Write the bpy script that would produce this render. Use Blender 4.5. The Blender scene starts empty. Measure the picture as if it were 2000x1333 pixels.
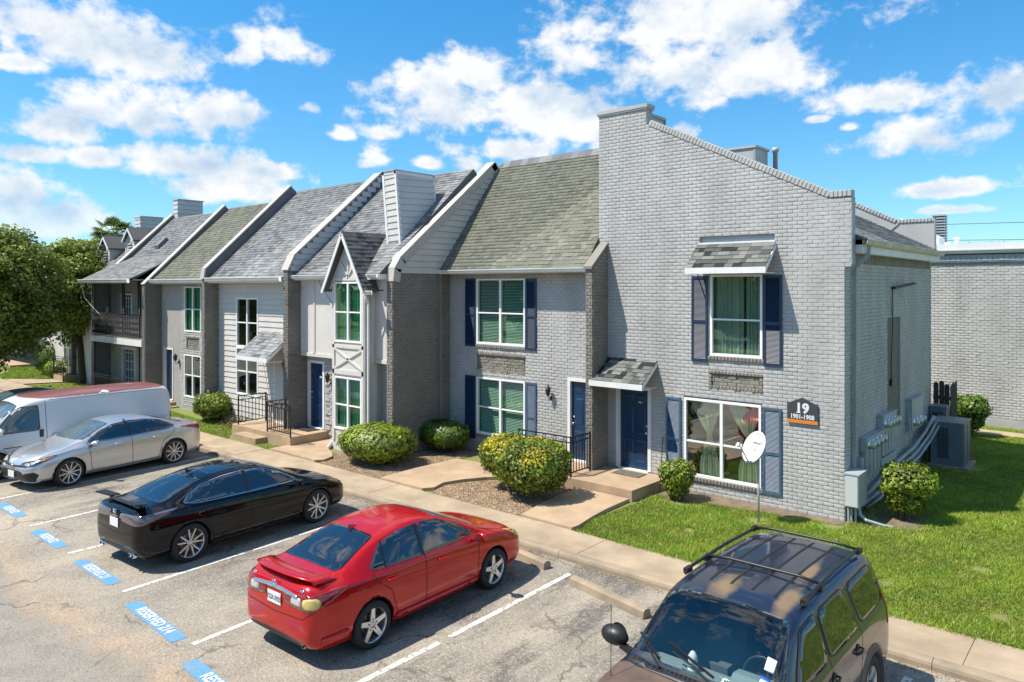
import bpy, bmesh, math, random
import numpy as np
from mathutils import Vector, Matrix
from mathutils.bvhtree import BVHTree
from mathutils.geometry import delaunay_2d_cdt
random.seed(7)
rng = np.random.default_rng(7)
R = math.radians
S = bpy.context.scene
COL = S.collection

# ------------------------------------------------------------------ camera, sky, sun, exposure
CAM = np.array([4.75, -16.15, 4.90]); YAW = .71
FW = np.array([-math.sin(YAW), math.cos(YAW), 0.]); RT = np.array([math.cos(YAW), math.sin(YAW), 0.])
cam = bpy.data.cameras.new('camera'); camo = bpy.data.objects.new('camera', cam); COL.objects.link(camo)
camo.location = CAM; camo.rotation_euler = (R(90), 0, YAW)
cam.sensor_fit = 'HORIZONTAL'; cam.sensor_width = 36.; cam.lens = 36. * 1440 / 2000
cam.shift_y = (560 - 666.5) / 2000.; cam.clip_start = .1; cam.clip_end = 3000
S.camera = camo

SUNV = Vector((.37, .47, -1.)).normalized()          # the way the light travels
sun_el = math.asin(-SUNV.z); 
sl = bpy.data.lights.new('sun', 'SUN'); sl.energy = 4.5; sl.angle = R(.5); sl.color = (1., .925, .80)
so = bpy.data.objects.new('sun', sl); COL.objects.link(so)
so.rotation_euler = SUNV.to_track_quat('-Z', 'Y').to_euler(); so.location = (-12, -30, 40)

W = bpy.data.worlds.new('World'); S.world = W; W.use_nodes = True
wt = W.node_tree; wt.nodes.clear(); wn = wt.nodes; wl = wt.links
def wm(op, a, b=None, c=None, clamp=False):
    n = wn.new('ShaderNodeMath'); n.operation = op; n.use_clamp = clamp
    for i, x in enumerate((a, b, c)):
        if x is None: continue
        if isinstance(x, (int, float)): n.inputs[i].default_value = x
        else: wl.new(x, n.inputs[i])
    return n.outputs[0]
sky = wn.new('ShaderNodeTexSky'); sky.sky_type = 'NISHITA'; sky.sun_disc = False
sky.sun_elevation = sun_el; sky.sun_rotation = math.atan2(-SUNV.x, -SUNV.y)
sky.air_density = 1.0; sky.dust_density = .2; sky.ozone_density = 3.0
tc = wn.new('ShaderNodeTexCoord'); sep = wn.new('ShaderNodeSeparateXYZ'); wl.new(tc.outputs['Generated'], sep.inputs[0])
# azimuth from the camera's heading and elevation, in radians
dxy = wn.new('ShaderNodeVectorMath'); dxy.operation = 'DOT_PRODUCT'; wl.new(tc.outputs['Generated'], dxy.inputs[0]); dxy.inputs[1].default_value = RT
dfw = wn.new('ShaderNodeVectorMath'); dfw.operation = 'DOT_PRODUCT'; wl.new(tc.outputs['Generated'], dfw.inputs[0]); dfw.inputs[1].default_value = FW
AZ = wm('ARCTAN2', dxy.outputs['Value'], dfw.outputs['Value'])
EL = wm('ARCSINE', sep.outputs['Z'])
def wnoise(scale, detail, off=(0, 0, 0), rough=.6):
    m = wn.new('ShaderNodeMapping'); m.inputs['Location'].default_value = off; m.inputs['Scale'].default_value = (1, 1, 1.35)
    wl.new(tc.outputs['Generated'], m.inputs['Vector'])
    n = wn.new('ShaderNodeTexNoise'); n.inputs['Scale'].default_value = scale; n.inputs['Detail'].default_value = detail
    n.inputs['Roughness'].default_value = rough; wl.new(m.outputs[0], n.inputs['Vector']); return n.outputs['Fac']
n1 = wnoise(9., 9, (0, 0, 0), .62); n2 = wnoise(9., 5, (0, 0, -.045), .55); n3 = wnoise(2.6, 6, (3, 1, 0), .6); n4 = wnoise(26., 6, (5, 2, 1), .6); n5 = wnoise(13., 3, (2, 4, 1), .5); n6 = wnoise(13., 3, (2, 4, .965), .5)
# clouds: (azimuth, elevation, half width, half height) in degrees
CLOUDS = [(x, y) for x, y in ()]
CL_PX = [(60,50,120,42),(200,90,230,62),(300,110,110,55),(30,125,60,20),(490,100,32,45),(565,95,62,50),(110,245,120,48),(250,225,170,48),(420,225,95,42),
 (60,300,70,20),(190,312,65,24),(340,320,130,32),(450,368,130,32),(30,395,110,55),(110,430,100,40),(670,265,28,14),(605,210,22,14),(742,262,42,15),(735,312,42,30),
 (830,322,35,14),(900,205,150,62),(1060,230,170,58),(940,160,90,40),(1010,295,110,30),(920,320,32,20),(1150,125,60,35),(1340,150,240,66),(1480,145,130,56),
 (1390,42,270,62),(1720,195,125,34),(1930,185,100,52),(1790,272,130,42),(1850,372,115,15),(1660,250,20,10),(1600,235,30,9),(1330,262,28,16),(1860,412,60,9),(520,340,60,18),(1210,300,60,22),
 (-150,200,180,60),(2150,120,160,50),(2200,330,160,35)]
blob = None
for (px_, py_, rx_, ry_) in CL_PX:
    u = (px_ - 1000) / 1440.; v = (560 - py_) / 1440.
    az = math.atan(u); el = math.atan(v * math.cos(az)); c = math.cos(az)
    sx = rx_ / 1440. * c * c; sy = ry_ / 1440. * c
    a = wm('MULTIPLY', wm('SUBTRACT', AZ, az), 1 / sx); b = wm('MULTIPLY', wm('SUBTRACT', EL, el), 1 / sy)
    b = wm('MULTIPLY', b, wm('ADD', .92, wm('MULTIPLY', wm('LESS_THAN', b, 0.), .38)))   # flatter undersides
    r2 = wm('ADD', wm('MULTIPLY', a, a), wm('MULTIPLY', b, b))
    g = wm('SUBTRACT', 1., wm('SQRT', r2))
    blob = g if blob is None else wm('MAXIMUM', blob, g)
inframe = wm('MULTIPLY', wm('LESS_THAN', wm('ABSOLUTE', AZ), .72), wm('LESS_THAN', EL, .42))
generic = wm('SUBTRACT', wm('MULTIPLY', n3, 4.2), 2.35)
blob = wm('MAXIMUM', wm('MAXIMUM', blob, -1.6), wm('SUBTRACT', generic, wm('MULTIPLY', inframe, 6.)))
billow = wm('SUBTRACT', .82, wm('MULTIPLY', wm('ABSOLUTE', wm('SUBTRACT', n5, .5)), 5.5)); billow2 = wm('SUBTRACT', .82, wm('MULTIPLY', wm('ABSOLUTE', wm('SUBTRACT', n6, .5)), 5.5))
dens = wm('ADD', wm('ADD', wm('MULTIPLY_ADD', blob, 1.1, .02), wm('MULTIPLY', wm('SUBTRACT', n1, .5), 3.3)), wm('ADD', wm('MULTIPLY', wm('SUBTRACT', n4, .5), 2.1), wm('MULTIPLY', billow, .42)))
mask = wn.new('ShaderNodeMapRange'); mask.interpolation_type = 'SMOOTHSTEP'; wl.new(dens, mask.inputs[0])
mask.inputs[1].default_value = -.16; mask.inputs[2].default_value = .72
fade = wn.new('ShaderNodeMapRange'); wl.new(EL, fade.inputs[0]); fade.inputs[1].default_value = 0.; fade.inputs[2].default_value = .12; fade.inputs[3].default_value = .35
MASK = wm('MULTIPLY', mask.outputs[0], fade.outputs[0])
relief = wm('ADD', wm('MULTIPLY', wm('SUBTRACT', n1, n2), 3.0), wm('MULTIPLY', wm('SUBTRACT', billow, billow2), .28))
lite = wm('ADD', wm('ADD', .98, relief), wm('MULTIPLY', wm('MINIMUM', dens, 1.8), -.32), clamp=True)
ccol = wn.new('ShaderNodeMix'); ccol.data_type = 'RGBA'; wl.new(lite, ccol.inputs[0])
ccol.inputs[6].default_value = (2.9, 4.2, 5.7, 1); ccol.inputs[7].default_value = (6.7, 6.8, 6.9, 1)
tint = wn.new('ShaderNodeMix'); tint.data_type = 'RGBA'; tint.blend_type = 'MULTIPLY'; tint.inputs[0].default_value = 1.
wl.new(sky.outputs[0], tint.inputs[6]); thi = wn.new('ShaderNodeMapRange'); wl.new(EL, thi.inputs[0]); thi.inputs[1].default_value = .02; thi.inputs[2].default_value = .45
tcl = wn.new('ShaderNodeMix'); tcl.data_type = 'RGBA'; wl.new(thi.outputs[0], tcl.inputs[0]); tcl.inputs[6].default_value = (.66, .97, 1.10, 1); tcl.inputs[7].default_value = (.27, 1.06, 1.38, 1); wl.new(tcl.outputs[2], tint.inputs[7])
mixc = wn.new('ShaderNodeMix'); mixc.data_type = 'RGBA'; wl.new(MASK, mixc.inputs[0]); wl.new(tint.outputs[2], mixc.inputs[6]); wl.new(ccol.outputs[2], mixc.inputs[7])
bg = wn.new('ShaderNodeBackground'); wl.new(mixc.outputs[2], bg.inputs[0]); bg.inputs[1].default_value = .088
wo = wn.new('ShaderNodeOutputWorld'); wl.new(bg.outputs[0], wo.inputs[0])
S.view_settings.view_transform = 'Standard'; S.view_settings.look = 'None'
S.view_settings.exposure = .75; S.view_settings.gamma = 1.; S.view_settings.use_curve_mapping = False
S.render.engine = 'CYCLES'; S.cycles.max_bounces = 8; S.cycles.transparent_max_bounces = 16

# ------------------------------------------------------------------ helpers
class MB:
    def __init__(s): s.v = []; s.f = []; s.t = []; s.sm = False
    def add(s, vs, fs, t=0.):
        o = len(s.v); s.v.extend([tuple(p) for p in vs]); s.f.extend([tuple(i + o for i in f) for f in fs]); s.t.extend([t] * len(fs)); return s
    def box(s, a, b, t=0.):
        x0, y0, z0 = a; x1, y1, z1 = b
        if x0 > x1: x0, x1 = x1, x0
        if y0 > y1: y0, y1 = y1, y0
        if z0 > z1: z0, z1 = z1, z0
        return s.add([(x0,y0,z0),(x1,y0,z0),(x1,y1,z0),(x0,y1,z0),(x0,y0,z1),(x1,y0,z1),(x1,y1,z1),(x0,y1,z1)],
                     [(3,2,1,0),(4,5,6,7),(0,1,5,4),(1,2,6,5),(2,3,7,6),(3,0,4,7)], t)
    def prism(s, poly, fn, a, b, t=0.):      # poly 2D, fn(p, q, w) -> xyz, extruded w from a to b
        n = len(poly); vs = [fn(p, q, a) for p, q in poly] + [fn(p, q, b) for p, q in poly]
        return s.add(vs, [tuple(range(n))[::-1], tuple(range(n, 2*n))] + [(i, (i+1) % n, n + (i+1) % n, n + i) for i in range(n)], t)
    def beam(s, p, q, w, h=None, up=(0,0,1), t=0.):
        p = Vector(p); q = Vector(q); d = (q - p).normalized(); up = Vector(up)
        if abs(d.dot(up)) > .98: up = Vector((1,0,0))
        x = d.cross(up).normalized() * (w/2); y = x.normalized().cross(d) * ((h or w)/2)
        vs = [p-x-y, p+x-y, p+x+y, p-x+y, q-x-y, q+x-y, q+x+y, q-x+y]
        return s.add(vs, [(3,2,1,0),(4,5,6,7),(0,1,5,4),(1,2,6,5),(2,3,7,6),(3,0,4,7)], t)
    def tube(s, pts, r, n=8, caps=True, t=0.):
        pts = [Vector(p) for p in pts]; rs = r if isinstance(r, (list, tuple)) else [r]*len(pts); rings = []
        ref = Vector((0,0,1)); vs = []
        for i, p in enumerate(pts):
            d = (pts[min(i+1, len(pts)-1)] - pts[max(i-1, 0)]).normalized()
            a = d.cross(ref) if abs(d.dot(ref)) < .95 else d.cross(Vector((1,0,0)))
            a.normalize(); b = d.cross(a)
            for k in range(n):
                an = 2*math.pi*k/n; vs.append(p + (a*math.cos(an) + b*math.sin(an))*rs[i])
        fs = [(i*n+k, i*n+(k+1)%n, (i+1)*n+(k+1)%n, (i+1)*n+k) for i in range(len(pts)-1) for k in range(n)]
        if caps: fs += [tuple(range(n))[::-1], tuple(range((len(pts)-1)*n, len(pts)*n))]
        return s.add(vs, fs, t)
    def lathe(s, prof, n=32, axis='y', c=(0,0,0), t=0.):    # prof [(radius, along)]
        vs = []
        for r, a in prof:
            for k in range(n):
                an = 2*math.pi*k/n; u, w = r*math.cos(an), r*math.sin(an)
                p = {'y': (u, a, w), 'z': (u, w, a), 'x': (a, u, w)}[axis]
                vs.append((p[0]+c[0], p[1]+c[1], p[2]+c[2]))
        m = len(prof)
        return s.add(vs, [(i*n+k, i*n+(k+1)%n, (i+1)*n+(k+1)%n, (i+1)*n+k) for i in range(m-1) for k in range(n)], t)
    def mesh(s, name, smooth=False):
        me = bpy.data.meshes.new(name); me.from_pydata(s.v, [], s.f); me.update()
        if any(s.t):
            at = me.attributes.new('tone', 'FLOAT', 'FACE'); at.data.foreach_set('value', s.t)
        if smooth: me.polygons.foreach_set('use_smooth', [True]*len(me.polygons))
        return me
WL = {}
def wpos(o): return WL.get(o.name, Vector((0,0,0))) if o else Vector((0,0,0))
def link(name, data, m=None, parent=None, loc=None):
    o = bpy.data.objects.new(name, data); COL.objects.link(o)
    if m is not None and data is not None and hasattr(data, 'materials') and len(data.materials) == 0: data.materials.append(m)
    if parent: o.parent = parent
    L = Vector(loc) if loc is not None else Vector((0,0,0))
    o.location = L - wpos(parent); WL[o.name] = L
    return o
def obj(name, mb, m, parent=None, smooth=False, loc=None):
    return link(name, mb.mesh(name, smooth), m, parent, loc)
def loc_obj(name, mb, m, parent, smooth=False, loc=(0,0,0)):   # child in its parent's own frame (cars, copies)
    me = mb.mesh(name, smooth) if isinstance(mb, MB) else mb
    o = bpy.data.objects.new(name, me); COL.objects.link(o); o.parent = parent; o.location = loc
    if me is not None and m is not None and len(me.materials) == 0: me.materials.append(m)
    return o
def tag(o, label, cat=None, group=None, kind=None):
    if label: o['label'] = label
    if cat: o['category'] = cat
    if group: o['group'] = group
    if kind: o['kind'] = kind
    return o
def thing(name, label, cat, loc=(0,0,0), rz=0., group=None):
    o = link(name, None, None, None, loc); o.rotation_euler = (0,0,rz); return tag(o, label, cat, group)
def struct(name, mb, m, label=None):
    o = obj(name, mb, m); o['kind'] = 'structure'
    if label: o['label'] = label
    return o
def dup(o, parent=None, loc=None, rz=None):
    c = o.copy(); COL.objects.link(c)
    if parent: c.parent = parent
    if loc is not None: c.location = loc; WL[c.name] = Vector(loc)
    if rz is not None: c.rotation_euler = (0,0,rz)
    for ch in list(o.children): dup(ch, c)
    return c

# ------------------------------------------------------------------ materials
def mat(name, col, rough=.6, col2=None, scale=3., detail=5, bump=0., bscale=60., metal=0., coat=0., tone=0., dirt=0., spec=.5, contrast=(.35,.65), objco=False, stretch=None):
    m = bpy.data.materials.new(name); m.use_nodes = True; t = m.node_tree; n = t.nodes; l = t.links
    b = n['Principled BSDF']; b.inputs['Roughness'].default_value = rough; b.inputs['Metallic'].default_value = metal
    b.inputs['Specular IOR Level'].default_value = spec
    if coat: b.inputs['Coat Weight'].default_value = coat; b.inputs['Coat Roughness'].default_value = .03
    c4 = lambda c: (c[0], c[1], c[2], 1)
    b.inputs['Base Color'].default_value = c4(col)
    if col2 is None and not bump and not tone: return m
    if objco: vec = n.new('ShaderNodeTexCoord').outputs['Object']
    else: vec = n.new('ShaderNodeNewGeometry').outputs['Position']
    if stretch:
        mp = n.new('ShaderNodeMapping'); mp.inputs['Scale'].default_value = stretch; l.new(vec, mp.inputs[0]); vec = mp.outputs[0]
    cur = None
    if col2 is not None:
        tx = n.new('ShaderNodeTexNoise'); tx.inputs['Scale'].default_value = scale; tx.inputs['Detail'].default_value = detail; tx.inputs['Roughness'].default_value = .62
        l.new(vec, tx.inputs['Vector'])
        mr = n.new('ShaderNodeMapRange'); l.new(tx.outputs['Fac'], mr.inputs[0]); mr.inputs[1].default_value = contrast[0]; mr.inputs[2].default_value = contrast[1]
        mx = n.new('ShaderNodeMix'); mx.data_type = 'RGBA'; l.new(mr.outputs[0], mx.inputs[0]); mx.inputs[6].default_value = c4(col); mx.inputs[7].default_value = c4(col2)
        cur = mx.outputs[2]
    if tone:
        at = n.new('ShaderNodeAttribute'); at.attribute_name = 'tone'
        ma = n.new('ShaderNodeMath'); ma.operation = 'MULTIPLY_ADD'; l.new(at.outputs['Fac'], ma.inputs[0]); ma.inputs[1].default_value = tone; ma.inputs[2].default_value = 1.
        vm = n.new('ShaderNodeVectorMath'); vm.operation = 'SCALE'; l.new(ma.outputs[0], vm.inputs['Scale'])
        if cur: l.new(cur, vm.inputs[0])
        else: vm.inputs[0].default_value = col
        cur = vm.outputs[0]
    if cur: l.new(cur, b.inputs['Base Color'])
    if bump:
        tb = n.new('ShaderNodeTexNoise'); tb.inputs['Scale'].default_value = bscale; tb.inputs['Detail'].default_value = 4; l.new(vec, tb.inputs['Vector'])
        bp = n.new('ShaderNodeBump'); bp.inputs['Strength'].default_value = min(1., bump); bp.inputs['Distance'].default_value = .01; l.new(tb.outputs['Fac'], bp.inputs['Height']); l.new(bp.outputs[0], b.inputs['Normal'])
    return m
M = {}
M['brick_light'] = mat('painted_brick_light', (.45,.447,.438), .62, (.345,.342,.33), .8, detail=9, bump=.2, bscale=45, tone=.03, stretch=(1.6,1.6,.55))
M['mortar_light'] = mat('painted_mortar_light', (.38,.378,.368), .8, (.33,.328,.318), 2, bump=.4, bscale=70)
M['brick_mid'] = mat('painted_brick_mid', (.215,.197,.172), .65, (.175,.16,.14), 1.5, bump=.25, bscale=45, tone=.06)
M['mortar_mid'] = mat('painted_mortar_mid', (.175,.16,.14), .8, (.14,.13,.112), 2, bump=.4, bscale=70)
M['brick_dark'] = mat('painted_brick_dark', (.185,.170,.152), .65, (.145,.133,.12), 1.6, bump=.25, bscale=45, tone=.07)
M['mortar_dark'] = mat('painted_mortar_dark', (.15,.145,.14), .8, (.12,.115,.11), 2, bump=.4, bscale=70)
M['brick_cream'] = mat('painted_brick_cream', (.50,.55,.42), .65, (.44,.48,.37), 1.6, bump=.25, bscale=45, tone=.1)
M['white'] = mat('white_trim', (.74,.74,.74), .45, (.66,.66,.65), 1.5, bump=.08, bscale=30)
M['vinyl'] = mat('white_vinyl', (.80,.80,.80), .35)
M['gutter'] = mat('gutter_white', (.70,.70,.69), .4, (.60,.59,.55), 1.2)
M['gutter_old'] = mat('gutter_aged', (.60,.58,.50), .5, (.42,.37,.27), 2.5)
M['stucco'] = mat('stucco_pale', (.60,.57,.53), .85, (.54,.515,.48), 1.3, bump=.6, bscale=90)
M['stucco_gray'] = mat('stucco_grey', (.36,.345,.325), .9, (.30,.29,.27), 1.5, bump=.9, bscale=70)
M['siding'] = mat('siding_pale', (.56,.54,.505), .6, (.50,.48,.45), 1.1, bump=.12, bscale=30)
M['siding_lt'] = mat('siding_cool', (.52,.53,.54), .6, (.46,.47,.48), 1.1, bump=.12, bscale=30)
M['cap'] = mat('rake_board', (.47,.44,.40), .6, (.39,.365,.33), 1.6, bump=.1)
M['cap_dark'] = mat('rake_board_dark', (.15,.155,.17), .6, (.12,.125,.14), 1.6)
M['metal_grey'] = mat('grey_flashing', (.42,.425,.42), .5, (.36,.36,.355), .9, bump=.05, bscale=8)
M['metal_blue'] = mat('grey_painted_metal', (.30,.335,.36), .5, (.25,.28,.30), 1.5)
M['utility'] = mat('utility_box_grey', (.36,.41,.42), .45, (.30,.34,.35), 2)
M['shingle_green'] = mat('shingle_green', (.178,.180,.140), .95, (.152,.154,.122), 1.3, bump=.7, bscale=160, tone=.9)
M['shingle_gray'] = mat('shingle_gray', (.225,.23,.235), .95, (.175,.18,.185), 1.1, bump=.7, bscale=160, tone=1.)
M['shingle_dark'] = mat('shingle_dark', (.10,.105,.108), .95, (.08,.083,.086), 1.1, bump=.7, bscale=160, tone=1.1)
M['shingle_mix'] = mat('shingle_mixed', (.135,.14,.135), .95, (.115,.12,.112), 1.6, bump=.7, bscale=160, tone=1.7)
M['navy'] = mat('navy_paint', (.013,.030,.072), .4, (.017,.037,.085), 3)
M['door_blue'] = mat('door_blue', (.006,.032,.085), .3, (.008,.04,.10), 3)
M['blue_faded'] = mat('shutter_faded_blue', (.065,.125,.20), .5, (.04,.085,.15), 5)
M['black_iron'] = mat('black_iron', (.012,.012,.013), .4)
M['black'] = mat('black_plastic', (.012,.012,.013), .45)
M['rubber'] = mat('tyre_rubber', (.018,.018,.018), .85, (.03,.029,.028), 20, objco=True)
M['well'] = mat('wheel_well', (.006,.006,.006), .9)
M['chrome'] = mat('chrome', (.75,.76,.78), .12, metal=1.)
M['alloy'] = mat('alloy_silver', (.62,.63,.64), .25, metal=.9)
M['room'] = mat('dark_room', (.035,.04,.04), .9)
M['concrete'] = mat('pale_concrete', (.40,.31,.215), .85, (.28,.215,.145), 1.3, detail=9, bump=.35, bscale=120)
M['curb'] = mat('curb_concrete', (.34,.265,.185), .88, (.22,.18,.135), 2.2, detail=9, bump=.5, bscale=90)
M['porch'] = mat('porch_concrete', (.43,.31,.20), .85, (.31,.22,.145), 1.4, detail=8, bump=.3, bscale=120)
M['bark'] = mat('bark', (.07,.055,.042), .9, (.04,.032,.025), 8, bump=1., bscale=25)
M['twig'] = mat('twig', (.11,.085,.055), .9)
M['wood'] = mat('weathered_fence', (.035,.033,.032), .9, (.06,.055,.05), 6)
def leafmat(name, a, b, trans=.25):
    m = mat(name, a, .5, b, 2.2, tone=.55, contrast=(.3,.7)); n = m.node_tree.nodes; l = m.node_tree.links
    p = n['Principled BSDF']; tr = n.new('ShaderNodeBsdfTranslucent'); mx = n.new('ShaderNodeMixShader'); mx.inputs[0].default_value = trans
    src = p.inputs['Base Color'].links[0].from_socket; l.new(src, tr.inputs[0]); l.new(p.outputs[0], mx.inputs[1]); l.new(tr.outputs[0], mx.inputs[2]); l.new(mx.outputs[0], n['Material Output'].inputs[0]); return m
M['leaf_bright'] = leafmat('leaf_bright', (.27,.33,.030), (.15,.23,.026))
M['leaf_green'] = leafmat('leaf_green', (.09,.17,.022), (.14,.21,.026))
M['leaf_mid'] = leafmat('leaf_mid', (.15,.22,.024), (.20,.25,.026))
M['leaf_yellow'] = leafmat('leaf_yellow', (.50,.42,.025), (.28,.29,.025))
M['leaf_tree'] = leafmat('leaf_tree', (.14,.20,.028), (.22,.275,.04), .35)
M['leaf_palm'] = leafmat('leaf_palm', (.22,.27,.08), (.12,.17,.05))
M['leaf_red'] = leafmat('leaf_dry', (.16,.07,.03), (.10,.10,.03))
M['grass_blade'] = leafmat('grass_blade', (.18,.30,.028), (.31,.36,.045), .3)
def glassmat(name, tint=(.50,.80,.66), refl=1.45, fac=None):
    m = bpy.data.materials.new(name); m.use_nodes = True; t = m.node_tree; n = t.nodes; l = t.links; n.remove(n['Principled BSDF'])
    tr = n.new('ShaderNodeBsdfTransparent'); tr.inputs[0].default_value = (*tint, 1); gl = n.new('ShaderNodeBsdfGlossy'); gl.inputs['Roughness'].default_value = .01
    lw = n.new('ShaderNodeLayerWeight'); lw.inputs[0].default_value = .5; f0 = ((refl-1)/(refl+1))**2
    pw = n.new('ShaderNodeMath'); pw.operation = 'POWER'; l.new(lw.outputs['Facing'], pw.inputs[0]); pw.inputs[1].default_value = 4.5
    fr = n.new('ShaderNodeMath'); fr.operation = 'MULTIPLY_ADD'; l.new(pw.outputs[0], fr.inputs[0]); fr.inputs[1].default_value = 1-f0; fr.inputs[2].default_value = f0; mx = n.new('ShaderNodeMixShader')
    l.new(fr.outputs[0], mx.inputs[0]); l.new(tr.outputs[0], mx.inputs[1]); l.new(gl.outputs[0], mx.inputs[2]); l.new(mx.outputs[0], n['Material Output'].inputs[0]); return m
M['glass'] = glassmat('window_glass', (.82,.90,.86), 2.1)
M['glass_clear'] = glassmat('window_glass_clear', (.90,.93,.91), 2.6)
M['blind'] = mat('blind_slat', (.70,.86,.74), .6)
M['curtain'] = mat('curtain_green', (.46,.52,.48), .8)
M['curtain_bright'] = mat('curtain_vivid_green', (.13,.44,.27), .8)
M['sheer'] = mat('sheer_curtain', (.50,.56,.42), .8)
M['car_glass'] = mat('car_glass_dark', (.006,.010,.016), .02, coat=0., spec=1.)
M['car_glass'].node_tree.nodes['Principled BSDF'].inputs['IOR'].default_value = 1.7
# ------------------------------------------------------------------ bricks, shingles and boards as pieces
def np_mesh(name, V, Fq, tones=None, smooth=False):
    V = np.asarray(V, np.float32); Fq = np.asarray(Fq, np.int32); k = Fq.shape[1]
    me = bpy.data.meshes.new(name); me.vertices.add(len(V)); me.vertices.foreach_set('co', V.ravel())
    me.loops.add(Fq.size); me.loops.foreach_set('vertex_index', Fq.ravel())
    me.polygons.add(len(Fq)); me.polygons.foreach_set('loop_start', np.arange(len(Fq), dtype=np.int32) * k)
    me.update(calc_edges=True)
    if tones is not None:
        at = me.attributes.new('tone', 'FLOAT', 'FACE'); at.data.foreach_set('value', np.asarray(tones, np.float32))
    if smooth: me.polygons.foreach_set('use_smooth', [True]*len(Fq))
    return me
# unit brick: x along, y outward is -1 .. 0 (front at -1), z up; chamfered rim
def _brick():
    cx, cz = .045, .11
    V = [(-.5,0,-.5),(.5,0,-.5),(.5,0,.5),(-.5,0,.5),(-.5,-.72,-.5),(.5,-.72,-.5),(.5,-.72,.5),(-.5,-.72,.5),
         (-.5+cx,-1,-.5+cz),(.5-cx,-1,-.5+cz),(.5-cx,-1,.5-cz),(-.5+cx,-1,.5-cz)]
    F = [(0,1,5,4),(1,2,6,5),(2,3,7,6),(3,0,4,7),(4,5,9,8),(5,6,10,9),(6,7,11,10),(7,4,8,11),(8,9,10,11)]
    return np.array(V, float), np.array(F)
TB = _brick()
# unit shingle tab: x along the eave, y outward (0 .. -1 at its lower edge), z up the slope
TS = (np.array([(-.5,0,-.5),(.5,0,-.5),(.5,-.12,.56),(-.5,-.12,.56),(-.5,-1,-.5),(.5,-1,-.5)], float), np.array([(4,5,2,3),(0,1,5,4),(0,4,3,3),(1,2,5,5)]))
# lap board: thick at the bottom
TL = (np.array([(-.5,0,-.5),(.5,0,-.5),(.5,0,.5),(-.5,0,.5),(-.5,-1,-.5),(.5,-1,-.5),(.5,-.2,.5),(-.5,-.2,.5)], float), np.array([(4,5,6,7),(0,1,5,4),(0,4,7,3),(1,2,6,5),(3,7,6,2)]))
CAMV = Vector(CAM)
def screen(p):
    v = np.array(p) - CAM; d = v @ FW
    if d < .3: return None
    return 1000 + 1440*(v @ RT)/d, 560 - 1440*v[2]/d
VARIANTS = {}
def emit(pieces, T, name, parent, m, nparts=300, k=4, front=True):
    """pieces: (4x4 numpy matrix, tone). The nearest nparts become objects, the rest one 'stuff' mesh."""
    if not pieces: return
    V0, F0 = T
    if nparts:
        def key(pc):
            c = pc[0][:3, 3]; s = screen(c); d = np.linalg.norm(c - CAM)
            if s is None or not (0 < s[0] < 2000 and 0 < s[1] < 1333): d += 500
            return d
        pieces = sorted(pieces, key=key)
    solo, rest = pieces[:nparts], pieces[nparts:]
    pw = wpos(parent)
    for Mx, tn in solo:
        q = int(round(tn * k)) / k; kk = (id(V0), name, m.name, q)
        if kk not in VARIANTS:
            F4 = [tuple(dict.fromkeys(f)) for f in F0.tolist()]
            me = bpy.data.meshes.new(name); me.from_pydata(V0.tolist(), [], F4); me.update()
            at = me.attributes.new('tone', 'FLOAT', 'FACE'); at.data.foreach_set('value', [q]*len(F4)); me.materials.append(m); VARIANTS[kk] = me
        o = bpy.data.objects.new(name, VARIANTS[kk]); COL.objects.link(o); o.parent = parent
        A = Matrix(Mx.tolist()); A.translation -= pw; o.matrix_basis = A
    if rest:
        Ms = np.array([p[0] for p in rest]); n = len(rest)
        Vh = np.c_[V0, np.ones(len(V0))]
        V = np.einsum('nij,kj->nki', Ms, Vh)[:, :, :3].reshape(-1, 3)
        good = np.array([f for f in F0.tolist() if len(set(f)) == 4]); 
        Fq = (good[None] + (np.arange(n) * len(V0))[:, None, None]).reshape(-1, 4)
        me = np_mesh(name, V, Fq, np.repeat([p[1] for p in rest], len(good))); me.materials.append(m)
        o = link(name, me, None, parent); o['kind'] = 'stuff'
def spans(poly, holes, z):
    xs = []
    n = len(poly)
    for i in range(n):
        (x0, z0), (x1, z1) = poly[i], poly[(i+1) % n]
        if (z0 <= z < z1) or (z1 <= z < z0): xs.append(x0 + (x1-x0)*(z-z0)/(z1-z0))
    xs.sort(); sp = [(xs[i], xs[i+1]) for i in range(0, len(xs)-1, 2)]
    for (a, b, c, d) in holes:
        if c < z < d:
            out = []
            for s in sp:
                if b <= s[0] or a >= s[1]: out.append(s); continue
                if a > s[0]: out.append((s[0], a))
                if b < s[1]: out.append((b, s[1]))
            sp = out
    return sp
class Plane:
    """vertical wall plane: kind 'S' faces -Y at y = c (u = x); kind 'E' faces +X at x = c (u = y)"""
    def __init__(s, kind, c): s.k = kind; s.c = c
    def p(s, u, z, out): return (u, s.c - out, z) if s.k == 'S' else (s.c + out, u, z)
    def m(s, u, z, su, so, sz, tilt=0., out=0.):
        c, d = math.cos(tilt), math.sin(tilt)
        A = np.eye(4)
        if s.k == 'S':
            X = np.array([c, 0, d]); Z = np.array([-d, 0, c]); Y = np.array([0, 1, 0])
        else:
            X = np.array([0, c, d]); Z = np.array([0, -d, c]); Y = np.array([-1, 0, 0])
        A[:3, 0] = X*su; A[:3, 1] = Y*so; A[:3, 2] = Z*sz; A[:3, 3] = s.p(u, z, out); return A
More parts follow.
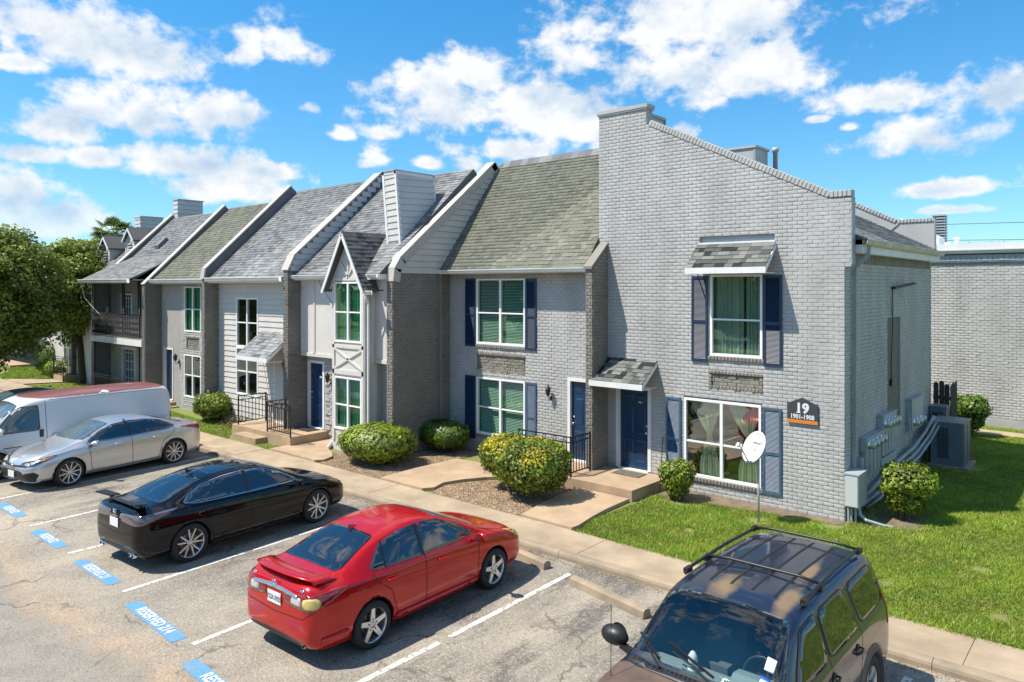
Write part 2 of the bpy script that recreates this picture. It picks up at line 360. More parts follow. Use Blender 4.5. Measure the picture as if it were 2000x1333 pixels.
def backing(pl, poly, holes, thick, mb=None):
    mb = mb or MB()
    zs = sorted(set([round(z, 4) for _, z in poly] + [h[2] for h in holes] + [h[3] for h in holes]))
    for a, b in zip(zs, zs[1:]):
        if b - a < 1e-3: continue
        s0 = spans(poly, holes, a + 1e-4); s1 = spans(poly, holes, b - 1e-4)
        if len(s0) != len(s1): s1 = s0
        for (u0, u1), (w0, w1) in zip(s0, s1):
            q = [(u0, a), (u1, a), (w1, b), (w0, b)]
            if u1-u0 < 1e-3 and w1-w0 < 1e-3: continue
            vs = [pl.p(u, z, 0) for u, z in q] + [pl.p(u, z, -thick) for u, z in q]
            fs = [(0,1,2,3),(7,6,5,4),(0,4,5,1),(1,5,6,2),(2,6,7,3),(3,7,4,0)]
            if pl.k == 'E': pass
            mb.add(vs, fs)
    return mb
BL, BH = .215, .0842
def bricks(pl, poly, holes=(), depth=.016, z0=None, seed=0, L=BL, Hh=BH, jit=1.):
    r = random.Random(seed); out = []
    zmin = min(z for _, z in poly) if z0 is None else z0; zmax = max(z for _, z in poly)
    k = 0
    while zmin + k*Hh < zmax:
        zc = zmin + (k+.5)*Hh; off = (k % 2)*L/2
        for (a, b) in spans(poly, holes, zc):
            i = math.floor((a - off)/L)
            while off + i*L < b:
                x0 = max(a, off + i*L + .005); x1 = min(b, off + (i+1)*L - .005)
                if x1 - x0 > .035:
                    t = r.uniform(-1, 1); t = t if r.random() < .97 else -3.*r.random()
                    out.append((pl.m((x0+x1)/2, zc + r.uniform(-.0016,.0016)*jit, (x1-x0) - r.uniform(0,.005)*jit, depth*r.uniform(.55,1.5), (Hh-.0090)*r.uniform(.91,1.04), r.uniform(-.013,.013)*jit), t))
                i += 1
        k += 1
    return out
def soldiers(pl, u0, u1, z0, z1, depth=.022, w=.084, seed=1, fn=None):
    r = random.Random(seed); out = []; n = max(1, round((u1-u0)/w)); w = (u1-u0)/n
    for i in range(n):
        u = u0 + (i+.5)*w; dz = fn(u) if fn else 0
        A = pl.m(u, (z0+z1)/2 + dz + r.uniform(-.003,.003), w-.012, depth*r.uniform(.8,1.2), z1-z0)
        out.append((A, r.uniform(-1,1)))
    return out
def boards(pl, poly, holes=(), h=.17, depth=.016, z0=None):
    zmin = min(z for _, z in poly) if z0 is None else z0; zmax = max(z for _, z in poly); out = []; k = 0
    while zmin + k*h < zmax - .01:
        for (a, b) in spans(poly, holes, zmin + (k+.5)*h):
            if b - a > .04: out.append((pl.m((a+b)/2, zmin + (k+.5)*h, b-a, depth, h*.968), random.uniform(-.5,.5)))  # thin gap above each board; a dark backing there draws the lap shade
        k += 1
    return out
def roof_pieces(P0, U, Sv, Nn, poly, holes=(), expo=.14, thick=.012, seed=2, wmin=.13, wmax=.30, dark=.35, lift=0.):
    r = random.Random(seed); out = []; P0 = np.array(P0, float); U = np.array(U, float); Sv = np.array(Sv, float); Nn = np.array(Nn, float)
    smax = max(z for _, z in poly); k = 0; s = min(z for _, z in poly)
    while s + k*expo < smax - .02:
        sc = s + (k+.5)*expo
        for (a, b) in spans(poly, holes, sc):
            x = a - r.uniform(0, wmax*.5)
            while x < b:
                w = r.uniform(wmin, wmax); x0 = max(a, x+.002); x1 = min(b, x+w-.002)
                if x1 - x0 > .02:
                    A = np.eye(4); up = r.random() < .55
                    A[:3, 0] = U*(x1-x0); A[:3, 1] = -Nn*thick*(1.5 if up else .75); A[:3, 2] = Sv*expo; A[:3, 3] = P0 + U*(x0+x1)/2 + Sv*sc + Nn*lift
                    t = r.choice((-.9,-.35,-.1,0,.15,.35,.6)) * dark
                    out.append((A, t))
                x += w
        k += 1
    return out
def slope_basis(ye, ze, yr, zr):
    s = np.array([0, yr-ye, zr-ze]); Ls = np.linalg.norm(s); s = s/Ls; return s, np.array([0, -s[2], s[1]]), Ls

# ------------------------------------------------------------------ windows, doors, shutters
def curtain_mesh(x0, x1, z0, z1, y, amp=.03, waves=9, pinch=None):
    mb = MB(); nx, nz = 60, 14; vs = []
    for j in range(nz+1):
        z = z0 + (z1-z0)*j/nz
        for i in range(nx+1):
            f = i/nx; a = x0; b = x1
            if pinch:                                  # (pinch height, where it gathers, side)
                zp, xp, wd = pinch; q = min(1., abs(z-zp)/(.9 if z > zp else .7)); q = q**.8
                top_a, top_b = (x0, x1) if z > zp else (xp-wd*1.6, xp+wd*1.6)
                a = xp - wd/2*.5 + (top_a - xp)*q if True else a; b = xp + wd/2*.5 + (top_b - xp)*q
            vs.append((a + (b-a)*f, y + amp*math.sin(f*waves*2*math.pi + .6*math.sin(3*f*7)) + .01*math.sin(f*31), z))
    mb.add(vs, [(j*(nx+1)+i, j*(nx+1)+i+1, (j+1)*(nx+1)+i+1, (j+1)*(nx+1)+i) for j in range(nz) for i in range(nx)]); return mb
def window(par, x0, x1, z0, z1, y, cols=2, rails=(.5,), fill='blind', glass='glass', fw=.055, name='window', out=.03, interior=True, label=None, mull=.07):
    """window in a wall facing -Y at y; frame stands proud by out"""
    f = MB(); a, b = y-out, y+.07
    f.box((x0, a, z0), (x0+fw, b, z1)); f.box((x1-fw, a, z0), (x1, b, z1))
    f.box((x0+fw, a, z1-fw), (x1-fw, b, z1)); f.box((x0+fw, a, z0), (x1-fw, b, z0+fw*1.15))
    w = obj(name, f, M['vinyl'], par)
    if label: w['label'] = label
    iw = (x1-x0-2*fw-(cols-1)*mull)/cols
    for c in range(cols):
        cx0 = x0+fw+c*(iw+mull)
        if c: obj('mullion', MB().box((cx0-mull, a+.004, z0+fw*1.15), (cx0, b-.01, z1-fw)), M['vinyl'], w)
        zz = [z0+fw*1.15] + [z0 + (z1-z0)*r for r in rails] + [z1-fw]
        for k in range(len(zz)-1):
            lo = zz[k] + (.02 if k else 0); hi = zz[k+1] - (.02 if k < len(zz)-2 else 0); yy = y + .012 - .014*k
            obj('pane', MB().box((cx0, yy, lo), (cx0+iw, yy+.006, hi)), M[glass], w)
            if k: obj('rail', MB().box((cx0, a+.012, zz[k]-.02), (cx0+iw, y+.03, zz[k]+.02)), M['vinyl'], w)
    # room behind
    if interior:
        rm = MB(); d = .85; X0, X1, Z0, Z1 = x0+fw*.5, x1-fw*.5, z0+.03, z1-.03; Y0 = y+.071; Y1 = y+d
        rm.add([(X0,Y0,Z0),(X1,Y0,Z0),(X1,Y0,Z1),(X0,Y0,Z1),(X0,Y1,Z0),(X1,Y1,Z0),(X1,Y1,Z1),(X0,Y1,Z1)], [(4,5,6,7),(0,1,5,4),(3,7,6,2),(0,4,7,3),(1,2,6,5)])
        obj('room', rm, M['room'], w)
    if fill == 'blind':
        sl = MB(); z = z0+.08; ang = R(32)
        while z < z1-.06:
            c, s_ = math.cos(ang)*.022, math.sin(ang)*.022
            sl.add([(x0+fw+.01, y+.10-c, z-s_), (x1-fw-.01, y+.10-c, z-s_), (x1-fw-.01, y+.10+c, z+s_), (x0+fw+.01, y+.10+c, z+s_)], [(0,1,2,3)]); z += .043
        obj('blind', sl, M['blind'], w)
    elif fill in ('curtain', 'vivid'):
        mm = M['curtain'] if fill == 'curtain' else M['curtain_bright']; mid = (x0+x1)/2
        if fill == 'curtain':
            obj('curtain', curtain_mesh(x0+.04, mid+.12, z0+.05, z1-.05, y+.16, .03, 7), mm, w, True); obj('curtain', curtain_mesh(mid+.17, x1-.04, z0+.05, z1-.05, y+.16, .03, 5), mm, w, True)
        else:
            obj('curtain', curtain_mesh(x0+.05, mid-.01, z0+.05, z1-.05, y+.13, .035, 6), mm, w, True); obj('curtain', curtain_mesh(mid+.02, x1-.05, z0+.05, z1-.05, y+.13, .035, 6), mm, w, True)
    elif fill == 'tied':
        zp = z0 + (z1-z0)*.55; mid = (x0+x1)/2
        for (cx0, cx1, xp) in ((x0+.05, mid-.05, x0+(x1-x0)*.31), (mid+.03, x1-.05, x0+(x1-x0)*.82)):
            obj('curtain', curtain_mesh(cx0, cx1, z0+.05, z1-.05, y+.13, .022, 8, (zp, xp, .14)), M['sheer'], w, True)
    return w
def sill_bricks(par, pl, x0, x1, z, m, h=.085, out=.05):
    pcs = []
    n = round((x1-x0)/.085); w = (x1-x0)/n
    for i in range(n): pcs.append((pl.m(x0+(i+.5)*w, z-h/2, w-.012, out*random.uniform(.9,1.1), h), random.uniform(-1,1)))
    emit(pcs, TB, 'sill_brick', par, m, 300)
def shutter(par, x0, x1, z0, z1, y, m, louvres=True, label=None):
    f = MB(); s = .05; a, b = y-.045, y-.012; zm = z0+(z1-z0)*.47
    f.box((x0,a,z0),(x0+s,b,z1)); f.box((x1-s,a,z0),(x1,b,z1)); f.box((x0+s,a,z0),(x1-s,b,z0+.07)); f.box((x0+s,a,z1-.06),(x1-s,b,z1)); f.box((x0+s,a,zm-.035),(x1-s,b,zm+.035))
    o = obj('shutter', f, m, par)
    if label: o['label'] = label
    l = MB(); l.box((x0+s, b-.006, z0+.07), (x1-s, b, z1-.06))
    if louvres:
        for (p, q) in ((z0+.07, zm-.035), (zm+.035, z1-.06)):
            z = p+.012
            while z < q-.01:
                l.add([(x0+s, a+.008, z-.010), (x1-s, a+.008, z-.010), (x1-s, b-.004, z+.014), (x0+s, b-.004, z+.014)], [(0,1,2,3)]); z += .027
    obj('louvre', l, m, o)
    return o
def door(par, x0, x1, z0, z1, y, fr=.09, m='door_blue', panels=True, recess=.07, knob='r', fname='door', frame_m='white', right_frame=True):
    f = MB(); a, b = y-.02, y+recess+.06
    f.box((x0-fr,a,z0),(x0,b,z1+fr))
    if right_frame: f.box((x1,a,z0),(x1+fr,b,z1+fr))
    f.box((x0,a,z1),(x1,b,z1+fr)); f.box((x0-.02,a-.05,z0-.05),(x1+.02,b,z0))
    d = obj(fname, MB().box((x0, y+recess, z0), (x1, y+recess+.05, z1)), M[m], par)
    obj('door_frame', f, M[frame_m], d)
    if panels:
        w = x1-x0; hgt = z1-z0; p = MB(); yy = y+recess
        for (fx0, fx1) in ((.13, .45), (.55, .87)):
            for (fz0, fz1) in ((.10, .36), (.44, .78), (.84, .94)):
                X0, X1, Z0, Z1 = x0+w*fx0, x0+w*fx1, z0+hgt*fz0, z0+hgt*fz1; e = .03
                p.add([(X0,yy,Z0),(X1,yy,Z0),(X1,yy,Z1),(X0,yy,Z1),(X0+e,yy-.014,Z0+e),(X1-e,yy-.014,Z0+e),(X1-e,yy-.014,Z1-e),(X0+e,yy-.014,Z1-e)],[(0,1,5,4),(1,2,6,5),(2,3,7,6),(3,0,4,7),(4,5,6,7)])
        obj('door_panel', p, M[m], d)
    kx = x1-.07 if knob == 'r' else x0+.07; yy = y+recess
    obj('handle', MB().lathe([(0,-.065),(.028,-.06),(.03,-.045),(.012,-.03),(.012,0),(.025,0)], 14, 'y', (kx, yy, z0+.95)), M['chrome'], d, True)
    obj('lock', MB().lathe([(0,-.02),(.024,-.02),(.026,0)], 14, 'y', (kx, yy, z0+1.12)), M['chrome'], d, True)
    return d
def awning(par, x0, x1, zt, zb, out, y, m='shingle_mix', seed=5):
    """small shingled shed roof over a door or a window: ridge at the wall (zt), lower edge out from it (zb)"""
    b = MB(); t = .03
    A = obj('awning', b.add([(x0,y-.005,zt-t),(x1,y-.005,zt-t),(x1,y-out,zb-t),(x0,y-out,zb-t),(x0,y-.005,zt),(x1,y-.005,zt),(x1,y-out,zb),(x0,y-out,zb)],[(0,1,2,3),(7,6,5,4),(0,4,5,1),(1,5,6,2),(2,6,7,3),(3,7,4,0)]), M['shingle_dark'], par)
    s, N, Ls = slope_basis(y-out, zb, y-.01, zt)
    pcs = roof_pieces((x0-.02, y-out, zb), (1,0,0), s, N, [(0,-.02),(x1-x0+.04,-.02),(x1-x0+.04,Ls),(0,Ls)], expo=.135, thick=.012, seed=seed, dark=.55)
    emit(pcs, TS, 'shingle', A, M[m], 300)
    fb = MB().box((x0-.03, y-out-.03, zb-.15), (x1+.03, y-out, zb-.012)); obj('fascia', fb, M['white'], A)
    for xx in (x0-.03, x1+.005):
        rb = MB(); c = y-out
        rb.add([(xx,y-.005,zt-.02),(xx,c,zb-.02),(xx,c,zb-.13),(xx,y-.005,zt-.13)]+[(xx+.025,y-.005,zt-.02),(xx+.025,c,zb-.02),(xx+.025,c,zb-.13),(xx+.025,y-.005,zt-.13)],[(3,2,1,0),(4,5,6,7),(0,1,5,4),(1,2,6,5),(2,3,7,6),(3,0,4,7)])
        obj('rake_board', rb, M['white'], A)
        obj('side_return', MB().box((xx, c, zb-.15), (xx+.025, y-.005, zb-.132)), M['white'], A)
    return A
def wall_lamp(x, y, z, label, par=None):
    t = thing('wall_lantern', label, 'lamp', (x, y, z))
    obj('backplate', MB().lathe([(0,-.02),(.05,-.02),(.06,0)], 12, 'y', (x,y,z-.12)), M['black_iron'], t)
    obj('arm', MB().tube([(x,y-.01,z-.12),(x,y-.10,z-.17),(x,y-.14,z-.12),(x,y-.14,z-.05)], .011, 6), M['black_iron'], t)
    L = MB().lathe([(.035,-.05),(.05,-.03),(.075,.12),(.09,.13),(.05,.19),(.012,.24),(.0,.27)], 6, 'z', (x, y-.14, z)); obj('lantern', L, M['black_iron'], t)
    obj('glass', MB().lathe([(.046,-.03),(.070,.118)], 6, 'z', (x, y-.14, z)), M['glass_clear'], t)
    return t
def gutter(par, x0, x1, y, z, m='gutter', axis='x', h=.12, w=.12):
    prof = [(0,0),(-w*.55,0),(-w*.8,h*.35),(-w*.85,h*.75),(-w,h*.8),(-w,h),(-w+.012,h),(-w+.012,h*.85),(-w*.72,h*.7),(-w*.66,h*.4),(-w*.5,.012),(-.012,.012),(-.012,h),(0,h)]
    fn = (lambda p,q,e: (e, y+p, z+q)) if axis == 'x' else (lambda p,q,e: (y-p, e, z+q))
    return obj('gutter', MB().prism(prof, fn, x0, x1), M[m], par)
def downspout(par, pts, m, w=.075, name='downspout'):
    mb = MB()
    for a, b in zip(pts, pts[1:]): mb.beam(a, b, w, w*.75, up=(0,1,0))
    return obj(name, mb, m, par)
# ------------------------------------------------------------------ ground, kerb, paving
def groundmat():
    m = bpy.data.materials.new('worn_asphalt'); m.use_nodes = True; t = m.node_tree; n = t.nodes; l = t.links; b = n['Principled BSDF']; b.inputs['Roughness'].default_value = .9
    pos = n.new('ShaderNodeNewGeometry').outputs['Position']
    def noise(s, d, st=None, rough=.6):
        v = pos
        if st: mp = n.new('ShaderNodeMapping'); mp.inputs['Scale'].default_value = st; l.new(pos, mp.inputs[0]); v = mp.outputs[0]
        x = n.new('ShaderNodeTexNoise'); x.inputs['Scale'].default_value = s; x.inputs['Detail'].default_value = d; x.inputs['Roughness'].default_value = rough; l.new(v, x.inputs['Vector']); return x.outputs['Fac']
    def rng_(x, a, c, lo=0., hi=1.):
        r = n.new('ShaderNodeMapRange'); l.new(x, r.inputs[0]); r.inputs[1].default_value = a; r.inputs[2].default_value = c; r.inputs[3].default_value = lo; r.inputs[4].default_value = hi; return r.outputs[0]
    def mix(f, a, c, bt='MIX'):
        x = n.new('ShaderNodeMix'); x.data_type = 'RGBA'; x.blend_type = bt
        if isinstance(f, float): x.inputs[0].default_value = f
        else: l.new(f, x.inputs[0])
        for i, q in ((6, a), (7, c)):
            if isinstance(q, tuple): x.inputs[i].default_value = (*q, 1)
            else: l.new(q, x.inputs[i])
        return x.outputs[2]
    def math_(op, a, c=None):
        x = n.new('ShaderNodeMath'); x.operation = op
        for i, q in enumerate((a, c)):
            if q is None: continue
            if isinstance(q, (int, float)): x.inputs[i].default_value = q
            else: l.new(q, x.inputs[i])
        return x.outputs[0]
    sx = n.new('ShaderNodeSeparateXYZ'); l.new(pos, sx.inputs[0])
    base = mix(rng_(noise(.9, 7), .38, .66), (.285,.252,.205), (.195,.172,.142))
    base = mix(rng_(noise(.35, 6, (1., .35, 1.)), .50, .64), base, (.36,.305,.235))
    # oil and tyre dark, along the stalls
    dk = math_('MULTIPLY', rng_(noise(1.1, 8, (1.4, .42, 1.), .7), .47, .60), rng_(sx.outputs['Y'], -10.8, -9.2))
    base = mix(math_('MULTIPLY', dk, .85), base, (.085,.078,.072))
    # the drive beyond the stalls: smoother, greyer; brown silt where they meet
    wob = math_('ADD', sx.outputs['Y'], math_('MULTIPLY', math_('SUBTRACT', noise(.55, 5), .5), 1.1))
    drive = rng_(wob, -12.15, -12.0, 1., 0.)
    base = mix(drive, base, mix(rng_(noise(1.6, 7), .35, .65), (.265,.238,.20), (.205,.186,.158)))
    silt = math_('MULTIPLY', rng_(math_('ABSOLUTE', math_('ADD', wob, 11.95)), .0, .55, 1., 0.), rng_(noise(2.2, 5), .3, .6))
    base = mix(math_('MULTIPLY', silt, .8), base, (.36,.255,.165))
    # grit of pale and dark stones
    v1 = n.new('ShaderNodeTexVoronoi'); v1.inputs['Scale'].default_value = 42.; l.new(pos, v1.inputs['Vector'])
    grit = n.new('ShaderNodeSeparateColor'); l.new(v1.outputs['Color'], grit.inputs[0])
    gm = math_('MULTIPLY', rng_(grit.outputs[0], .55, .95), math_('SUBTRACT', 1., math_('MULTIPLY', drive, .65)))
    base = mix(math_('MULTIPLY', gm, .32), base, (.52,.47,.39))
    gd = rng_(grit.outputs[1], .70, .95); base = mix(math_('MULTIPLY', gd, .34), base, (.07,.065,.06))
    # cracks: warped cell borders, kept only in places
    wn_ = n.new('ShaderNodeTexNoise'); wn_.inputs['Scale'].default_value = 2.4; wn_.inputs['Detail'].default_value = 6; l.new(pos, wn_.inputs['Vector'])
    vm = n.new('ShaderNodeVectorMath'); vm.operation = 'MULTIPLY_ADD'; l.new(wn_.outputs['Color'], vm.inputs[0]); vm.inputs[1].default_value = (.75,.75,0); l.new(pos, vm.inputs[2])
    vc = n.new('ShaderNodeTexVoronoi'); vc.feature = 'DISTANCE_TO_EDGE'; vc.inputs['Scale'].default_value = .42; l.new(vm.outputs[0], vc.inputs['Vector'])
    ck = math_('MULTIPLY', rng_(vc.outputs['Distance'], .0, .016, 1., 0.), rng_(noise(.7, 3), .50, .58))
    base = mix(math_('MULTIPLY', ck, .62), base, (.055,.048,.04))
    l.new(base, b.inputs['Base Color'])
    bp = n.new('ShaderNodeBump'); bp.inputs['Strength'].default_value = .55; bp.inputs['Distance'].default_value = .012
    hh = math_('SUBTRACT', math_('ADD', v1.outputs['Distance'], noise(30, 4)), math_('MULTIPLY', ck, 1.5)); l.new(hh, bp.inputs['Height']); l.new(bp.outputs[0], b.inputs['Normal'])
    return m
M['asphalt'] = groundmat()
M['soil'] = mat('lawn_soil', (.15,.19,.035), .95, (.19,.15,.08), 1.1, detail=8, bump=.8, bscale=40, contrast=(.48,.68))
M['soil_bare'] = mat('bare_soil', (.20,.155,.10), .95, (.12,.09,.06), 3, detail=8, bump=.9, bscale=60)
M['far_grass'] = mat('far_grass', (.09,.14,.03), .95, (.14,.16,.05), .7, detail=8, bump=.8, bscale=20)
M['gravel_bed'] = mat('gravel_bed', (.27,.185,.11), .95, (.17,.12,.08), 30, detail=4, bump=1., bscale=80)
ZP = -.10                                        # level of the parking lot; lawn at 0
struct('ground', MB().box((-900,-900,-.6), (900,900,-.13)), M['far_grass'])
struct('parking_lot', MB().box((-75,-34,-.40), (40,-5.31,ZP)), M['asphalt'])
# raised earth of the yards: lawns, beds
struct('lawn_ground', MB().box((-75,-4.2,-.45), (40,60,0.0)), M['soil'], 'earth under the lawns in front of the townhouses')
# sidewalk slab, joints cut as separate bays with a rounded kerb in front
xs = [-70.]; 
while xs[-1] < 38: xs.append(xs[-1] + 3.04)
sw = None
SWB = MB().box((-75,-5.2,-.4), (40,-4.2,-.02)); SW = struct('sidewalk', SWB, M['concrete'])
random.seed(11)
for i, (a, b) in enumerate(zip(xs, xs[1:])):
    if b < -45: continue
    dz = random.uniform(-.004,.004); g = .006
    mb = MB().prism([(-5.16, -.02),(-5.16,.022+dz),(-4.20,.03+dz),(-4.20,-.02)], lambda p,q,w: (w,p,q), a+g, b-g)
    obj('paving_slab', mb, M['concrete'], SW)
a = -46.
while a < 38:
    prof = [(-5.33,ZP-.2),(-5.32,ZP+.06),(-5.305,.0),(-5.28,.018),(-5.24,.024),(-5.165,.024),(-5.165,ZP-.2)]
    obj('kerbstone', MB().prism(prof, lambda p,q,w: (w,p,q), a+.004, a+3.04-.004), M['curb'], SW); a += 3.04
# lawn behind building, path along the neighbour
struct('path', MB().box((-1.2,12.6,-.05), (25,13.4,.03)), M['concrete'])
def slab(name, pts, z0, z1, m='concrete', label=None):
    o = struct(name, MB().prism(pts, lambda p,q,w: (p,q,w), z0, z1), M[m], label); return o
def arc(cx, cy, r, a0, a1, n=10): return [(cx+r*math.cos(R(a0+(a1-a0)*i/n)), cy+r*math.sin(R(a0+(a1-a0)*i/n))) for i in range(n+1)]
slab('walkway', [(-5.28,-4.2),(-3.95,-4.2)] + [(-3.93,-4.0),(-4.05,-3.3),(-4.12,-2.6),(-4.14,-1.72)] + [(-5.5,-1.72),(-5.55,-2.6),(-5.45,-3.2)], -.05, .085, 'porch', 'tan walk to the blue door of the end house')
slab('walkway', [(-9.9,-4.2),(-8.35,-4.2)] + [(-8.2,-3.95),(-8.35,-3.5),(-8.2,-3.0),(-7.9,-2.45),(-7.5,-2.0),(-6.2,-1.62),(-5.95,-1.2),(-6.0,-.22),(-7.0,-.22),(-7.3,-.9),(-8.3,-1.35),(-9.9,-1.5),(-9.95,-3.0)], -.05, .085, 'porch', 'tan walk between the two gravel beds')
slab('walkway', [(-15.0,-4.2),(-12.75,-4.2),(-12.6,-4.0),(-12.75,-3.6),(-13.2,-3.3),(-13.75,-3.05),(-13.95,-2.75),(-14.0,-2.22),(-15.0,-2.22)], -.05, .085, 'porch', 'tan walk beside the raised porch')
slab('walkway', [(-27.6,-4.2),(-25.6,-4.2),(-25.0,-3.6),(-24.9,-2.32),(-26.5,-2.32),(-26.6,-3.4)], -.05, .06, 'concrete', 'walk to the navy door left of the panelled window')
slab('walkway', [(-40.6,-4.2),(-37.6,-4.2),(-36.9,-2.4),(-38.2,-2.4)], -.05, .06, 'concrete', 'far walk beside the tree trunk')
slab('walkway', [(-64,-5.2),(-42,-5.2),(-44.2,-3.0),(-52,-1.6),(-64,-1.6)], -.05, .04, 'concrete', 'far paving at the left edge')
slab('porch', [(-7.55,-1.7),(-4.1,-1.68),(-4.05,-.01),(-7.55,-.21)], -.05, .26, 'porch', 'tan concrete porch before the two blue doors')
slab('porch', [(-18.3,-3.62),(-14.86,-3.62),(-14.86,-2.2),(-18.3,-2.5)], -.05, .33, 'porch', 'raised concrete porch with black railings')
slab('step', [(-17.5,-4.02),(-16.15,-4.02),(-16.15,-3.62),(-17.5,-3.62)], -.05, .18, 'porch', 'lower step of the raised porch')
slab('step', [(-26.3,-3.1),(-25.2,-3.1),(-25.2,-2.3),(-26.3,-2.3)], -.05, .2, 'porch', 'tan step below the navy door')
slab('step', [(-38.4,-2.6),(-37.0,-2.6),(-37.0,-1.6),(-38.4,-1.6)], -.05, .35, 'porch', 'brick coloured step behind the tree trunk')
slab('gravel_bed', [(-8.1,-4.19),(-5.32,-4.19),(-5.48,-3.2),(-5.6,-2.6),(-5.55,-1.72),(-6.1,-1.72),(-7.4,-2.1),(-7.85,-2.5),(-8.15,-3.0),(-8.3,-3.5)], -.05, .02, 'gravel_bed')
slab('gravel_bed', [(-12.6,-4.19),(-9.95,-4.19),(-9.98,-.3),(-11.5,-.3),(-11.5,-2.5),(-12.4,-2.8),(-13.7,-3.0),(-12.7,-3.6)], -.05, .02, 'gravel_bed')
slab('bare_soil', [(-4.0,-.95),(-2.6,-.75),(-1.0,-.42),(-.1,-.35),(.25,-.05),(.5,-.1),(1.3,.35),(1.35,1.6),(.7,2.4),(.02,2.2),(.02,0.),(-3.9,-.01)], -.05, .012, 'soil_bare')

# stall lines and stencils
M['paint'] = mat('road_paint_white', (.60,.58,.54), .8, (.27,.245,.205), 16, detail=9, contrast=(.50,.60))
M['paint_blue'] = mat('road_paint_blue', (.085,.255,.46), .8, (.25,.24,.21), 13, detail=9, contrast=(.53,.64))
M['paint_letter'] = mat('road_paint_letters', (.62,.62,.60), .8, (.40,.42,.44), 12, detail=8, contrast=(.5,.75))
PL = bpy.data.objects['parking_lot']
def stripe(x0, y0, x1, y1, w=.10):
    d = Vector((x1-x0, y1-y0, 0)).normalized(); nrm = Vector((-d.y, d.x, 0))*w/2; z = ZP+.004
    k = 14; mb = MB(); vs = []
    for i in range(k+1):
        c = Vector((x0,y0,z)).lerp(Vector((x1,y1,z)), i/k); j = random.uniform(.85,1.1); vs += [c-nrm*j, c+nrm*j]
    mb.add(vs, [(2*i, 2*i+1, 2*i+3, 2*i+2) for i in range(k)]); return obj('stall_line', mb, M['paint'], PL)
for a in ((-2.77,-10.55,-2.77,-8.97),(-2.78,-8.75,-2.85,-5.75),(-5.35,-11.25,-5.62,-5.6),(-7.95,-11.15,-8.3,-5.5),(-10.55,-11.1,-10.5,-5.6),(-12.9,-11.05,-13.35,-5.5),(-15.7,-10.9,-16.15,-5.55),(-18.1,-11.,-18.6,-5.5),(-20.8,-11.,-21.1,-5.5),(-23.4,-11.,-23.6,-5.5),(-.1,-10.6,-.15,-5.7),(2.5,-10.6,2.45,-5.7),(5.1,-10.6,5.,-5.7)):
    stripe(*a)
def textmesh(s, size, ext=0., bold=0.):
    c = bpy.data.curves.new('text', 'FONT'); c.body = s; c.size = size; c.extrude = ext; c.offset = bold; c.align_x = 'CENTER'; c.align_y = 'CENTER'; c.resolution_u = 3
    o = bpy.data.objects.new('text', c); COL.objects.link(o); dg = bpy.context.evaluated_depsgraph_get(); me = bpy.data.meshes.new_from_object(o.evaluated_get(dg)); bpy.data.objects.remove(o); bpy.data.curves.remove(c); return me
def reserved(cx, cy, s, wear=0., rot=0., w=1.80, h=.235):
    pts = []
    for i, (sx_, sy_) in enumerate(((1,-1),(1,1),(-1,1),(-1,-1))):
        for k in range(4): a = R(-90+i*90+k*30); pts.append((sx_*(w/2-.06)+.06*math.cos(a), sy_*(h/2-.06)+.06*math.sin(a)))
    mb = MB().add([(x,y,0) for x,y in pts], [tuple(range(len(pts)))])
    o = obj('stencil_patch', mb, M['paint_blue'], PL, loc=(cx,cy,ZP+.005)); o.rotation_euler.z = rot
    t = bpy.data.objects.new('lettering', textmesh(s.replace('  ',' '), .185, 0, .0045)); COL.objects.link(t); t.parent = o; t.location = (0,0,.004); t.scale = (1.0 if w > 1.7 else .85,1.25,1); t.data.materials.append(M['paint_letter'])
    return o
reserved(-6.5,-11.27,'RESERVED  214', rot=R(-2.5)); reserved(-4.02,-11.55,'RESERVED', rot=R(-2.5)); reserved(-9.2,-11.1,'RESERVED 21', w=1.62)
reserved(-11.75,-11.05,'RESERVED', w=1.5); reserved(-14.5,-10.95,'RESERVED', w=1.5)
slab('tree_island', [(-34.5,-9.0),(-30.6,-9.0),(-30.6,-6.2),(-34.5,-6.2)], -.1, .03, 'soil')
# concrete wheel stops
def wheel_stop(x0, y0, x1, y1, label):
    c = ((x0+x1)/2, (y0+y1)/2, ZP); L = math.hypot(x1-x0, y1-y0)
    t = bpy.data.objects.new('wheel_stop', None)
    prof = [(-.09,0),(-.075,.11),(-.035,.14),(.035,.14),(.075,.11),(.09,0)]
    mb = MB().prism(prof, lambda p,q,w: (w,p,q), -L/2, L/2)
    o = obj('wheel_stop', mb, M['curb'], None, loc=c); o.rotation_euler.z = math.atan2(y1-y0, x1-x0); tag(o, label, 'wheel stop', 'concrete wheel stops'); return o
wheel_stop(-2.55,-6.08,-.95,-6.4,'pale concrete wheel stop in the empty stall')
wheel_stop(-4.95,-5.55,-3.28,-5.85,'concrete wheel stop at the nose of the red sedan')

